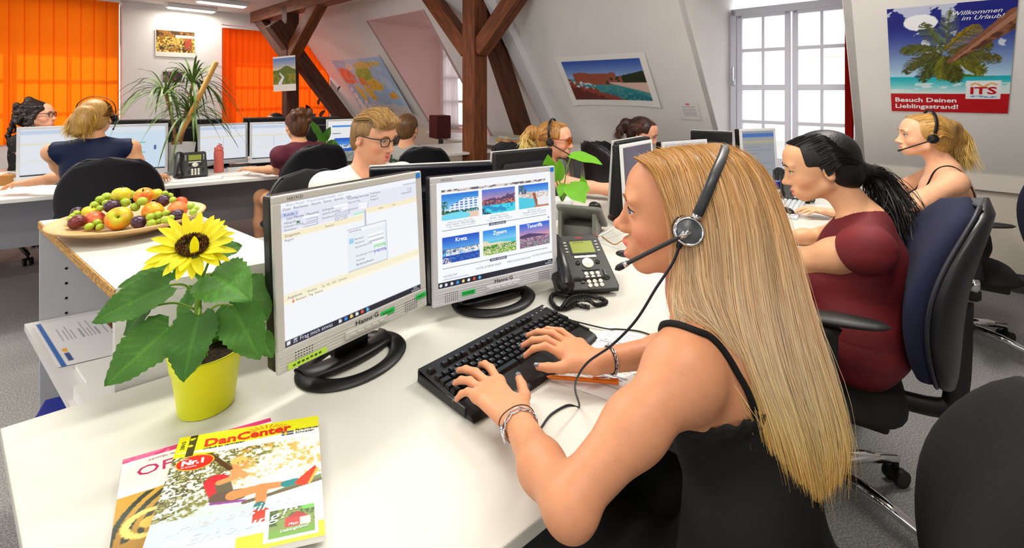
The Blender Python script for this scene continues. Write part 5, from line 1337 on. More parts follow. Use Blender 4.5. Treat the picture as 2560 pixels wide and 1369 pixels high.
skinm = mat('skin', (.9, .65, .5), .48, attr=True, sss=.12, bump=.08, bscale=500, spec=.35)
hairm = mat('hair', (1, 1, 1), .38, attr=True, spec=.35)
def hair_mass_mat(name, c1, c2, sx=60, rough=.42):
    return mat(name, c1, rough, nscale=2.2, col2=c2, stretch=(sx, sx, 3), bump=.7, bscale=2.6, ramp=(.3, .7))
eyew = mat('eye white', (.82, .79, .76), .15); 
def basis(fwd, up=(0, 0, 1), roll=0.):
    f = Vector(fwd).normalized(); u = Vector(up); l = u.cross(f).normalized(); u = f.cross(l)
    if roll: R = Matrix.Rotation(roll, 3, f); l = R @ l; u = R @ u
    return np.array(Matrix((f, l, u)).transposed())           # columns: forward, left, up
class Head:
    """head prims in local axes x forward, y left, z up; origin between the ears"""
    def __init__(self, c, fwd, size=1., male=False, up=(0, 0, 1), roll=0.):
        self.c = np.array(c, float); self.B = basis(fwd, up, roll); self.s = size; self.male = male
    def w(self, p): return self.c + self.B @ (np.array(p, float) * self.s)
    def prims(self, S, fine=True, mouth_open=0., ears=True, jaw=1.):
        s, w, B = self.s, self.w, self.B; self.S = S
        e = lambda c, r, k=.012, op='+', R=None: S.ell(w(c), np.array(r if hasattr(r, '__len__') else (r,) * 3) * s, B if R is None else B @ R, k * s, op)
        cn = lambda a, b, r1, r2=None, k=.012, op='+': S.cone(w(a), w(b), r1 * s, None if r2 is None else r2 * s, k * s, None, op)
        m = self.male
        e((-.014, 0, .028), (.094, .073, .082)); e((.030, 0, .030), (.062, .063, .068), .02); e((.046, 0, .048), (.049, .052, .052), .02)
        e((.036, 0, -.015), (.056, .058, .075), .02)
        jw = (.056 if m else .050) * jaw; mo = mouth_open
        for sy in (-1, 1):
            cn((.004, sy * jw, -.046 - mo * .3), (.063, sy * .015, -.0765 - mo), .017, .0135, .020)
            e((.055, sy * .036, -.022), (.026, .021, .020), .018)
            e((.084, sy * .028, .032), (.010, .024, .008), .02)
            if ears:
                a = Matrix.Rotation(.25 * sy, 3, 'Z') @ Matrix.Rotation(-.15, 3, 'Y')
                R = np.array(a)
                e((-.012, sy * .073, .000), (.018, .007, .031), .006, '+', R)
                e((-.014, sy * .078, -.022), (.010, .006, .010), .006)
                if fine: e((-.008, sy * .081, .002), (.009, .006, .018), .004, '-', R)
        e((.073, 0, -.0795 - mo), (.0170, .019, .0145), .014)
        if fine:
            for sy in (-1, 1): e((.098, sy * .032, .012), (.016, .019, .0115), .014, '-')
        cn((.088, 0, .020), (.108, 0, -.020), .0085, .0095, .012)
        e((.112, 0, -.0215), (.0115, .0105, .0095), .008)
        if fine:
            for sy in (-1, 1): e((.100, sy * .0125, -.026), (.011, .0065, .0075), .006); e((.104, sy * .007, -.034), (.006, .0035, .004), .003, '-')
        e((.085, 0, -.058 - mo * .3), (.018, .028, .022), .016)
        e((.0985, 0, -.0500), (.0090, .019, .0064), .005); e((.0965, 0, -.0640 - mo), (.0095, .0165, .0070), .005)
        if fine: e((.108, 0, -.0568 - mo * .5), (.020, .020, .0014 + mo * .42), .003, '-')
        if fine:
            for sy in (-1, 1):
                e((.0775, sy * .031, .0125), (.0148, .0152, .0142), .006)
                e((.100, sy * .0335, .0115), (.024, .0138, .0050), .0025, '-')
    def surf(self, p, lift=.0018):
        a = np.array([(x, p[1], p[2]) for x in np.linspace(.04, .14, 120)]); d = sdf_eval(self.S.p, self.c + (a * self.s) @ self.B.T)
        i = np.nonzero(d < 0)[0]; return self.w((a[i[-1]][0] + lift, p[1], p[2])) if len(i) else self.w(p)
    def neck(self, S, base, r0=.050, r1=.056, k=.03):
        S.cone(self.w((-.022, 0, -.055)), base, r0 * self.s, r1 * self.s, k)
    def face_parts(self, parent, iris=(.25, .35, .42), hairc=(.5, .3, .15), gaze=0., lashes=True, brows=True, loc=None, sides=(-1, 1)):
        o0 = np.array(loc if loc is not None else (0, 0, 0))
        for sy in sides:
            c = self.w((.0790, sy * .031, .0120)) - o0
            b = MB().ball((0, 0, 0), .0124 * self.s, 18, 12, 0)
            g = (Matrix.Rotation(gaze, 3, 'Z') @ Vector((1, 0, 0)))
            R = Matrix.Identity(3)
            x = g; y = Vector((0, 0, 1)).cross(x).normalized(); z = x.cross(y)
            T = Matrix((y, z, x)).transposed().to_4x4()
            b.lathe([(.0058 * self.s, .01105 * self.s), (.0045 * self.s, .0120 * self.s), (.0024 * self.s, .0126 * self.s)], 16, 1, T=T)
            b.lathe([(.0026 * self.s, .0125 * self.s), (0, .0127 * self.s)], 12, 2, T=T)
            eo = b.build('eye', [eyew, mat('iris %.2f' % iris[0], iris, .2), mat('pupil', (.02, .02, .02), .1)], parent)
            M = Matrix([list(r) for r in self.B]).to_4x4(); M.translation = Vector(c); eo.matrix_local = M
        if brows:
            for sy in sides:
                pts = [Vector(self.surf(p) - o0) for p in ((.0985, sy * .013, .0335), (.0975, sy * .024, .0375), (.0915, sy * .038, .0370), (.082, sy * .048, .0315))]
                MB().tube(smoothpath(pts, 5), [.0014] * 4 + [.0026] * 8 + [.0016] * 3 + [.0008], 6, flat=.8).build('eyebrow', mat('brow %.2f' % hairc[0], hairc, .8), parent)
        if lashes:
            for sy in sides:
                pts = [Vector(self.surf(p, .0012) - o0) for p in ((.0925, sy * .0200, .0140), (.0955, sy * .028, .0172), (.0925, sy * .039, .0164), (.086, sy * .0475, .0128))]
                MB().tube(smoothpath(pts, 4), [.0007] + [.0011] * 11 + [.0006], 5).build('eyelashes', mat('lash', (.12, .08, .07), .7), parent)
    def colour(self, V, base, lip, cheek=None, mo=0., stub=None):
        """skin colour of the vertices: lips, cheeks"""
        q = ((V - self.c) @ self.B) / self.s
        C_ = np.tile(np.array(base, float), (len(V), 1))
        C_ *= (1 + .05 * (fbm(V[:, 0] * 60 + V[:, 2] * 30, V[:, 1] * 60 + V[:, 2] * 45, 3)[:, None] - .5))
        def bl(msk, c):
            nonlocal C_
            C_ = C_ * (1 - msk[:, None]) + np.array(c) * msk[:, None]
        if cheek is not None:
            for sy in (-1, 1):
                d = np.sqrt(((q[:, 0] - .062) / .035) ** 2 + ((q[:, 1] - sy * .045) / .025) ** 2 + ((q[:, 2] + .03) / .028) ** 2); bl(np.clip(1.2 - d, 0, 1) * .55, cheek)
            d = np.linalg.norm(q - np.array((.118, 0, -.022)), axis=1); bl(np.clip(1 - d / .018, 0, 1) * .4, cheek)
        if stub is not None:
            d = np.sqrt(((q[:, 0] - .06) / .06) ** 2 + (q[:, 1] / .06) ** 2 + ((q[:, 2] + .085) / .045) ** 2); bl(np.clip(1.15 - d, 0, 1) * .35, stub)
        up = ((q[:, 0] - .0985) / .013) ** 2 + (q[:, 1] / .0205) ** 2 + ((q[:, 2] + .0503) / .0062) ** 2
        lo_ = ((q[:, 0] - .0965) / .013) ** 2 + (q[:, 1] / .018) ** 2 + ((q[:, 2] + .0645 + mo) / .0068) ** 2
        bl(np.clip((1.25 - np.minimum(up, lo_)) * 2.5, 0, 1) * .85, lip)
        return np.clip(C_, 0, 1)

def hand(S, wrist, knuckle_mid, palm_n, tips, thumb_tip, s=1., curl=.016, side=1):
    """palm + four two-bend fingers + thumb. side=+1: thumb lies towards +across; across = dir x palm_n"""
    wr = np.array(wrist, float); km = np.array(knuckle_mid, float); n = np.array(palm_n, float); n /= np.linalg.norm(n)
    d = km - wr; d /= np.linalg.norm(d); ac = np.cross(d, n); ac /= np.linalg.norm(ac); ac *= side
    offs = (.030, .010, -.011, -.029); back = (-.004, .0, -.006, -.016); fr = (.0085, .0088, .0083, .0072)
    K = [km + ac * o * s + d * b * s for o, b in zip(offs, back)]
    for i, k in enumerate(K): S.cone(wr + ac * offs[i] * .55 * s, k, .0125 * s, .0105 * s, .014)
    S.cone(wr + ac * .012 * s, wr + ac * .03 * s + d * .045 * s - n * .004, .014 * s, .014 * s, .018)
    out = []
    for i, (k, tp) in enumerate(zip(K, tips)):
        tp = np.array(tp, float); v = tp - k; L = np.linalg.norm(v)
        m1 = k + v * .44 + n * curl * s; m2 = k + v * .76 + n * curl * .78 * s
        r = fr[i] * s
        S.cone(k, m1, r * 1.12, r, .007); S.cone(m1, m2, r, r * .9, .004); S.cone(m2, tp, r * .9, r * .74, .004)
        S.ell(k + n * .004 * s, .0095 * s, None, .012)
        out.append((m2, tp, r * .8, n))
    tt = np.array(thumb_tip, float); b0 = wr + ac * .022 * s + d * .022 * s - n * .006 * s; v = tt - b0
    t1 = b0 + v * .42 + ac * .010 * s; t2 = b0 + v * .74 + ac * .006 * s
    S.cone(b0, t1, .014 * s, .0112 * s, .014); S.cone(t1, t2, .0112 * s, .0102 * s, .008); S.cone(t2, tt, .0102 * s, .0082 * s, .004)
    out.append((t2, tt, .0088 * s, n))
    return out
def nails(parent, fingers, m, loc=(0, 0, 0)):
    for (a, b, r, n) in fingers:
        a = Vector(a); b = Vector(b); d = (b - a).normalized(); n = Vector(n); n = (n - d * n.dot(d)).normalized(); x = d.cross(n)
        def f(u, v):
            w_ = (u - .5) * 2; q = .0105 * (v - .25)
            return tuple(Vector(b) - Vector(loc) + d * (q + .0012 * (1 - w_ * w_) * v) + x * (w_ * r * .80) + n * (r * (1.06 - .42 * w_ * w_) - .0006 * v))
        MB().grid(f, 6, 5, thick=.0008).build('fingernail', m, parent)
# ------------------------------------------------------------------ the woman in front
V3 = lambda *a: np.array(a, float)
wm = thing('person', 'woman with long loose blonde hair in a black strappy top typing at the front desk', 'person', (.40, .74, 0))
WL = np.array((.40, .74, 0.))
FW_ = Vector((-.935, .355, -.03))
hd_ = Head(ray(1712, 540, .865), FW_, 1.085)
S = Sdf()
hd_.prims(S, True, mouth_open=.009)
nb = V3(.355, .865, 1.005)                       # base of the neck
hd_.neck(S, nb, .050, .056, .03)
shL = V3(.262, .715, .945); shR = V3(.470, 1.00, .955)
elL = ray(1420, 1258, .61); elL = V3(*elL); wrL = V3(*ray(1296, 1062, .815)) + V3(0, 0, .004)
chest = V3(.375, .845, .86); waist = V3(.41, .79, .66); hip = V3(.42, .76, .52)
# torso
ac_ = (shR - shL); ac_ /= np.linalg.norm(ac_)
fw = np.array((-.80, .58, 0)); fw /= np.linalg.norm(fw)
Bt = np.array([fw, np.cross((0, 0, 1), fw), (0, 0, 1)]).T
S.ell(chest + V3(.01, -.006, .0), (.082, .138, .140), Bt, .05)
S.ell(chest + V3(.03, -.02, .075), (.054, .120, .080), Bt, .05)
S.ell(waist, (.088, .125, .16), Bt, .06); S.ell(hip, (.12, .17, .12), Bt, .06)
S.cone(nb + V3(.005, -.005, -.01), shL + V3(.012, .01, .012),   .044, .038, .040); S.cone(nb + V3(.005, -.005, -.01), shR + V3(-.01, -.01, .010), .044, .038, .04)
S.ell(shL, .047, None, .04); S.ell(shR, .047, None, .04)
S.cone(shL + V3(.01, .01, -.03), chest + V3(-.02, -.05, -.06), .05, .06, .05)
# left arm
um = shL * .5 + elL * .5 + V3(.010, .004, .004)
S.chain([shL + V3(-.004, -.006, -.01), um, elL], [.044, .0395, .031], .03)
fm_ = elL * .62 + wrL * .38 + V3(-.006, -.004, .004)
S.chain([elL, fm_, wrL], [.031, .0325, .0245], .022)
S.ell(elL + V3(.006, -.008, -.002), .028, None, .02)
zk = .770
tl = [V3(*onz(1201, 911, zk)), V3(*onz(1146, 926, zk)), V3(*onz(1137, 957, zk - .002)), V3(*onz(1141, 998, zk - .004))]
kmL = V3(*ray(1214, 972, .915)) + V3(0, 0, .004)
pn_ = np.array((.05, -.12, 1.))
fL = hand(S, wrL, kmL, pn_, tl, V3(*onz(1297, 944, .775)), .98, .014, 1)
# right arm
elR = V3(.445, 1.085, .78); wrR = V3(*ray(1492, 905, 1.00))
S.chain([shR, (shR + elR) / 2, elR], [.046, .042, .036], .03)
S.chain([elR, elR * .6 + wrR * .4, wrR], [.036, .034, .0235], .02)
tr = [V3(*onz(1312, 889, .772)), V3(*onz(1306, 864, .772)), V3(*onz(1318, 838, .774)), V3(*onz(1345, 830, .775))]
kmR = V3(*ray(1420, 868, 1.055))
fR = hand(S, wrR, kmR, (.02, -.10, 1.), tr, V3(*onz(1346, 916, .770)), .96, .022, -1)
# legs under the desk
kneeL = hip + V3(-.36, .20, .0); kneeR = hip + V3(-.26, .36, 0)
S.chain([hip + V3(-.02, -.08, -.02), kneeL], [.085, .06], .04); S.chain([hip + V3(.05, .08, -.02), kneeR], [.085, .06], .04)
S.chain([kneeL, kneeL + V3(.05, -.02, -.40)], [.055, .036], .03); S.chain([kneeR, kneeR + V3(.05, -.02, -.40)], [.055, .036], .03)
for kn in (kneeL, kneeR): S.cone(kn + V3(.05, -.02, -.43), kn + V3(-.12, .06, -.465), .034, .026, .03)
def wcol(V):
    C_ = hd_.colour(V, (.845, .585, .43), (.86, .42, .40), (.90, .52, .42), .009)
    fr = fbm(V[:, 0] * 420 + V[:, 2] * 150, V[:, 1] * 420 + V[:, 2] * 380, 8, 2); C_ *= (1 - np.array([.025, .045, .055]) * np.clip((fr - .72) * 9, 0, 1)[:, None])
    for t_ in (list(fL) + list(fR)):
        k = (t_[0] * 1.0); d = np.linalg.norm(V - t_[1], axis=1); C_ = C_ * (1 - .25 * np.clip(1 - d / .03, 0, 1)[:, None]) + np.array((.90, .55, .45)) * .25 * np.clip(1 - d / .03, 0, 1)[:, None]
    return C_
sdf_obj('body', S, .0024, skinm, wm, 2, wcol, WL)
hd_.face_parts(wm, (.32, .42, .48), (.52, .33, .17), gaze=.42, loc=WL)
nails(wm, fL + fR, mat('grey nail polish', (.42, .44, .46), .2, coat=.5), WL)
tt = MB()
for i in range(7):
    y = (i - 3) * .0052; p = hd_.w((.0975 - abs(i - 3) * .0012, y, -.0545)) - WL
    M = Matrix([list(r) for r in hd_.B]).to_4x4(); M.translation = Vector(p); tt.box((0, 0, 0), (.004, .0049, .0062), .001, T=M)
tt.build('teeth', mat('teeth', (.93, .90, .84), .25), wm)
# black top with ruffled edge, two straps
T_ = Sdf()
off = .007
T_.ell(chest + V3(.01, -.006, .0), (.082 + off, .138 + off, .140 + off), Bt, .05)
T_.ell(waist, (.088 + .02, .125 + .02, .17), Bt, .06); T_.ell(hip, (.12 + .02, .17 + .02, .14), Bt, .06)
T_.cone(shL + V3(.01, .01, -.03), chest + V3(-.02, -.05, -.06), .05 + off, .06 + off, .05)
T_.chain([hip + V3(-.02, -.08, -.02), kneeL], [.100, .078], .05); T_.chain([hip + V3(.05, .08, -.02), kneeR], [.10, .078], .05)
ztop = .868
def topcut(P):
    z = ztop + .006 * np.sin(P[:, 0] * 160) * np.cos(P[:, 1] * 150) + .05 * np.clip(-(P - chest) @ fw * -1 / .1, -1, 1) * 0
    return -(P[:, 2] - z)
T_.fn(topcut, (0, 0, 0), (0, 0, 0), .003, '-')
T_.cone(shL + V3(-.02, -.02, .0), elL, .064, .056, .004, None, '-')
blackc = mat('black cotton', (.03, .03, .033), .8, bump=.9, bscale=34, stretch=(1, 1, 2.5))
top_ = sdf_obj('top', T_, .0045, blackc, wm, 1, None, WL)
# ruffled hem strip following the upper edge
def edgept(a, dz=0, dr=.0):
    d = Bt @ np.array((math.cos(a), math.sin(a), 0)); lo, hi = .0, .4; c = chest + V3(.01, -.006, 0)
    for _ in range(18):
        mid = (lo + hi) / 2; p = V3(c[0] + d[0] * mid, c[1] + d[1] * mid, ztop - .01)
        if sdf_eval([q for q in T_.p if q[4] == '+'], p[None])[0] < 0: lo = mid
        else: hi = mid
    return V3(c[0] + d[0] * (lo + dr), c[1] + d[1] * (lo + dr), ztop + dz)
ring_ = [edgept(i / 40 * 2 * PI) for i in range(40)]
def ruf(u, v):
    i = u * 40; a = ring_[int(i) % 40]; b = ring_[(int(i) + 1) % 40]; p = a + (b - a) * (i - int(i)); c = chest + V3(.01, -.006, 0); d = p - c; d[2] = 0; d /= np.linalg.norm(d)
    q = p + d * (.003 + .005 * math.sin(u * 2 * PI * 34) * v) + V3(0, 0, -.014 + .024 * v); return tuple(q - WL)
MB().grid(ruf, 240, 3, thick=.0012).build('ruffle', blackc, wm)
def on_skin(p, out, lift=.0015):
    p = np.array(p, float); out = np.array(out, float); out /= np.linalg.norm(out)
    lo, hi = -.08, .14
    for _ in range(22):
        mid = (lo + hi) / 2
        if sdf_eval(S.p, (p + out * mid)[None])[0] < 0: lo = mid
        else: hi = mid
    return p + out * (lo + lift)
def strap(pts, outs, wd=.0055):
    q = smoothpath([Vector(p) for p in pts], 8); o = smoothpath([Vector(p) for p in outs], 8)
    MB().tube([Vector(on_skin(p, d, .0035) - WL) for p, d in zip(q, o)], wd, 8, flat=None).build('strap', blackc, wm)
a = shL * .92 + nb * .08; b_ = shR * .92 + nb * .08
bkd = -fw
for sp, sd_ in ((a, -1), (b_, 1)):
    lowb = chest + ac_ * .100 * sd_ + V3(0, 0, -.0) ; lowf = chest + ac_ * .075 * sd_
    strap([V3(*(lowb[:2]), .862), V3(*(lowb[:2] * .6 + sp[:2] * .4), .915), V3(*(lowb[:2] * .25 + sp[:2] * .75), .965), sp + V3(0, 0, .0), V3(*(lowf[:2] * .4 + sp[:2] * .6), .95), V3(*lowf[:2], .87)],
          [bkd, bkd + V3(0, 0, .3), bkd + V3(0, 0, 1), V3(0, 0, 1), fw + V3(0, 0, .5), fw])
# shoes
for kn in (kneeL, kneeR):
    p = kn - WL
    so_ = Sdf(); so_.cone(kn + V3(.055, -.02, -.455), kn + V3(-.12, .06, -.470), .036, .032, .02); so_.half(kn + V3(0, 0, -.497), (0, 0, -1))
    sdf_obj('shoe', so_, .008, blackm2, wm, 1, None, WL)
# ---- long blonde hair: an inner mass and some thousand strands
gd = [[(1600, 396, .868), (1640, 425, .815), (1672, 500, .778), (1692, 580, .766), (1696, 640, .764), (1688, 720, .762), (1692, 770, .757), (1760, 812, .75), (1815, 872, .74), (1850, 945, .735), (1878, 1030, .73)],
      [(1640, 380, .878), (1668, 396, .83), (1690, 430, .79), (1715, 520, .757), (1730, 620, .750), (1738, 700, .75), (1772, 785, .747), (1825, 860, .738), (1858, 930, .733), (1884, 1005, .73), (1902, 1090, .73)],
      [(1690, 371, .882), (1722, 390, .825), (1750, 440, .775), (1775, 540, .745), (1785, 640, .74), (1795, 740, .74), (1828, 825, .735), (1866, 910, .73), (1892, 1000, .73), (1914, 1080, .73), (1936, 1170, .73)],
      [(1740, 367, .885), (1778, 388, .82), (1810, 440, .765), (1835, 540, .735), (1845, 640, .73), (1855, 740, .73), (1875, 840, .725), (1905, 940, .725), (1940, 1030, .725), (1965, 1110, .725), (1985, 1190, .725)],
      [(1782, 367, .885), (1830, 394, .82), (1865, 450, .775), (1895, 550, .74), (1910, 650, .732), (1925, 750, .73), (1945, 850, .727), (1970, 950, .727), (1998, 1040, .727), (2018, 1130, .727), (2030, 1220, .727)],
      [(1808, 369, .885), (1862, 398, .835), (1905, 458, .80), (1940, 560, .765), (1962, 660, .752), (1982, 760, .745), (2005, 860, .742), (2030, 960, .742), (2050, 1050, .742), (2060, 1130, .742), (2052, 1205, .742)],
      [(1822, 372, .885), (1880, 408, .855), (1925, 470, .84), (1960, 570, .805), (1985, 660, .785), (2008, 760, .775), (2035, 860, .77), (2060, 950, .77), (2080, 1040, .77), (2088, 1110, .77), (2076, 1170, .77)],
      [(1828, 375, .885), (1885, 410, .88), (1928, 470, .88), (1964, 570, .85), (1990, 660, .825), (2016, 760, .81), (2045, 860, .805), (2072, 950, .80), (2090, 1040, .80), (2096, 1100, .80), (2086, 1150, .80)],
      [(1820, 386, .90), (1905, 480, .94), (1935, 580, .92), (1965, 680, .89), (1995, 780, .865), (2025, 880, .85), (2050, 960, .84), (2070, 1040, .83), (2075, 1090, .83), (2070, 1130, .83)],
      [(1750, 380, .905), (1800, 450, .965), (1810, 550, .98), (1830, 650, .96), (1880, 750, .925), (1940, 850, .895), (1985, 930, .88), (2010, 1000, .87), (2030, 1060, .865), (2040, 1110, .86)],
      [(1660, 392, .90), (1700, 450, .955), (1730, 540, .985), (1740, 630, .99), (1745, 720, .985), (1760, 790, .98), (1790, 850, .97), (1810, 900, .97), (1820, 950, .97), (1830, 1000, .97)]]
GD = [[ray(*p) for p in g] for g in gd]
HM = Sdf()
den = []
for i in range(len(GD) - 1):
    for k in range(3): den.append([a.lerp(b, k / 3) for a, b in zip(GD[i], GD[i + 1])])
den.append(GD[-1])
hc_ = Vector(hd_.c)
for g in den:
    pts = smoothpath(g, 2)[:-2]; n_ = len(pts)
    q = []
    for j, p in enumerate(pts):
        if j < n_ * .42:
            d = (hc_ - p); d.z *= .3; p = p + d.normalized() * .026
        else: p = p + Vector((.010 if den.index(g) < 5 else -.006, .016, 0))
        q.append(np.array(p))
    ed_ = den.index(g) < 4 or den.index(g) > len(den) - 4
    HM.chain(q, [.0055 if ed_ and (j < 5 or den.index(g) < 2) else .0125 if j < n_ * .7 else .0125 - .006 * (j - n_ * .7) / (n_ * .3) for j in range(n_)], .016)
HM.ell(hd_.w((-.016, 0, .030)), np.array((.090, .071, .077)) * 1.085, hd_.B, .02)
HM.half(hd_.w((.074, 0, .0)), hd_.B @ np.array((1, 0, -.30)), .01)
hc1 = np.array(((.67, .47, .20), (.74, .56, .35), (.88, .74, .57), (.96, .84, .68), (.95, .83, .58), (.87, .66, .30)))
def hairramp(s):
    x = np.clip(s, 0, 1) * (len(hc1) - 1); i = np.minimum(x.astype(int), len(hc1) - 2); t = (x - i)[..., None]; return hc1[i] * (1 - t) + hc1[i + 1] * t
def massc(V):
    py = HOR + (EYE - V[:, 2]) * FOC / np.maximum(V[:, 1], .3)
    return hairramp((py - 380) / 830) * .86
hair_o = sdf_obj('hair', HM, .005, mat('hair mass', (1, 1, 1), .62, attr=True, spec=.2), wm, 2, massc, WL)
def hcol(u, s, rg):
    n = len(u); b = hairramp(s * .95 + rg.normal(size=(n, 1)) * .05)
    st = (.82 + .16 * vnoise(u * 26, np.zeros(n), 4) + .16 * vnoise(u * 90, np.zeros(n), 9) + rg.normal(size=n) * .045)[:, None, None]
    red = (rg.random(n) < .15)[:, None, None]
    b = np.where(red, b * np.array((1.0, .93, .84)), b) * st
    return b
hs_ = strands('hair_strands', GD, 26000, hairm, hair_o, .00055, .0045, 15, hcol, 3, WL, fray=.006)
hs_['kind'] = 'stuff'
hs2 = strands('hair_strands', GD, 900, hairm, hair_o, .0003, .009, 16, hcol, 5, WL, fray=.012); hs2['kind'] = 'stuff'
lk = [[ray(*p) + Vector((o, 0, 0)) for p in ((1690, 700, .76), (1684, 760, .755), (1696, 810, .747), (1740, 862, .733), (1790, 940, .727), (1838, 1030, .722))] for o in (0, .008, .016)]
h4 = strands('hair_lock', lk, 260, hairm, hair_o, .00055, .003, 14, lambda u, s, rg: hcol(u, .5 + s * .4, rg), 8, WL, fray=.010); h4['kind'] = 'stuff'
# wisps along the hairline
wg = [[p + Vector((-.30, .12, .05)).normalized() * (o * (1 - k / 5.)) for k, p in enumerate(GD[0][:6])] for o in (.0, .004, .008, .011)]
h3 = strands('hairline_wisps', wg, 420, hairm, hair_o, .0004, .002, 12, lambda u, s, rg: hairramp(s * .25) * rg.uniform(.85, 1.15, (len(u), 1, 1)), 6, WL, fray=.004); h3['kind'] = 'stuff'

# ------------------------------------------------------------------ headset of the front woman
hsm = mat('headset grey', (.16, .165, .17), .38)
hsd = mat('headset disc', (.36, .37, .38), .3, .4)
def headset(label, cup, out, fwd, up, R, top_pts, boom_tip, s=1., fine=True):
    cup = Vector(cup); out = Vector(out).normalized(); fwd = Vector(fwd); fwd = (fwd - out * fwd.dot(out)).normalized(); up_ = out.cross(fwd) * -1
    if up_.z < 0: up_ = -up_
    t = thing('headset', label, 'headset', cup)
    Tm = Matrix((fwd, out.cross(fwd), out)).transposed().to_4x4()
    MB().lathe([(0, -.016 * s), (.022 * s, -.016 * s), (.0265 * s, -.010 * s), (.0255 * s, -.004 * s), (0, -.002 * s)], 26, T=Tm).build('ear_cushion', blackm2, t)
    MB().lathe([(0, -.004 * s), (.0235 * s, -.004 * s), (.0245 * s, .002 * s), (.0225 * s, .0075 * s), (.0195 * s, .0085 * s), (.0195 * s, .0070 * s)], 30, T=Tm).build('cup_ring', chrome if fine else blackm, t)
    MB().lathe([(.0196 * s, .0070 * s), (.017 * s, .0088 * s), (0, .0098 * s)], 28, T=Tm).build('cup_disc', hsd if fine else blackm, t)
    tp = [Vector(p) - cup for p in top_pts]
    nb_ = len(tp); sp = smoothpath(tp, 8)
    MB().tube(sp, [.0085 * s] * len(sp), 8, flat=.25, up=tuple(out)).build('headband', hsm if fine else blackm, t)
    if fine: MB().tube(sp[1:4], .0078 * s, 10).build('band_joint', chrome, t)
    bt = Vector(boom_tip) - cup; b0 = out * .0105 * s
    d = (bt - b0)
    pth = smoothpath([b0, b0 + d * .12 + out * .004, b0 + d * .5 + out * .002, bt], 6)
    MB().tube(pth, [.0042 * s] * 3 + [.0036 * s] * (len(pth) - 3), 8).build('boom_arm', hsm if fine else blackm, t)
    if fine: MB().tube([b0 - d * .015 + out * .001, b0 + d * .06 + out * .005, b0 + d * .12 + out * .004], [.0045, .0062, .005], 12).build('boom_joint', chrome, t)
    dn = d.normalized()
    MB().tube([bt - dn * .010 * s, bt, bt + dn * .010 * s, bt + dn * .016 * s], [.004 * s, .0058 * s, .0055 * s, .002 * s], 10).build('microphone', blackm, t)
    if fine: MB().tube([bt - dn * .012, bt - dn * .005], [.0046, .0056], 12).build('microphone_ring', chrome, t)
    return t
ol = Vector(hd_.B[:, 1])
cup = ray(1722, 577, .742)
ht = headset('grey headset with silver ear ring worn by the long-haired front woman', cup, Vector((-.30, -.92, .18)), FW_, (0, 0, 1), .025,
             [ray(1738, 548, .732), ray(1758, 505, .728), ray(1783, 445, .742), ray(1806, 392, .795), ray(1812, 366, .865), ray(1790, 380, .93), ray(1760, 430, .99), ray(1740, 520, 1.01)], ray(1556, 664, .80), 1.0)
bo = [Vector((0, 0, 0)) + (ray(1706, 596, .742) - cup), ray(1701, 606, .742) - cup, ray(1696, 620, .742) - cup]
bt_ = MB()
pth = smoothpath(bo, 6)
bt_.tube(pth, [.0072 - .004 * i / len(pth) + (.0008 if i % 2 else 0) for i in range(len(pth))], 10); bt_.build('cable_boot', blackm2, ht)
dcp = [ray(1697, 620, .742), ray(1680, 660, .745), ray(1640, 720, .75), ray(1590, 800, .77), ray(1530, 862, .80), ray(1470, 905, .84), ray(1443, 945, .87), ray(1438, 975, .90), onz(1448, 1016, DZ + .0035), onz(1420, 1012, DZ + .003), onz(1382, 1032, DZ + .003), onz(1360, 1058, DZ + .003), onz(1340, 1100, DZ + .003), onz(1345, 1180, DZ + .003)]
cable('headset_cable', 'dark blue headset cable hanging down to the white desk', dcp, .0022, mat('cable navy', (.06, .06, .13), .4), 'cable', 7)

# ------------------------------------------------------------------ jewellery
silv = mat('silver jewellery', (.80, .80, .82), .18, 1)
def ring_frame(p, axis, ref=(0, 0, 1)):
    a = Vector(axis).normalized(); x = Vector(ref) - a * Vector(ref).dot(a); x.normalize(); y = a.cross(x); return Vector(p), x, y, a
def wrist_r(p, d):
    p = np.array(p); d = np.array(d); lo, hi = 0, .07
    for _ in range(16):
        mid = (lo + hi) / 2
        if sdf_eval(S.p, (p + d * mid)[None])[0] < 0: lo = mid
        else: hi = mid
    return lo
def bracelet(name, label, p, axis, cat, build):
    o, x, y, a = ring_frame(p, axis); t = thing(name, label, cat, o); build(t, lambda an, lift=.001: ((x * math.cos(an) + y * math.sin(an)) * (wrist_r(o, (x * math.cos(an) + y * math.sin(an))) + lift)), x, y, a); return t
ax_ = Vector(wrL - elL).normalized(); pw = Vector(wrL) - ax_ * .014
def watch(t, P_, x, y, a):
    for i in range(11):
        an = 2 * PI * (i + .5) / 11
        if 2.15 < an < 3.0 and False: continue
        c = P_(an, .0022); tg = (P_(an + .1) - P_(an - .1)).normalized(); ou = c.normalized()
        T = Matrix((tg, ou.cross(tg), ou)).transposed().to_4x4(); T.translation = c
        mb = MB().tube([T @ Vector(((.0088) * math.cos(q), .0060 * math.sin(q), 0)) for q in [k * PI / 7 for k in range(14)]], .0015, 6, closed=True)
        mb.build('link', silv, t)
    an = -1.75
    c = P_(an, .003); tg = (P_(an + .1) - P_(an - .1)).normalized(); ou = c.normalized(); T = Matrix((tg, ou.cross(tg), ou)).transposed().to_4x4(); T.translation = c
    MB().lathe([(0, -.002), (.013, -.002), (.0145, .001), (.0135, .004), (.012, .0045)], 28, T=T).build('watch_case', silv, t)
    MB().lathe([(.012, .0043), (0, .0046)], 24, T=T).build('watch_dial', mat('dial', (.9, .9, .88), .2), t)
bracelet('wristwatch', 'silver chain wristwatch on the left wrist of the front woman', pw, ax_, 'watch', watch)
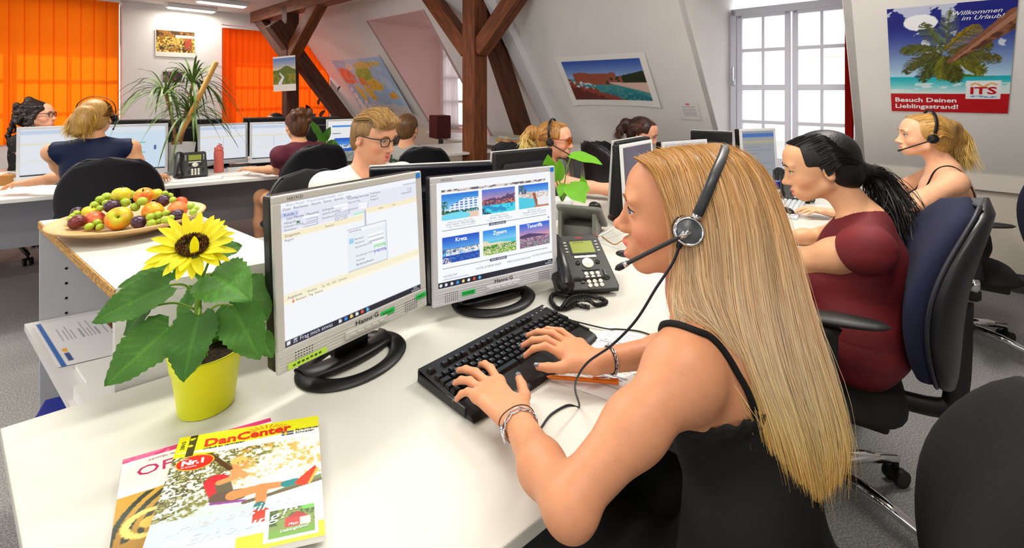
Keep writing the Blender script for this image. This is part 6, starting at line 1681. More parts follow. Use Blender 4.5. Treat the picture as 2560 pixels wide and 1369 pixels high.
def cord(t, P_, x, y, a):
    MB().tube([P_(2 * PI * i / 36, .0006) for i in range(36)], .0009, 6, closed=True).build('cord', mat('brown cord', (.2, .14, .1), .7), t)
bracelet('cord_bracelet', 'thin brown cord bracelet above the silver watch', Vector(wrL) + ax_ * .006, ax_, 'bracelet', cord)
axr = Vector(wrR - elR).normalized()
def chainb(t, P_, x, y, a):
    for i in range(24):
        an = 2 * PI * (i + .5) / 24; c = P_(an, .0018); tg = (P_(an + .1) - P_(an - .1)).normalized(); ou = c.normalized(); q_ = ou.cross(tg)
        if i % 2: q_, ou = ou, q_
        T = Matrix((tg, q_, ou)).transposed().to_4x4(); T.translation = c
        MB().tube([T @ Vector((.0052 * math.cos(q), .0034 * math.sin(q), 0)) for q in [k * PI / 6 for k in range(12)]], .0009, 5, closed=True).build('link', silv, t)
    MB().tube([P_(2 * PI * i / 30, .0008) + a * .004 for i in range(30)], .0016, 6, closed=True).build('black_cord', blackm2, t)
    c = P_(2.2, .004); ou = c.normalized(); T = Matrix((a, ou.cross(a), ou)).transposed().to_4x4(); T.translation = c
    MB().prism([((.0075 if k % 2 == 0 else .0035) * math.cos(k * PI / 5), (.0075 if k % 2 == 0 else .0035) * math.sin(k * PI / 5)) for k in range(10)], 0, .002, T=T).build('star_charm', silv, t)
bracelet('chain_bracelet', 'silver chain bracelet with star charm on the right wrist', Vector(wrR) - axr * .035, axr, 'bracelet', chainb)
# ------------------------------------------------------------------ the colleagues
def cap_hair(H, S, thick=1., front=.060, nape=-.07, ear=True, tilt=.5):
    s = H.s
    S.ell(H.w((-.018, 0, .032)), np.array((.101, .080, .088)) * s * thick, H.B, .015)
    S.ell(H.w((-.050, 0, -.02)), np.array((.062, .066, .070)) * s * thick, H.B, .02)
    S.half(H.w((front, 0, .045)), H.B @ np.array((1, 0, -tilt)), .012)
    for sy in (-1, 1):                                    # temples and ears stay free
        if ear: S.ell(H.w((.025, sy * .085, -.035)), np.array((.052, .035, .058)) * s, H.B, .012, '-')
    S.half(H.w((0, 0, nape)), (H.B @ np.array((.5, 0, -1))), .012)
def sitter(label, head, fwd, tfw, skin=(.90, .68, .55), s=1., male=False, shirt=None, sleeve=.45, neckcut=.065, hands=(None, None), elbows=(None, None), pants=None, h=.0065, hair=None, hairmat=None, iris=(.3, .25, .2), hairc=(.3, .2, .12), face=True, legs=True, seat=.50, lean=.06, lip=(.80, .42, .40), shw=.165, bulk=1., fine=True, strap=False, up=(0, 0, 1), kneeout=.42, sleeve_r=.010, mo=0., legskin=False, back=0.):
    head = np.array(head, float); H = Head(head, fwd, s, male, up)
    tf = np.array((tfw[0], tfw[1], 0.)); tf /= np.linalg.norm(tf); lf = np.cross((0, 0, 1), tf); Z = V3(0, 0, 1)
    f3 = np.array(Vector(fwd).normalized())
    nb = head - Z * .150 * s - f3 * V3(1, 1, 0) * .035 * s - tf * (.01 + back)
    t = thing('person', label, 'person', (nb[0], nb[1], 0)); O = V3(nb[0], nb[1], 0)
    ch = nb - Z * .155 * s - tf * lean * .4; wa = nb - Z * .36 * s - tf * lean * .9; hp = V3(*(nb - tf * lean * 1.3)[:2], seat + .07)
    sh = [nb + lf * shw * s * sd - Z * .045 * s - tf * .01 for sd in (1, -1)]
    Bt = np.array([tf, lf, Z]).T
    def torso(S, o=0., q=1.):
        b = bulk
        S.ell(ch, np.array((.098 * b, .142, .15)) * s + o, Bt, .05); S.ell(ch + Z * .075 * s, np.array((.066, .125, .075)) * s + o, Bt, .05)
        if not male: 
            for sd in (1, -1): S.ell(ch + tf * .075 * b * s + lf * sd * .058 * s - Z * .045 * s, .052 * s * b + o, None, .04)
        S.ell(wa, np.array((.095 * b, .122 * b, .15)) * s + o, Bt, .06); S.ell(hp + Z * .03, np.array((.125 * b, .165 * b, .13)) + o, Bt, .06)
        for k in (0, 1): S.cone(nb - Z * .012, sh[k] + Z * .004, .046 * s + o, .042 * s + o, .045); S.ell(sh[k], .047 * s * (.5 + .5 * b) + o, None, .035)
    S = Sdf(); H.prims(S, fine, mo); H.neck(S, nb, .056 if male else .048, .062 if male else .052); torso(S)
    el, wr = [], []; hf = []
    for k, sd in ((0, 1), (1, -1)):
        hd = hands[k]
        e = elbows[k] if elbows[k] is not None else sh[k] - Z * .245 * s + lf * sd * .05 + tf * .10
        e = np.array(e, float); el.append(e)
        hd = np.array(hd, float) if hd is not None else e + tf * .30 + lf * -sd * .05 + Z * .0
        dd = hd - e; L = np.linalg.norm(dd); dn = dd / L; w_ = e + dn * min(L - .06, .245 * s); wr.append(w_)
        S.chain([sh[k], sh[k] * .5 + e * .5, e], [.044 * s * bulk ** .5, .040 * s * bulk ** .5, .034 * s], .03)
        S.chain([e, e * .6 + w_ * .4, w_], [.034 * s, .033 * s, .024 * s], .02)
        km = w_ + dn * .085 * s + Z * .008; ac = np.cross(dn, Z)
        tips = [km + dn * (.085 - .012 * abs(i - 1)) * s + ac * o * s * sd - Z * .026 for i, o in enumerate((.036, .012, -.012, -.034))]
        hf += hand(S, w_, km, Z, tips, w_ + dn * .075 * s + ac * .060 * s * sd - Z * .012, .96 * s, .012, sd)
    knees = [hp + tf * kneeout + lf * .10 * sd - Z * .0 for sd in (1, -1)]; ank = [k + tf * .03 - Z * (seat + .07 - .09) for k in knees]
    if legs:
        for k in (0, 1):
            S.chain([hp + lf * .09 * (1, -1)[k] - Z * .03, knees[k]], [.084 * bulk, .056], .04); S.chain([knees[k], knees[k] * .6 + ank[k] * .4, ank[k]], [.053, .052, .033], .03)
            S.cone(ank[k] - Z * .05, ank[k] + tf * .13 - Z * .065, .032, .026, .03)
    def cf(V): return H.colour(V, skin, lip, tuple(np.array(skin) * V3(1., .86, .84)), mo, (.62, .48, .40) if male else None)
    bo = sdf_obj('body', S, h, skinm, t, 1, cf, O)
    if face: H.face_parts(t, iris, hairc, loc=O)
    if shirt:
        T = Sdf(); o = .010; torso(T, o)
        T.half(hp - Z * .10, (0, 0, -1), .01)
        if not strap: T.fn(lambda P: np.linalg.norm((P - (nb + tf * .025 + Z * .03)) * V3(1, 1, .9), axis=1) - neckcut * s, nb - .1, nb + .1, .006, '-')
        for k in (0, 1):
            if sleeve > 0:
                e = sh[k] + (el[k] - sh[k]) * sleeve; ax = e - sh[k]; ax /= np.linalg.norm(ax)
                b0, b1 = sh[k], sh[k] + (el[k] - sh[k]) * min(1, sleeve) * 1.2; r0, r1 = .046 * s * bulk ** .5 + sleeve_r, .043 * s * bulk ** .5 + sleeve_r + .004
                def slv(P, b0=b0, b1=b1, e=e, ax=ax, r0=r0, r1=r1):
                    q = P - b0; d = b1 - b0; tt = np.clip(q @ d / (d @ d), 0, 1)
                    return _smax(np.linalg.norm(q - tt[:, None] * d, axis=1) - (r0 + (r1 - r0) * tt), (P - e) @ ax, .006)
                T.fn(slv, np.minimum(b0, b1) - .08, np.maximum(b0, b1) + .08, .022)
            else:
                T.ell(sh[k] + lf * (1, -1)[k] * .035 - Z * .015, (.060 * s, .060 * s, .085 * s), Bt, .008, '-'); T.cone(sh[k] + lf * (1, -1)[k] * .03, el[k], .056, .05, .006, None, '-')
        if strap:
            zt = nb[2] - .155 * s
            T.fn(lambda P: -(P[:, 2] - zt - .022 * np.clip(((P - ch) @ tf) / .1, -1, 1) - .004 * np.sin(P[:, 0] * 210 + P[:, 1] * 190)), (0, 0, 0), (0, 0, 0), .004, '-')
        sdf_obj('shirt', T, h * .9, shirt, t, 1, None, O)
        if strap:
            for sd in (1, -1):
                pt = []
                for q in (-1, -.75, -.4, 0, .4, .75, 1):
                    y = .075 + .0 * q; p = ch + lf * sd * y * s * (1 + .25 * (1 - abs(q))) + tf * q * .10 * s
                    p[2] = nb[2] - .02 - .13 * q * q * s; lo, hi = -.15, .15; dv = np.array((tf * q * .6 + Z * (1 - q * q * .5)));
                    dv /= np.linalg.norm(dv)
                    for _ in range(16):
                        m_ = (lo + hi) / 2
                        if sdf_eval(S.p, (p + dv * m_)[None])[0] < 0: lo = m_
                        else: hi = m_
                    pt.append(Vector(p + dv * (lo + .002) - O))
                MB().tube(smoothpath(pt, 5), .0045, 6).build('strap', shirt, t)
    if legs and pants:
        T = Sdf(); T.ell(hp + Z * .01, np.array((.128 * bulk, .168 * bulk, .11)) + .012, Bt, .06)
        for k in (0, 1):
            a_ = hp + lf * .09 * (1, -1)[k] - Z * .03
            if legskin: T.cone(a_, a_ * .45 + knees[k] * .55, .094 * bulk, .080, .03)
            else:
                T.chain([a_, knees[k]], [.094 * bulk, .066], .04); T.chain([knees[k], ank[k] + Z * .02], [.064, .050], .03)
        sdf_obj('trousers', T, .009, pants, t, 1, None, O)
        for k in (0, 1):
            T = Sdf(); T.cone(ank[k] - Z * .045, ank[k] + tf * .14 - Z * .062, .040, .034, .03); T.half(ank[k] - Z * .088, (0, 0, -1), .004)
            sdf_obj('shoe', T, .009, blackm2, t, 1, None, O)
    if hair:
        T = Sdf(); ex = hair(H, T, nb, tf, lf)
        ho = sdf_obj('hair', T, h * .8, hairmat, t, 1, None, O)
        if ex: ex(ho, O)
    return t, H, dict(nb=nb, sh=sh, ch=ch, hp=hp, tf=tf, lf=lf, O=O, el=el, S=S)
def flow(c, var=.16):
    c = np.array(c, float)
    def f(u, s, rg):
        n = len(u); return np.clip(np.broadcast_to(c, (n, s.shape[1], 3)) * (1 + rg.normal(size=(n, 1, 1)) * var + .12 * (s[..., None] - .5)), 0, 1)
    return f
def pulled(H, tail, n, col, ho, O, r=.0008, side=(1, -1), low=-.05, top=.118):
    """strands combed from the hairline back to the tail's root"""
    for sd in side:
        G = []
        for q in np.linspace(0, 1, 7):
            a = q * 1.55; x0 = .070 - .070 * q; z0 = .085 - .085 * q * q + (0 if q < .9 else low * .4)
            p0 = H.w((x0, sd * (.008 + .066 * math.sin(a)), z0 + .018 * (1 - q)))
            pm = H.w((-.030 - .015 * q, sd * (.006 + .083 * math.sin(a) ** .8), top - .095 * q * q - .008))
            p2 = H.w((-.085, sd * (.004 + .058 * math.sin(a)), .075 - .07 * q))
            G.append([Vector(p0), Vector(p0) * .5 + Vector(pm) * .5 + Vector(H.B[:, 2]) * .007 * (1 - q) + Vector(H.B[:, 1]) * (sd * .008 * q), Vector(pm), Vector(p2), Vector(tail)])
        o = strands('combed_strands', G, n, hairm, ho, r, .0022, 12, flow(col), 4, O); o['kind'] = 'stuff'
def tailstr(ho, O, pts, spread, n, col, r=.0008, fray=.02, jit=.006, axis=(1, 0, 0)):
    a = Vector(axis).normalized(); G = []
    for k in range(5):
        o = (k - 2) / 2
        G.append([Vector(p) + a * (o * spread * (min(1, j * .5))) for j, p in enumerate(pts)])
    x = strands('tail_strands', G, n, hairm, ho, r, jit, 14, flow(col), 9, O, fray=fray); x['kind'] = 'stuff'

# --- woman in burgundy
burg = mat('burgundy jersey', (.42, .07, .10), .75, bump=.8, bscale=16, stretch=(1, 1, 3), noise=.25, nscale=9)
darkh = hair_mass_mat('black hair', (.035, .03, .03), (.07, .055, .05), rough=.5)
def hairA(H, T, nb, tf, lf):
    cap_hair(H, T, 1.02, .072, -.045, True, .35)
    tail = H.w((-.118, .0, -.035))
    T.ell(tail, .020, None, .02)
    pts = [Vector(tail), ray(2175, 428, 1.62), ray(2205, 470, 1.60), ray(2225, 535, 1.56), ray(2238, 620, 1.54)]
    T.chain([np.array(p) for p in pts[:4]], [.015, .020, .020, .010], .02)
    def ex(ho, O):
        pulled(H, tail, 2200, (.055, .045, .042), ho, O)
        tailstr(ho, O, pts, .045, 420, (.06, .05, .045), .0009, .05, .010, (1, 0, .4))
        tailstr(ho, O, [Vector(tail), ray(2200, 435, 1.6), ray(2245, 490, 1.58), ray(2262, 560, 1.56), ray(2250, 640, 1.55)], .03, 160, (.06, .05, .045), .0009, .05, .012, (1, 0, .4))
        MB().tube([Vector(tail) + Vector(H.B[:, 1]) * (.019 * math.cos(q)) + Vector(H.B[:, 2]) * (.019 * math.sin(q)) - Vector(O) for q in [k * PI / 8 for k in range(16)]], .004, 6, closed=True).build('hair_tie', blackm2, ho)
    return ex
pA, HA, dA = sitter('woman with a dark ponytail in a burgundy short-sleeved dress typing', ray(2052, 420, 1.60), (-.86, .42, -.30), (-.80, .60), (.88, .66, .50), 1.06, shirt=burg, sleeve=.28, neckcut=.062, sleeve_r=.007,
    hands=(ray(1880, 640, 1.68), ray(1900, 600, 1.95)), elbows=(V3(*ray(2010, 648, 1.56)), V3(*ray(2060, 590, 1.95))), pants=burg, hair=hairA, hairmat=darkh, iris=(.2, .15, .1), hairc=(.10, .07, .05), h=.0048, lean=-.02, bulk=1.2, shw=.172, back=.075)
# --- blonde woman under the palm poster
laceb = mat('black floral print', (.035, .03, .035), .8, nscale=26, col2=(.42, .34, .35), ramp=(.60, .68), bump=.3)
blond = hair_mass_mat('blonde hair', (.62, .45, .20), (.80, .62, .34))
def hairB(H, T, nb, tf, lf):
    cap_hair(H, T, 1.0, .068, -.055, False, .35)
    for sy in (-1, 1): T.ell(H.w((.035, sy * .085, -.045)), np.array((.045, .03, .055)), H.B, .01, '-')
    tail = H.w((-.108, 0, .062)); T.ell(tail, .020, None, .015)
    pts = [Vector(tail), ray(2385, 318, 2.52), ray(2398, 345, 2.52), ray(2400, 380, 2.52), ray(2404, 412, 2.52)]
    T.chain([np.array(p) for p in pts], [.018, .030, .032, .028, .010], .02)
    def ex(ho, O):
        pulled(H, tail, 1500, (.80, .60, .30), ho, O)
        tailstr(ho, O, pts, .040, 700, (.90, .72, .40), .0011, .025, .010, (1, -.5, 0))
        MB().tube([Vector(tail) + Vector(H.B[:, 1]) * (.020 * math.cos(q)) + Vector(H.B[:, 2]) * (.020 * math.sin(q)) - Vector(O) for q in [k * PI / 8 for k in range(16)]], .005, 6, closed=True).build('hair_tie', blackm2, ho)
    return ex
pB, HB, dB = sitter('woman with a blonde ponytail in a black flowered strap top below the palm poster', ray(2312, 342, 2.52), (-.90, .42, -.04), (-.82, .57), (.93, .70, .55), 1.08, shirt=laceb, sleeve=0, strap=True,
    hands=(onz(1968, 522, .775), onz(2000, 545, .775)), elbows=(V3(*ray(2225, 545, 2.30)), V3(*ray(2150, 520, 2.75))), pants=blackm2, hair=hairB, hairmat=blond, hairc=(.55, .38, .2), iris=(.3, .4, .5), h=.0058, lean=.02, bulk=1.12, shw=.175, back=.03)
# --- man in the white T-shirt with glasses
whitet = mat('white jersey', (.90, .88, .84), .8, bump=.7, bscale=14)
sandy = hair_mass_mat('sandy hair', (.44, .32, .18), (.60, .46, .28), 40)
def hairC(H, T, nb, tf, lf):
    cap_hair(H, T, 1.0, .064, -.055, True, .25)
    T.chain([H.w((.070, .035, .078)), H.w((.080, -.01, .090)), H.w((.060, -.055, .085))], [.020, .026, .020], .02); T.ell(H.w((.02, 0, .105)), np.array((.07, .06, .025)), H.B, .02)
    def ex(ho, O):
        G = []
        for q in np.linspace(-1, 1, 9): G.append([Vector(H.w((-.10 + .02 * abs(q), q * .05, .06))), Vector(H.w((-.05, q * .075, .112 - .035 * q * q))), Vector(H.w((.02, q * .070, .136 - .035 * q * q))), Vector(H.w((.075, q * .052 - .02, .118 - .02 * abs(q)))), Vector(H.w((.095, q * .045 - .03, .098 - .02 * abs(q))))])
        o = strands('top_strands', G, 1900, hairm, ho, .0006, .006, 10, flow((.60, .46, .26)), 7, O, fray=.008); o['kind'] = 'stuff'
    return ex
pC, HC, dC = sitter('man with sandy hair, dark glasses and white T-shirt behind the monitors', ray(934, 345, 2.16), (.86, -.46, -.24), (.70, -.71), (.88, .64, .50), 1.06, True, shirt=whitet, sleeve=.55, neckcut=.078, hands=(RW(.75, 1.10, .78), RW(.45, 1.05, .78)), hair=hairC, hairmat=sandy, hairc=(.5, .33, .16), pants=mat('jeans', (.16, .22, .36), .85), h=.0052, lean=.02, shw=.185, mo=.003, kneeout=.34)
def glasses(label, H, frame_m, lens_m, fy=.0, sun=False):
    c = H.w((.10, 0, .010)); t = thing('glasses', label, 'glasses', c); O = np.array(c)
    w = lambda p: Vector(H.w(p) - O)
    for sy in (-1, 1):
        pts = [(.016, .020), (.050, .020), (.056, .012), (.052, -.010), (.045, -.015), (.020, -.014), (.014, -.004)]
        cv = lambda x: .106 - .18 * (x / .06) ** 2 * .06
        ring = [w((cv(x), sy * x, z + .010)) for x, z in pts]
        MB().tube(smoothpath(ring, 3, True), .0022 * H.s, 6, closed=True).build('rim', frame_m, t)
        n = MB(); n.add(ring, [tuple(range(len(ring)))]); n.build('lens', lens_m, t)
        MB().tube([w((.098, sy * .056, .026)), w((.060, sy * .075, .022)), w((-.005, sy * .084, .018)), w((-.022, sy * .083, .005))], .0026, 6).build('temple', frame_m, t)
    MB().tube([w((.107, .015, .018)), w((.109, 0, .022)), w((.107, -.015, .018))], .0022, 6).build('bridge', frame_m, t)
    return t
clear = thin_glass('clear lens', (1, 1, 1), .10)
glasses('dark-rimmed glasses on the man in the white T-shirt', HC, blackm, clear)
# --- woman with orange glasses
def hairD(H, T, nb, tf, lf):
    cap_hair(H, T, 1.03, .074, -.06, True, .35)
    tail = H.w((-.105, 0, .02)); pts = [Vector(tail), Vector(H.w((-.150, .0, .035))), Vector(H.w((-.175, 0, -.005))), Vector(H.w((-.165, 0, -.055))), Vector(H.w((-.15, 0, -.09)))]
    T.chain([np.array(p) for p in pts], [.028, .042, .040, .030, .012], .02)
    def ex(ho, O):
        pulled(H, tail, 350, (.66, .45, .22), ho, O, .0011); tailstr(ho, O, pts, .05, 420, (.93, .78, .45), .0014, .03, .012, tuple(H.B[:, 1]))
    return ex
stripe = mat('grey striped blouse', (.62, .62, .60), .8, nscale=3, col2=(.40, .42, .40), stretch=(26, 26, 1), ramp=(.45, .55))
pD, HD, dD = sitter('woman with orange-tinted glasses and headset in a striped sleeveless blouse', ray(1386, 352, 3.0), (.93, -.33, -.10), (.80, -.60), (.93, .68, .55), 1.06, shirt=stripe, sleeve=0, neckcut=.085, hands=(RW(2.0, 1.08, .78), RW(1.8, 1.0, .78)), elbows=(None, V3(*ray(1478, 468, 2.75))), hair=hairD, hairmat=hair_mass_mat('honey hair', (.50, .32, .15), (.74, .54, .26)), hairc=(.5, .35, .2), pants=blackm2, h=.0065, lean=.0, kneeout=.36)
glasses('orange-tinted glasses on the woman in the striped blouse', HD, mat('amber frame', (.55, .26, .05), .3), thin_glass('orange lens', (1., .74, .22), .10))
# --- dark-haired woman below the beach poster
def hairE(H, T, nb, tf, lf):
    cap_hair(H, T, 1.03, .070, -.05, True, .35)
    pts = [H.w((-.10, 0, .035)), H.w((-.14, .0, .02)), H.w((-.155, 0, -.04)), H.w((-.15, 0, -.10))]; T.chain(pts, [.025, .038, .036, .012], .02)
    def ex(ho, O): pulled(H, H.w((-.10, 0, .03)), 350, (.30, .16, .11), ho, O, .0012); tailstr(ho, O, [Vector(p) for p in pts], .03, 250, (.28, .15, .10), .0014, .02, .01, tuple(H.B[:, 1]))
    return ex
pE, HE, dE = sitter('woman with a dark brown ponytail looking down below the beach poster', ray(1606, 334, 3.55), (.80, -.42, -.38), (.72, -.69), (.90, .64, .52), 1.05, shirt=mat('dark patterned top', (.16, .14, .12), .8, nscale=70, col2=(.40, .36, .28)), sleeve=.6, hands=(None, None), hair=hairE, hairmat=hair_mass_mat('dark brown hair', (.12, .06, .05), (.24, .13, .09)), hairc=(.2, .1, .07), pants=blackm2, h=.0068, lean=.0, kneeout=.36)
# --- woman in the navy top, seen from behind
def hairF(H, T, nb, tf, lf):
    cap_hair(H, T, 1.03, .065, -.045, True, .35)
    tail = H.w((-.108, 0, .015)); pts = [Vector(tail), Vector(H.w((-.145, .01, .02))), Vector(H.w((-.155, .02, -.03))), Vector(H.w((-.150, .03, -.08))), Vector(H.w((-.14, .035, -.10)))]
    T.chain([np.array(p) for p in pts], [.030, .045, .048, .038, .02], .02)
    def ex(ho, O):
        pulled(H, tail, 450, (.66, .48, .24), ho, O, .0012); tailstr(ho, O, pts, .055, 1100, (.88, .70, .34), .0014, .014, .012, tuple(H.B[:, 1]))
    return ex
navy = mat('navy viscose', (.05, .11, .24), .6, bump=.5, bscale=12, spec=.3)
pF, HF, dF = sitter('woman with a loose blonde ponytail in a sleeveless navy top seen from behind', ray(240, 296, 2.88), (-.42, .90, -.12), (-.58, .81), (.92, .67, .50), 1.0, shirt=navy, sleeve=0, neckcut=.060, hands=(FW(-.05, .20, .775), onz(400, 442, .775)), elbows=(V3(*ray(165, 440, 2.85)), V3(*ray(352, 432, 2.95))), hair=hairF, hairmat=blond, face=False, fine=False, pants=mat('jeans', (.16, .22, .36), .85), h=.0065, lean=.03, kneeout=.36, shw=.175)
# --- curly woman
def hairG(H, T, nb, tf, lf):
    cap_hair(H, T, 1.08, .060, -.10, False, .3); rg = np.random.default_rng(4)
    for i in range(190):
        a = rg.uniform(-2.6, 2.6); z = rg.uniform(-.19, .10); r = .085 + .035 * np.clip((.05 - z) / .2, 0, 1)
        T.ell(H.w((-.025 - r * math.cos(a) * 1.1, r * math.sin(a), z)), rg.uniform(.010, .021), None, .007)
    T.chain([H.w((-.02, 0, .115)), H.w((-.05, .0, .128))], [.022, .03], .02)
    T.ell(H.w((.075, .075, -.04)), np.array((.055, .05, .09)), H.B, .01, '-'); T.ell(H.w((.075, -.075, -.04)), np.array((.055, .05, .09)), H.B, .01, '-')
pG, HG, dG = sitter('woman with long dark curly hair and glasses before the orange blind', ray(92, 290, 3.85), (.92, .36, -.02), (.86, .5), (.90, .66, .54), 1.05, shirt=laceb, sleeve=.25, hands=(None, None), hair=hairG, hairmat=hair_mass_mat('curly hair', (.07, .04, .035), (.16, .09, .07), 20), pants=blackm2, h=.0075, lean=.02, kneeout=.3)
glasses('thin dark glasses on the curly-haired woman', HG, blackm, clear)
# --- woman in the mauve T-shirt by the twin monitors
def hairH(H, T, nb, tf, lf):
    cap_hair(H, T, 1.06, .070, -.05, True, .35); T.ell(H.w((-.085, 0, .095)), np.array((.045, .05, .045)), H.B, .02); rg = np.random.default_rng(2)
    for i in range(22): T.ell(H.w((-.08 + rg.uniform(-.04, .05), rg.uniform(-.06, .06), .06 + rg.uniform(-.06, .07))), .022, None, .01)
mauve = mat('mauve jersey', (.38, .14, .20), .8, bump=.5, bscale=14)
pH, HH, dH = sitter('woman with a brown bun, mauve T-shirt and denim shorts at the twin monitors', ray(742, 316, 3.42), (-.74, .66, -.12), (-.84, .54), (.90, .66, .50), .96, shirt=mauve, sleeve=.5, neckcut=.06, hands=(FW(1.20, .22, .775), FW(1.35, .25, .775)), elbows=(V3(*ray(694, 425, 3.36)), None), hair=hairH, hairmat=hair_mass_mat('brown hair', (.20, .10, .06), (.42, .25, .12), 40), face=False, pants=mat('denim shorts', (.28, .36, .54), .85), legskin=True, h=.0068, lean=.03, kneeout=.36)
# --- man in the grey printed T-shirt
def hairI(H, T, nb, tf, lf): cap_hair(H, T, 1.02, .060, -.05, True, .3)
greyt = mat('grey jersey', (.62, .61, .59), .85, bump=.5, bscale=14)
pI, HI, dI = sitter('man with short brown hair in a grey printed T-shirt seen from behind', ray(1020, 322, 4.0), (.22, .97, -.05), (.05, 1), (.86, .62, .48), 1.1, True, shirt=greyt, sleeve=.5, neckcut=.07, hands=(None, None), hair=hairI, hairmat=hair_mass_mat('short brown hair', (.30, .20, .10), (.46, .32, .17), 40), face=False, fine=False, pants=mat('jeans', (.16, .22, .36), .85), h=.0075, lean=.02, kneeout=.36, shw=.20)
tb = MB(); tb.text('biu', .15, Matrix.Identity(4), col=(.12, .24, .16), bold=.004, depth=.0006, align='CENTER', sx=1.2); tb.text('New City', .075, Matrix.Translation((0, -.105, 0)), col=(.72, .16, .14), bold=.002, depth=.0006, align='CENTER')
pc_ = dI['ch'] - dI['tf'] * (.105 * 1.1 + .016) + V3(0, 0, .03)
bk = -Vector(dI['tf']); Tb = frame(pc_ - dI['O'], Vector((0, 0, 1)).cross(bk), (0, 0, 1))
for i in range(len(tb.v)):
    v = tb.v[i]; q = Tb @ Vector((v[0], v[1], v[2])); q = q - bk * (.9 * v[0] ** 2 + .5 * max(0, v[1]) ** 2 * 2); tb.v[i] = tuple(q)
tb.build('shirt_print', printm, pI)
# --- two colleagues of whom only the hair shows above the screens
def hairJ(H, T, nb, tf, lf): cap_hair(H, T, 1.03, .065, -.05, True, .35)
for nm, p, lab in (('a', ray(686, 312, 4.75), 'dark-haired person almost hidden behind the black monitor by the red blind'), ('b', ray(966, 296, 5.6), 'dark-haired person hidden behind the man with sandy hair, below the map')):
    sitter(lab, p, (-.3, -.9, -.1), (-.3, -.9), (.86, .62, .5), 1., True, shirt=blackm2, sleeve=.5, hair=hairJ, hairmat=darkh, face=False, fine=False, h=.011, legs=False, lean=0)
# headsets of the colleagues
def side_headset(label, H, sd, boom=True, s=.95):
    c = Vector(H.w((-.004, sd * .098, -.002))); out = Vector(H.B[:, 1] * sd); f = Vector(H.B[:, 0])
    tp = [Vector(H.w(p)) for p in ((-.010, sd * .098, .025), (-.018, sd * .098, .07), (-.022, sd * .075, .110), (-.024, sd * .03, .132), (-.024, -sd * .03, .132), (-.020, -sd * .085, .09), (-.01, -sd * .096, .01))]
    headset(label, c, out, f, (0, 0, 1), .025, tp, Vector(H.w((.115, sd * .055, -.062))), s, False)
side_headset('black headset worn by the blonde woman under the palm poster', HB, 1)
side_headset('black headset worn by the woman with orange glasses', HD, -1)
side_headset('black headset worn by the woman in the navy top', HF, -1)
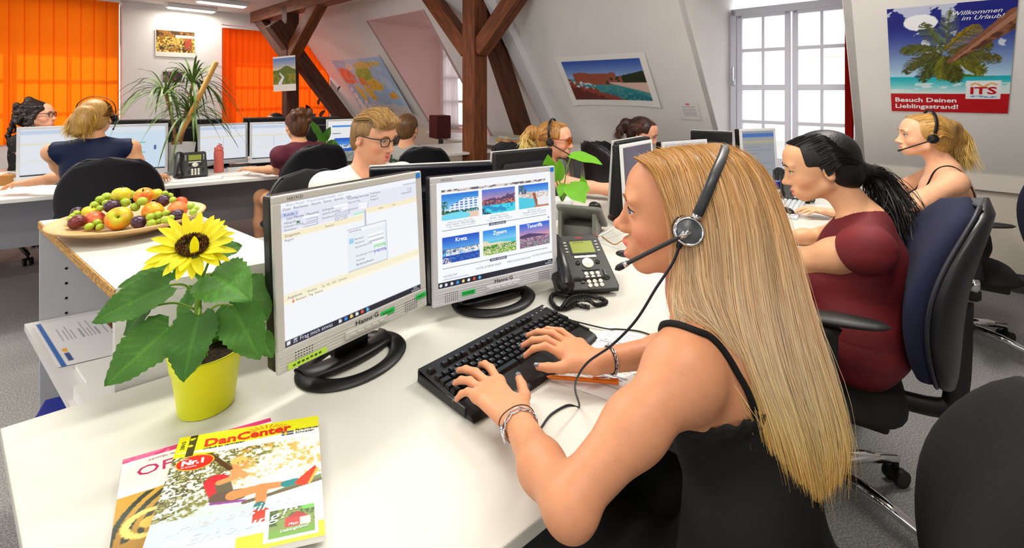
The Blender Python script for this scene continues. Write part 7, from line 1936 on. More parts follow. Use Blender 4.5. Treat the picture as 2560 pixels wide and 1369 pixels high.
# ------------------------------------------------------------------ office chairs
chf = mat('chair fabric black', (.05, .05, .055), .9, bump=.4, bscale=700)
chb = mat('chair fabric navy', (.09, .10, .22), .9, bump=.5, bscale=700, noise=.3, nscale=300)
def chair(label, back, face, top=1.02, bh=.48, bw=.44, seat_z=.47, arms=False, chromed=False, fab=None, gap=.24, shell=True, tilt=.10, group='black office chairs', base=True, thick=.045):
    """back: centre of the backrest (x, y); face: heading the sitter looks along"""
    f = Vector((face[0], face[1], 0)).normalized()
    c = Vector((back[0], back[1], 0)) + f * gap
    t = thing('office_chair', label, 'chair', c, math.atan2(f.y, f.x) - PI / 2, group); fab = fab or chf
    z0 = top - bh
    def cushion(y0, th, grow=0., zc=1.):
        def g(u, v):
            a = 2 * PI * u; e = math.sin(PI * min(1, max(0, v))) ** .32
            wz = (bw / 2 + grow) * (.80 + .20 * math.sin(PI * (.25 + .55 * (1 - v)))) * e
            cx = math.copysign(abs(math.cos(a)) ** .6, math.cos(a)); sy = math.copysign(abs(math.sin(a)) ** .8, math.sin(a))
            x = wz * cx; z = z0 - grow * .3 + (bh + grow * .6) * v
            lum = .035 * math.sin(PI * (1 - v) * 1.15) - tilt * v * .9 + .045 * (x / (bw / 2)) ** 2
            return (x, y0 + lum + th * sy * max(.12, e), z)
        return MB().grid(g, 32, 18)
    cushion(-gap, thick).build('backrest', fab, t)
    if shell: cushion(-gap - thick * .75, thick * .75, .012).build('back_shell', mat('chair shell', (.085, .085, .10), .38), t)
    pp_ = []
    for i in range(48):
        v = 1 - abs(i / 24 - 1); v = .02 + .96 * v; e = math.sin(PI * v) ** .32; x = (1 if i < 24 else -1) * (bw / 2 + .007) * (.80 + .20 * math.sin(PI * (.25 + .55 * (1 - v)))) * e
        pp_.append((x, -gap + .035 * math.sin(PI * (1 - v) * 1.15) - tilt * v * .9 + .045 * (x / (bw / 2)) ** 2 - thick * .42, z0 - .002 + (bh + .004) * v))
    MB().tube(pp_, .006, 6, closed=True).build('piping', mat('chair piping', (.15, .15, .18), .45), t)
    MB().tube(smoothpath([(0, -.10, seat_z - .06), (0, -gap - .05, seat_z - .05), (0, -gap - .085, seat_z + .02), (0, -gap - .07 - tilt * .2, z0 + bh * .45)], 5), .03, 8, flat=.5, up=(1, 0, 0)).build('back_bar', blackm, t)
    def sf(u, v):
        a = 2 * PI * u; e = math.sin(PI * v) ** .3; cx = math.copysign(abs(math.cos(a)) ** .55, math.cos(a)); sy = math.copysign(abs(math.sin(a)) ** .55, math.sin(a))
        return (.24 * cx * e, .02 + .23 * sy * e, seat_z - .085 + .09 * v - (.03 * max(0, sy * e - .6) if v > .5 else 0))
    MB().grid(sf, 32, 12).build('seat', chf, t)
    MB().box((0, 0, seat_z - .085), (.30, .32, .04), .012).build('seat_pan', blackm2, t)
    mm = chrome if chromed else blackm
    MB().cyl((0, 0, .09), (0, 0, seat_z - .22), .03, .028, 14).cyl((0, 0, seat_z - .23), (0, 0, seat_z - .09), .02, n=12).build('gas_column', blackm, t)
    if base:
        for k in range(5):
            a = 2 * PI * k / 5 + .5; d = Vector((math.cos(a), math.sin(a), 0))
            l = MB(); l.tube([d * .02 + Vector((0, 0, .125)), d * .16 + Vector((0, 0, .115)), d * .30 + Vector((0, 0, .085))], [.026, .021, .015], 8, flat=.9); l.build('leg', mm, t)
            p = d * .30; s_ = Vector((-d.y, d.x, 0)); q = MB()
            for sg in (-1, 1): q.cyl(p + s_ * sg * .010 + Vector((0, 0, .03)), p + s_ * sg * .028 + Vector((0, 0, .03)), .03, n=16)
            q.cyl(p + Vector((0, 0, .04)), p + Vector((0, 0, .085)), .009, n=8); q.build('caster', blackm, t)
    if arms:
        for sg in (-1, 1):
            def ap(u, v, sg=sg):
                a = 2 * PI * u; e = math.sin(PI * v) ** .35; return (sg * .275 + .040 * math.cos(a) * e, -.02 + .135 * (2 * v - 1) * -1,   .725 + .014 * math.sin(a) * e + .012 * (1 - 2 * v) * -1)
            MB().grid(ap, 16, 16).build('armrest_pad', mat('arm pad', (.10, .10, .095), .5), t)
            pst = MB(); pst.tube(smoothpath([(sg * .275, .0, .70), (sg * .28, .0, .58), (sg * .28, -.01, .45)], 4), [.045] + [.036] * 7 + [.033], 10, flat=.55, up=(1, 0, 0)); pst.tube(smoothpath([(sg * .28, -.01, .40), (sg * .26, -.01, .355), (sg * .14, 0, .37)], 4), .028, 8, flat=.6, up=(0, 0, 1)); pst.build('arm_post', blackm2, t)
            MB().tube([(sg * .28, -.01, .46), (sg * .28, -.01, .40)], .024, 10).build('arm_sleeve', chrome, t)
            MB().ball((sg * .318, .02, .635), (.006, .016, .008), 12, 8).build('height_button', silverm, t)
    return t
chair('large dark office chair behind the long-haired front woman', (.668, .655), (-.78, .63), .970, .58, .44, .47, False, False, None, .27, True, .10, thick=.058)
chair('navy office chair with armrests and chrome base under the woman in burgundy', (1.255, 1.42), (-.82, .57), 1.065, .56, .44, .47, True, True, chb, .24, True, .12, thick=.055)
chair('navy office chair with chrome base behind the blonde woman under the palm poster', (2.66, 2.30), (-.80, .60), 1.06, .60, .47, .47, True, True, chb, .30)
chair('dark office chair of the woman in the navy top', (-2.28, 2.62), (-.58, .81), 1.01, .50, .46)
chair('dark office chair of the woman in the mauve T-shirt', (-1.35, 3.16), (-.72, .70), 1.02, .48, .44)
chair('dark office chair behind the man in the white T-shirt', (-1.00, 2.33), (.70, -.71), .965, .45, .46)
chair('dark office chair behind the man in the grey printed T-shirt', (-.70, 3.66), (-.25, .97), .945, .44, .42)
chair('dark office chair behind the woman with orange glasses', (.02, 3.22), (.80, -.60), 1.01, .46, .44)
chair('empty dark office chair seen edge-on between the two women at the back', (.615, 3.08), (.93, .36), 1.04, .50, .44)
chair('dark office chair cut off at the left edge of the picture', (-4.28, 3.66), (.86, .5), 1.12, .55, .46)
chair('dark office chair under the dark-haired woman by the beach poster', (.80, 3.80), (.72, -.69), .95, .42, .42)

# ------------------------------------------------------------------ other monitors
UI = Paint(60, 48, (.93, .95, .98)); UI.put(UI.rect(0, .88, 1, .96), (.80, .86, .95)); UI.put(UI.rect(0, .66, 1, .70), (.94, .92, .82)); UI.put(UI.rect(0, .30, 1, .33), (.94, .93, .86)); UI.put(UI.rect(0, 0, 1, .04), (.1, .1, .18)); UI.put(UI.rect(.5, .36, .515, .66), (.8, .83, .9))
UJ = Paint(60, 48, (.84, .92, .98)); UJ.put(UJ.rect(0, .88, 1, 1), (.90, .93, .96)); UJ.put(UJ.rect(.84, .45, .88, .55), (.2, .35, .65)); UJ.put(UJ.rect(0, 0, 1, .04), (.1, .12, .2))
for y in (.62, .40, .18): UJ.put(UJ.seg(.50, y, .72, y, .008), (.25, .75, .55))
UK = Paint(60, 60, (.97, .97, .98)); UK.put(UK.rect(.1, .82, .9, .88), (.15, .55, .90)); pic(UK, .15, .1, .95, .5, 'town'); UK.put(UK.rect(.1, .62, .3, .66), (.6, .65, .7))
UR = Paint(60, 60, (.58, .60, .62)); UR.put(UR.rect(0, .88, 1, .95), (.25, .42, .70)); UR.put(UR.rect(0, .74, 1, .80), (.66, .64, .56))
for i in range(9): UR.put(UR.rect(.05, .10 + i * .07, .5 + .4 * (i % 2), .115 + i * .07), (.50, .53, .56))
UL = Paint(30, 30, (.42, .40, .47)); UL.put(UL.n(3, 2) > .5, (.48, .46, .53), .6)  # lavender reflection painted into the screen colours
dim = screen_mat('dim lit screen', .58)
def heading(v): return math.degrees(math.atan2(v[1], v[0]))
def bgmon(label, x, y, face, top=1.11, w=.41, h=.36, paint=None, bez=None, z=DZ, foot=False, material=None, shell=None, tilt=4, group='monitors on the other desks', back=.05):
    z0 = top - z - h
    return monitor(label, (x, y, z), heading(face), w, h, max(.03, z0), tilt, paint, (), bez, (), foot, False, group, False, .035, .018, .018, material, back, .05, (.12, .10), shell)
bgmon('silver monitor with pale screen left of the woman in the navy top', -3.14, 3.22, (.62, -.78), 1.11, .46, .37, UI, silver2, material=dim)
bgmon('silver monitor with green arrows right of the woman in the navy top', -2.80, 3.36, (.50, -.86), 1.125, .46, .37, UJ, silver2, material=dim)
bgmon('silver monitor behind the pink bottle', -2.42, 3.86, (.62, -.78), 1.10, .36, .34, UI, silver2, material=dim)
bgmon('silver monitor before the woman in the mauve T-shirt', -2.02, 3.90, (.40, -.92), 1.11, .36, .34, UI, silver2, material=dim)
bgmon('white monitor with a blue web banner under the map', -1.47, 4.15, (.5, -.87), 1.07, .38, .36, UK, mat('white plastic', (.88, .88, .88), .4), material=dim)
for lab, x, y in (('black monitor back behind the palm-like pot plant, left one', -3.30, 4.02), ('black monitor back behind the palm-like pot plant, right one', -2.86, 4.12), ('black monitor back in front of the red blind, left one', -2.30, 4.40), ('black monitor back in front of the red blind, right one', -1.90, 4.42)):
    bgmon(lab, x, y, (-.4, .92), 1.125, .46, .36, None, blackm)
def edge_mon(label, a, b, top, h, paint, bez, toward, **k):
    a = Vector((*a, 0)); b = Vector((*b, 0)); d = (b - a).normalized(); n = Vector((-d.y, d.x, 0))
    if n.dot(Vector((*toward, 0))) < 0: n = -n
    c = (a + b) / 2; return bgmon(label, c.x, c.y, n, top, (b - a).length, h, paint, bez, **k)
navysh = mat('navy black plastic', (.05, .06, .11), .4)
edge_mon('dark monitor back right in front of the man in the white T-shirt', (-.465, 1.50), (-.082, 1.61), 1.14, .36, None, silverm, (-.3, .95), shell=navysh)
edge_mon('dark monitor back with a handle slot beside the wooden post', (-.118, 2.27), (.175, 2.47), 1.055, .32, None, silverm, (-.6, .8), shell=mat('anthracite plastic', (.10, .095, .12), .45))
edge_mon('white-framed monitor behind the face of the front woman', (.535, 2.17), (.76, 2.42), 1.052, .36, UL, mat('white plastic', (.88, .88, .88), .4), (.7, -.7), foot=False, material=screen_mat('screen with painted reflection', .45))
edge_mon('black monitor back with silver edge left of the white-framed one', (.475, 2.30), (.70, 2.56), 1.062, .37, None, silverm, (-.7, .7))
edge_mon('silver monitor above the hair of the front woman', (.82, 2.46), (1.13, 2.62), 1.075, .34, UI, silver2, (.5, -.85), material=screen_mat('dull screen', .42))
edge_mon('black monitor back beside the spider plant', (1.22, 3.12), (1.44, 3.00), 1.115, .34, None, silverm, (-.5, .85))
edge_mon('silver monitor with grey window list in front of the casement window', (1.475, 2.94), (1.755, 3.03), 1.13, .36, UR, silver2, (.35, -.93), material=screen_mat('grey screen', .62))
hs_slot = MB().box((0, 0, 0), (.14, .006, .022), .004)

# ------------------------------------------------------------------ desk clutter
p2 = phone('desk phone seen from behind on a grey stand below the green leaves', (.345, 2.17, DZ), PI - .35, 34, False, phm=mat('phone stand grey', (.46, .46, .44), .5))
p3 = phone('black desk phone left of the woman in burgundy', (1.63, 2.66, DZ), -.5, 40, False)
p4 = phone('grey desk phone between the white plant pot and the pink bottle', (-2.345, 3.36, DZ), .62, 46, False)
def simple_kb(label, loc, rz, m, km):
    t = thing('keyboard', label, 'keyboard', loc, rz, 'keyboards on the other desks'); MB().prism([(-.22, -.075), (.22, -.075), (.22, .075), (-.22, .075)], 0, .014, bev=.004).build('case', m, t)
    k0 = MB().box((0, 0, .002), (.0175, .0175, .006), .002).build('key', km, t); k0.location = (-.2, -.05, .015)
    for r in range(5):
        for c in range(22):
            if r + c: o = k0.copy(); C.objects.link(o); o.parent = t; o.location = (-.2 + c * .019, -.05 + r * .0235, .015)
lg_ = mat('light key', (.80, .82, .84), .5)
simple_kb('pale keyboard under the hand of the blonde woman', (1.50, 2.52, DZ), math.radians(143 + 90 - 180), silver2, lg_)
simple_kb('black keyboard right of the pink bottle', tuple(onz(648, 413, DZ)), .55, blackm, kbg)
simple_kb('dark keyboard of the woman in burgundy, seen past the blonde hair', tuple(RW(1.62, .42, DZ)), math.radians(39), blackm, kbg)
mo = onz(1966, 537, DZ); tag(MB().grid(lambda u, v: (.03 * math.cos(2 * PI * u) * math.sin(PI * v), .055 * math.sin(2 * PI * u) * math.sin(PI * v), max(0, .02 - .02 * math.cos(PI * v))), 20, 10).build('computer_mouse', blackm, loc=mo), 'black computer mouse in front of the pale keyboard', 'mouse')
# bottles
bp = onz(1940, 640, DZ)
b = thing('water_bottle', 'clear glass bottle with blue cap and orange label beside the woman in burgundy', 'bottle', bp)
gl = mat('bottle glass', (.95, .98, 1), .03, trans=1, ior=1.3)
MB().lathe([(0, .002), (.034, 0), (.037, .01), (.037, .15), (.030, .19), (.016, .23), (.0135, .27), (.0135, .285)], 28).build('glass', gl, b)
MB().lathe([(.0150, .265), (.0160, .268), (.0160, .292), (.014, .295), (0, .295)], 20).build('cap', mat('blue cap', (.10, .16, .50), .4), b)
MB().lathe([(.0375, .05), (.0378, .052), (.0378, .125), (.0375, .127)], 28).build('label', mat('orange label', (.93, .55, .36), .5, nscale=60, col2=(.95, .85, .7)), b)
bp = onz(547, 430, DZ); b = thing('drinking_bottle', 'translucent pink drinking bottle on the far desk', 'bottle', bp)
pk = mat('pink plastic', (1., .52, .46), .25, trans=.35)
MB().lathe([(0, 0), (.032, 0), (.034, .01), (.034, .07), (.030, .085), (.030, .10), (.034, .115), (.034, .16), (.028, .175)], 24).build('body', pk, b)
MB().lathe([(.030, .172), (.031, .175), (.031, .195), (.02, .20), (.012, .205), (.012, .215), (0, .217)], 20).build('lid', pk, b)
MB().tube([(.0, .03, .19), (0, .034, .215), (0, 0, .225)], .004, 6).build('loop', pk, b)
# small plants
def blade_plant(name, label, base, n, L, wd, lean, m, potm=None, pr_=.09, ph=.14, trunk=(), seed=1):
    rg = random.Random(seed); t = thing(name, label, 'plant', base)
    if potm: MB().lathe([(0, 0), (pr_ * .72, 0), (pr_ * .75, .005), (pr_, ph), (pr_ * .93, ph), (pr_ * .9, ph - .02), (0, ph - .02)], 30).build('pot', potm, t)
    for (o, z, h, tr) in trunk or (((0, 0), ph, 0, None),):
        b = Vector((o[0], o[1], z)); tp = b
        if tr: tp = Vector(tr); MB().tube(smoothpath([Vector((o[0] * .3, o[1] * .3, ph - .02)), Vector((o[0], o[1], (ph + tp.z) / 2)), tp], 5), h, 8).build('trunk', mat('bark', (.62, .48, .32), .8, bump=.6, bscale=60), t)
        for i in range(n):
            a = rg.uniform(0, 2 * PI); e = rg.uniform(.05, 1.25); l = L * rg.uniform(.7, 1.1)
            d = Vector((math.cos(a) * math.cos(e), math.sin(a) * math.cos(e), math.sin(e))); side = Vector((-math.sin(a), math.cos(a), 0))
            def f(u, v):
                q = tp + d * (l * v) + Vector((0, 0, -lean * l * v ** 2.4 * math.cos(e) * 1.3)) + side * ((u - .5) * wd * (math.sin(PI * min(1, .12 + v * .88)) ** .6)); return q + Vector((0, 0, -.15 * wd * (1 - abs(u - .5) * 2)))
            MB().grid(f, 2, 9).build('leaf', m, t)
    return t
drm = mat('dracaena leaf', (.22, .34, .13), .45, nscale=8, col2=(.42, .52, .22))
pb = onz(446, 430, DZ) 
blade_plant('dracaena', 'tall dracaena with drooping narrow leaves in a white pot on the far desk', pb, 46, .42, .016, .8, drm, mat('white pot', (.85, .85, .84), .4),   .115, .23, (((-.05, 0), 0, .012, (-.10, 0, .62)), ((.04, .02), 0, .010, (.10, .02, .70)), ((.06, -.02), 0, .010, (.14, -.05, .45))), 3)
o = MB().tube([ray(425, 378, 3.56), ray(470, 300, 3.55), ray(540, 155, 3.54)], .019, 8); c0 = ray(425, 378, 3.56); o.v = [tuple(Vector(v) - c0) for v in o.v]
tag(o.build('support_cane', mat('bamboo', (.78, .58, .28), .6), loc=c0), 'thick slanting bamboo cane supporting the dracaena', 'cane')
blade_plant('spider_plant', 'small upright grass-leaved plant beside the black monitor back', ray(1752, 385, 3.3), 12, .30, .022, .35, mat('grass leaf', (.26, .46, .12), .5), mat('terracotta', (.6, .35, .22), .8), .06, .10, (), 5).location.z = DZ
def big_leaf_plant(label, base, leaves, potm, m, pr_=.06, ph=.10):
    t = thing('pot_plant', label, 'plant', base)
    MB().lathe([(0, 0), (pr_ * .75, 0), (pr_, ph), (pr_ * .92, ph), (pr_ * .9, ph - .015), (0, ph - .015)], 26).build('pot', potm, t)
    for (b, bY, tip, tY, wd, nrm) in leaves:
        B = ray(*b, bY) - Vector(base); T_ = ray(*tip, tY) - Vector(base); wd *= 1.25 if m is lightleaf else 1
        lf = leaf(t, B, T_, wd, nrm, .15, .10, 0, 'round', m, 10, 12, .02, 'leaf', False)
        MB().tube(smoothpath([Vector((0, 0, ph - .02)), (B + Vector((0, 0, ph))) * .5 + Vector((0, 0, .03)), B], 4), .003, 6).build('leaf_stalk', stemm, lf)
lightleaf = bpy.data.materials.new('bright leaf'); lightleaf.use_nodes = True; leaf_material(lightleaf, (.36, .66, .10), (.52, .80, .18), .4)
wp = mat('white pot', (.85, .85, .84), .4)
big_leaf_plant('bright green heart-leaved pot plant behind the right front monitor', onz(1405, 545, DZ), [((1376, 440), 1.98, (1370, 388), 1.95, .085, (-.1, -.9, .5)), ((1395, 450), 1.97, (1400, 400), 1.93, .07, (.3, -.9, .4)), ((1428, 388), 1.98, (1506, 405), 1.9, .085, (.1, -.6, .9)), ((1425, 462), 1.92, (1462, 505), 1.84, .115, (.0, -.85, .6)), ((1450, 455), 1.96, (1474, 478), 1.9, .05, (.4, -.8, .5)), ((1458, 470), 1.98, (1455, 440), 1.97, .05, (.3, -.9, .3)), ((1408, 460), 1.94, (1398, 492), 1.9, .05, (-.4, -.8, .4)), ((1372, 470), 2.0, (1350, 440), 2.0, .06, (-.3, -.9, .3))], wp, lightleaf)
big_leaf_plant('leafy green pot plant right of the woman in the mauve T-shirt', onz(822, 405, DZ), [((800, 335), 3.9, (775, 300), 3.85, .10, (-.2, -.9, .4)), ((815, 350), 3.9, (790, 330), 3.8, .12, (-.1, -.9, .4)), ((815, 345), 3.9, (825, 318), 3.85, .10, (.2, -.9, .4)), ((825, 355), 3.9, (848, 385), 3.8, .14, (.3, -.8, .5)), ((808, 350), 3.95, (790, 360), 3.9, .10, (-.3, -.8, .5)), ((820, 365), 3.9, (838, 350), 3.85, .10, (.3, -.8, .5))], wp, leafm)
big_leaf_plant('dark slender pot plant on the sill before the narrow red blind', ray(790, 330, 7.4) * 1, [((775, 275), 7.4, (765, 262), 7.3, .12, (0, -1, .3)), ((785, 285), 7.4, (780, 300), 7.3, .14, (0, -1, .3)), ((800, 290), 7.4, (812, 275), 7.3, .12, (0, -1, .3)), ((795, 260), 7.4, (800, 245), 7.3, .10, (0, -1, .3)), ((830, 250), 7.4, (838, 235), 7.3, .10, (0, -1, .3)), ((845, 225), 7.4, (850, 215), 7.3, .08, (0, -1, .3))], mat('terracotta', (.6, .35, .22), .8), mat('dark leaf', (.22, .16, .10), .6), .09, .14)
big_leaf_plant('tiny green sprout in a pot behind the clear bottle', onz(1916, 520, DZ), [((1918, 462), 2.5, (1925, 440), 2.5, .05, (.2, -.9, .4)), ((1915, 465), 2.5, (1905, 450), 2.5, .05, (-.3, -.9, .4)), ((1920, 470), 2.5, (1932, 460), 2.5, .04, (.3, -.9, .4))], wp, lightleaf, .04, .07)
# boxes, papers, calculators
kraft = mat('kraft card', (.72, .50, .26), .8)
def boxt(name, label, cat, loc, s, rz, m, group=None, lab=None, lid=None):
    t = thing(name, label, cat, loc, rz, group); MB().box((0, 0, s[2] / 2), s, .003).build('body', m, t)
    if lab: MB().box((.02, -s[1] / 2 - .001, s[2] / 2), (s[0] * .4, .002, s[2] * .45)).build('label', paperm, t)
    if lid: MB().box((0, 0, s[2] + .004), (s[0] * .96, s[1] * .96, .008), .002).build('lid', lid, t)
    return t
q = onz(52, 458, DZ); boxt('cardboard_box', 'brown cardboard box with white label at the left end of the far desk', 'box', q, (.19, .12, .07), .55, kraft, None, True)
calm = mat('calculator grey', (.70, .71, .74), .4)
def calculator(label, loc, rz):
    t = thing('calculator', label, 'calculator', loc, rz, 'pocket calculators'); MB().prism([(-.04, -.07), (.04, -.07), (.04, .07), (-.04, .07)], 0, .014, bev=.003).build('case', calm, t)
    MB().box((0, .045, .0145), (.065, .025, .002)).build('display', lcd, t); k0 = MB().box((0, 0, .015), (.010, .008, .004), .001).build('key', blackm, t); k0.location = (-.027, -.055, 0)
    for i in range(1, 20): o = k0.copy(); C.objects.link(o); o.parent = t; o.location = (-.027 + (i % 5) * .0135, -.055 + (i // 5) * .02, 0)
calculator('grey calculator lying on the brown cardboard box', (q.x, q.y, DZ + .0705), 1.2); calculator('grey calculator beside the brown cardboard box on the far desk', tuple(onz(103, 458, DZ)), .9)
def papers(label, px, py, w_, d_, rz, th=.004, z=DZ, m=None): q = onz(px, py, z); return tag(MB().box((0, 0, th / 2), (w_, d_, th)).build('paper_sheets', m or paperm, loc=(q.x, q.y, z + .001), rot=(0, 0, rz)), label, 'paper')
papers('white papers beside the grey desk phone', 495, 446, .30, .21, .55, .008); papers('white notepad right of the pink bottle', 606, 422, .21, .15, .6, .010); papers('white sheet in front of the pink bottle', 585, 436, .21, .15, .4)
papers('pinkish papers by the black monitor edge', 1480, 470, .21, .30, .6, .01)
cable('white_cable', 'white cable curling from the grey phone stand across the desk', [onz(1456, 545, DZ + .02), onz(1462, 575, DZ + .004), onz(1490, 590, DZ + .004), onz(1530, 572, DZ + .004), onz(1552, 552, DZ + .004)], .003, paperm)
cable('thin_cable', 'thin beige cable on the desk near the face of the front woman', [onz(1505, 590, DZ + .003), onz(1535, 610, DZ + .003), onz(1560, 600, DZ + .003), onz(1610, 600, DZ + .003)], .0018, kraft)
for i, (lab, z_, c, s) in enumerate((('white paper stack beneath coloured brochures by the slanting strut', .0, (.85, .84, .82), (.42, .30, .05)), ('orange and red brochures in the pile by the slanting strut', .052, (.85, .45, .28), (.40, .28, .03)), ('light blue folder on top of the pile by the slanting strut', .084, (.66, .76, .80), (.38, .27, .03)))):
    boxt('paper_pile', lab, 'papers', (.06, 5.42, DZ + .001 + z_), s, .65 + i * .08, mat('pile %d' % i, c, .7, nscale=30, col2=(.9, .8, .55)), 'papers piled on the side desk')
boxt('archive_box', 'dark red archive box on the side desk behind the man in grey', 'box', (-.98, 6.25, DZ + .001), (.20, .26, .30), .6, mat('dark red card', (.30, .06, .07), .6), None, False, mat('dark red card', (.30, .06, .07), .6))
boxt('brochure_box', 'colourful box of brochures in front of the white monitor', 'box', tuple(onz(880, 402, DZ)), (.30, .16, .10), .5, mat('mixed brochures', (.85, .82, .75), .6, nscale=45, col2=(.45, .62, .70)))
cr = thing('file_trolley', 'low file trolley with folders under the far desk', 'trolley', (-1.72, 2.95, 0), .55)
MB().box((0, 0, .20), (.62, .34, .02), .004).build('tray', greym, cr)
for x in (-.28, .28): MB().box((x, 0, .105), (.03, .30, .19), .004).build('leg', greym, cr)
for i, (lab, x, s, c) in enumerate((('yellow folder on the file trolley', -.16, (.24, .26, .20), (.80, .60, .10)), ('white files on the file trolley', .06, (.16, .28, .17), (.78, .78, .76)), ('black file on the file trolley', .22, (.10, .28, .22), (.08, .08, .09)))):
    p = Vector((-1.72, 2.95, .2105)) + Vector((math.cos(.55), math.sin(.55), 0)) * x; boxt('file', lab, 'file', p, s, .55, mat('file %d' % i, c, .6), None, True)

# ------------------------------------------------------------------ things on the walls
def plane_print(name, label, cat, paint, o, X, Y, bulge=0., texts=(), group=None, z=.004, backing=True, curl=0.):
    """o: lower-left corner, X and Y the full edges"""
    o = Vector(o); X = Vector(X); Y = Vector(Y); n = X.cross(Y).normalized(); t = thing(name, label, cat, o, 0, group)
    def fn(u, v):
        b = z + bulge * np.sin(np.pi * u) * np.sin(np.pi * v) + curl * (np.abs(2 * u - 1) ** 3) * (1 - v)
        return tuple(X[i] * u + Y[i] * v + n[i] * b for i in range(3))
    sh_ = paint.build('print', fn, printm, t)
    if backing: MB().grid(lambda u, v: tuple(float(q) for q in [c - n[i] * .0015 for i, c in enumerate(fn(np.array(u), np.array(v)))]), 8, 8).build('paper_back', paperm, t)
    if texts:
        mb = MB(); T = frame(n * (z + bulge * .6 + .002), X, Y)
        for (s, u, v, size, col, kw) in texts: mb.text(s, size, T @ Matrix.Translation((u * X.length, v * Y.length, 0)), col=col, depth=0, **kw)
        for i in range(len(mb.v)):
            v = Vector(mb.v[i]); uu = v.dot(X) / X.length_squared; vv = v.dot(Y) / Y.length_squared
            mb.v[i] = tuple(X * uu + Y * vv + n * (.0015 + z + bulge * math.sin(PI * uu) * math.sin(PI * vv)))
        mb.build('lettering', printm, sh_)['kind'] = 'stuff'
    return t
def onslope(r, z, out=.004): return W(sl(z) - out, r, z)
def slope_print(name, label, cat, p, r0, r1, z0, z1, **k): a = onslope(r0, z0); return plane_print(name, label, cat, p, a, onslope(r1, z0) - a, onslope(r0, z1) - a, **k)
# palm poster
p = Paint(110, 160, (.2, .4, .8), .70)
p.put(p.rect(0, .30, 1, 1), p.grad((.72, .88, .96), (.10, .13, .50), .36, .82)); cl = p.n(4, 3) * .6 + p.n(11, 5) * .4
p.put((cl > .60) & (p.v > .42) & (np.abs(p.v - .8) > .03), (.92, .94, .97), .8); p.put(p.ell(.28, .86, .14, .07) & (cl > .38), (.95, .96, .98)); p.put(p.rect(0, .19, 1, .36), p.grad((.86, .95, .95), (.10, .72, .78), .20, .34)); p.put(p.rect(0, .2, 1, .30) & (p.n(9, 2, sy=3) > .55), (.93, .97, .96), .8)
p.put((p.v < .385 + .03 * np.sin(p.u * 5)) & (p.v > .355) & (p.u > .5), (.28, .48, .14)); p.put((p.v < .37) & (p.v > .352) & (p.u > .22) & (p.u < .5), (.25, .35, .5))
def frond(x0, y0, x1, y1, droop, c):
    k = 26
    for i in range(k):
        t = i / k; x = x0 + (x1 - x0) * t; y = y0 + (y1 - y0) * t - droop * t * t
        for sg in (-1, 1):
            l = .13 * math.sin(PI * min(1, t * .85 + .15)) ** .7; dx, dy = (x1 - x0), (y1 - y0) - 2 * droop * t; n = math.hypot(dx, dy); dx /= n; dy /= n
            p.put(p.seg(x, y, x + (dx * .7 - dy * sg * .6) * l, y + (dy * .7 + dx * sg * .6) * l * .7 - .02, .0042, .002), tuple(np.array(c) * random.uniform(.6, 1.15)))
        if i: p.put(p.seg(xp, yp, x, y, .004), (.35, .35, .15))
        xp, yp = x, y
for f in ((.47, .60, .10, .72, .10, (.34, .38, .13)), (.47, .60, .30, .90, .03, (.36, .42, .24)), (.48, .60, .52, .98, .02, (.40, .46, .32)), (.48, .60, .74, .88, .06, (.55, .46, .06)), (.50, .58, .85, .72, .08, (.36, .34, .10)), (.46, .58, .12, .56, .16, (.34, .36, .16)), (.46, .56, .28, .42, .10, (.30, .34, .12)), (.48, .56, .46, .40, .06, (.46, .48, .10)), (.51, .56, .58, .34, .03, (.34, .36, .08)), (.54, .56, .80, .44, .05, (.46, .46, .12)), (.52, .58, .92, .54, .03, (.42, .40, .16))): frond(*f)
p.put(p.seg(.52, .50, 1.02, .86, .018, .072), (.52, .34, .24)); p.put(p.seg(.54, .50, 1.02, .84, .012, .05) & (p.n(26, 6, sy=2.) > .5), (.34, .20, .14)); p.put(p.seg(.56, .515, 1.02, .89, .006, .02), (.66, .46, .36))
p.put(p.rect(0, 0, 1, .19), (.76, .05, .10)); lgm = p.rect(.66, .14, .93, .315); p.put(lgm, (.96, .96, .97))
for i in range(30):
    t = i / 29; p.put(p.seg(.70 + t * .19, .275 + .014 * math.sin(t * 9 + .2), .70 + t * .19 + .004, .275 + .014 * math.sin(t * 9 + .2), .0055), (.93, .68, .12)); p.put(p.seg(.70 + t * .19, .163 + .006 * math.sin(t * 6.2), .704 + t * .19, .163 + .006 * math.sin(t * 6.2), .005), (.25, .60, .85))
slope_print('poster', 'palm beach poster with red lower band on the slanted wall', 'poster', p, -.215, .356, 1.232, 1.90, bulge=.004, texts=[
    ('Besuch Deinen', .035, .105, .052, (1, 1, 1), dict(bold=.0012)), ('Lieblingsstrand!', .035, .038, .052, (1, 1, 1), dict(bold=.0012)), ('ITS', .795, .19, .078, (.78, .06, .12), dict(bold=.0022, align='CENTER', sx=1.2)), ('Willkommen', .52, .90, .041, (1, 1, 1), dict(shear=.35)), ('im Urlaub!', .60, .855, .041, (1, 1, 1), dict(shear=.35))])
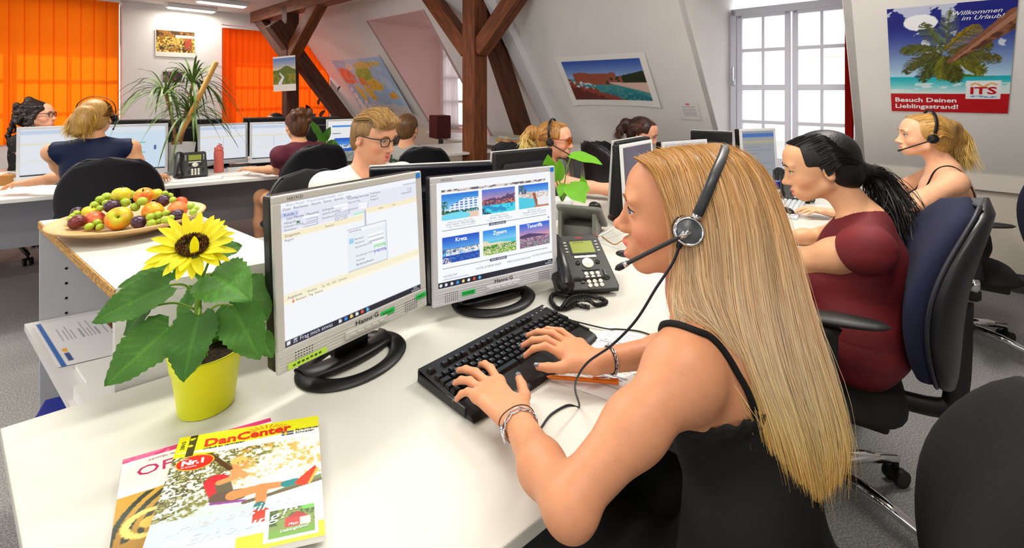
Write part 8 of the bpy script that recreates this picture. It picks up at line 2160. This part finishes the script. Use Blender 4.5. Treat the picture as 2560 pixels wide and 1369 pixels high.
# bay poster
p = Paint(120, 80, (.95, .94, .92), 1.6); r = p.rect(.06, .12, .94, .90); u = (p.u - .06) / .88; v = (p.v - .12) / .78; n1 = p.n(7, 3); n2 = p.n(24, 6)
p.put(r, p.grad((.62, .74, .90), (.20, .34, .68), .55, .9)); p.put(r & (v < .56), p.grad((.10, .42, .48), (.25, .62, .64), .12, .5)); p.put(r & (n2 > .52) & (v < .4) & (u > .3), (.30, .58, .58)); p.put(r & (v < .66 - .05 * np.abs(u - .3) + .1 * n1) & (v > .40 + .16 * (u > .5) * 0 - .1 * u + .1 * n2) & (u > .10) & (u < .66), (.62, .32, .24)); p.put(r & (v < .52 + .38 * (u - .45)) & (v > .42) & (u > .5) & (v < .88), (.16, .20, .10)); p.put(r & (v < .56 + .2 * (u - .4)) & (v > .44) & (u > .45) & (u < .72) & (n2 > .42), (.60, .34, .26))
p.put(r & (v < .46 - .05 * (u - .6)) & (v > .40 - .55 * (u - .62)) & (u > .55), (.88, .74, .68)); p.put(r & (v < .42 - .75 * u + .2 * n1), (.58, .26, .20)); p.put(r & (n2 > .60) & (u < .35) & (v < .5) & (v > .2), (.88, .90, .92)); p.put(r & (v < .30 - .8 * u + .2 * n2), (.40, .16, .12))
slope_print('poster', 'white-bordered poster of a rocky turquoise bay on the slanted wall', 'poster', p, -2.98, -1.95, 1.222, 1.73, bulge=.010, curl=.02)
# world map
p = Paint(120, 90, (.74, .86, .95), 1.35); n1 = p.n(6, 2); n2 = p.n(16, 4); p.put(p.rect(0, 0, 1, 1) & (n1 > .5), (.64, .80, .93))
land = [((.55, .70, .18, .16), (.62, .78, .35)), ((.62, .52, .16, .12), (.92, .80, .30)), ((.42, .56, .08, .10), (.90, .62, .35)), ((.42, .36, .09, .15), (.93, .84, .35)), ((.83, .30, .08, .08), (.95, .72, .25)), ((.22, .34, .07, .16), (.90, .84, .40)), ((.14, .68, .16, .15), (.95, .58, .45)), ((.30, .84, .07, .07), (.90, .92, .88)), ((.68, .86, .25, .06), (.85, .80, .45))]
for (cx, cy, rx, ry), c in land:
    p.put((((p.u - cx) / rx) ** 2 + ((p.v - cy) / ry) ** 2 + (n2 - .5) * 1.8 + (n1 - .5)) < .8, c); p.put(((((p.u - cx) / rx) ** 2 + ((p.v - cy) / ry) ** 2 + (n2 - .5) * 1.8) < .6) & (p.n(22, 9) > .56), tuple(np.clip(np.array(c) * (.95, .85, .8), 0, 1)))
p.put(p.rect(0, 0, 1, .06) | p.rect(0, .97, 1, 1), (.90, .91, .90)); p.put((p.v < .14) & (n2 > .45) & (p.u > .1), (.86, .88, .88))
slope_print('world_map', 'large curled world map on the slanted wall beside the pink-lit dormer', 'map', p, -7.75, -6.2, 1.02, 1.92, bulge=.03, curl=.05)
p = Paint(30, 40, (.92, .90, .89), .7); p.put(p.rect(.15, .2, .85, .75) & (np.sin(p.v * 70) > .2), (.75, .72, .74)); p.put(p.ell(.5, .88, .12, .07), (.93, .5, .62))
slope_print('note', 'small printed note pinned right of the rocky bay poster', 'note', p, -1.78, -1.60, 1.10, 1.27)
def ongable(px, py, off=.0):
    t = (px - 1280) / FOC; rr = RC + off; d = (BX.x * rr - t * BX.y * rr) / (t * NX.y - NX.x); q = W(d, rr, 0); return Vector((q.x, q.y, EYE - (py - HOR) / FOC * q.y))
def gable_print(name, label, cat, p, px0, py0, px1, py1, **k):
    a = ongable(px0, py1, .012); b = ongable(px1, py1, .012); b.z = a.z; c = ongable(px0, py0, .012); return plane_print(name, label, cat, p, a, b - a, Vector((0, 0, c.z - a.z)), z=.003, **k)
p = Paint(80, 60, (.93, .91, .86), 1.4); r = p.rect(.02, .18, .98, .97); n1 = p.n(10, 3); n2 = p.n(22, 7); p.put(r, (.28, .17, .06)); p.put(r & (n1 > .48), (.58, .38, .10)); p.put(r & (n2 > .56) & (p.v < .75), (.95, .80, .35)); p.put(p.rect(.3, .45, .62, .72) & (n2 > .4), (.80, .66, .30)); p.put(p.rect(.72, .3, .9, .7) & (n2 > .4), (.68, .26, .16)); p.put(p.rect(.5, .72, .98, .82), (.80, .78, .72)); p.put(p.rect(.1, .25, .9, .4) & (n2 > .62), (.3, .6, .5))
gable_print('wall_calendar', 'wall calendar with a golden night-market photo on the white wall', 'calendar', p, 388, 72, 488, 140)
p = Paint(40, 60, (.88, .86, .84), .7); p.put(p.rect(.02, .72, .98, .98), (.25, .16, .22)); p.put(p.rect(.02, .72, .98, .98) & (p.n(14, 3) > .5), (.55, .38, .42)); p.put(p.rect(.08, .1, .92, .68) & (np.sin(p.v * 60) > .3) & (np.sin(p.u * 44) > -.2), (.66, .64, .66))
gable_print('wall_calendar', 'small calendar with dark photo half hidden by the dracaena', 'calendar', p, 406, 176, 462, 285)
p = Paint(60, 90, (.94, .93, .90), .65); r = p.rect(.0, .2, 1, .95); p.put(r, p.grad((.95, .88, .70), (.35, .52, .80), .55, .95)); p.put(r & (p.v < .60 + .12 * np.exp(-((p.u - .6) / .25) ** 2)), (.36, .46, .18)); p.put(r & (p.v < .5) & (p.n(12, 2) > .5), (.55, .55, .15)); p.put(p.seg(.30, .22, .45, .40, .05, .03) | p.seg(.45, .40, .30, .52, .03, .015), (.88, .92, .95))
a = ray(684, 229, 6.15); b = ray(740, 226, 5.98); c = ray(682, 143, 6.15)
plane_print('wall_calendar', 'landscape calendar hanging on the timber post', 'calendar', p, a, b - a, c - a, z=.0)

# ------------------------------------------------------------------ curtains, power strip, window things
redc = translucent('red curtain cloth', (.58, .10, .08), (.75, .15, .10), .35)
def curtain(label, p0, run, z0, z1, m, folds=5, amp=.02):
    t = thing('curtain', label, 'curtain', p0); run = Vector(run); n = Vector((-run.y, run.x, 0)).normalized()
    def f(u, v): return tuple(run * (u * (1 - .12 * v)) + n * (amp * math.sin(u * 2 * PI * folds)) + Vector((0, 0, z0 - p0[2] + (z1 - z0) * v)))
    MB().grid(f, folds * 10, 8, thick=.002).build('cloth', m, t); return t
q0 = W(4.70, -.53, .72); curtain('dark red curtain drawn to the right of the big casement window', q0, W(4.56, -.47, .72) - q0, .72, 2.27, redc, 4, .016)
sheer = translucent('sheer curtain cloth', (.95, .93, .93), (.98, .96, .96), .6)
q0 = W(4.74, -5.86, .76); curtain('white sheer curtain in the pink-lit dormer', q0, W(4.74, -5.45, .76) - q0, .76, 2.3, sheer, 6, .02)
# houses across the street seen through the panes
hw = mat('street facade', (.98, .97, .95), .8); rfm = mat('tile roof', (.90, .80, .77), .8); gw_ = mat('far pane', (.82, .87, .92), .3)
hb = thing('building', 'pale house with red roof across the street behind the casement window', 'building', W(16, -1, -3))
def hbx(nm, d, r, z, s, m, par): o = MB().box((0, 0, 0), s).build(nm, m, par); o.location = W(d, r, z) - W(16, -1, -3); o.rotation_euler = (0, 0, math.atan2(BX.y, BX.x)); return o
wall_ = hbx('facade', 16, -1, -.8, (16, .6, 6.4), hw, hb); hbx('roof', 16.4, -1, 2.7, (16.4, 2.2, .8), rfm, hb); hbx('cornice', 15.7, -1, 2.25, (16.2, .3, .2), hw, hb)
for i in range(9):
    for zz in (.8, -1.2): hbx('house_window', 15.68, -8 + i * 1.7, zz, (.85, .08, 1.25), gw_, hb)
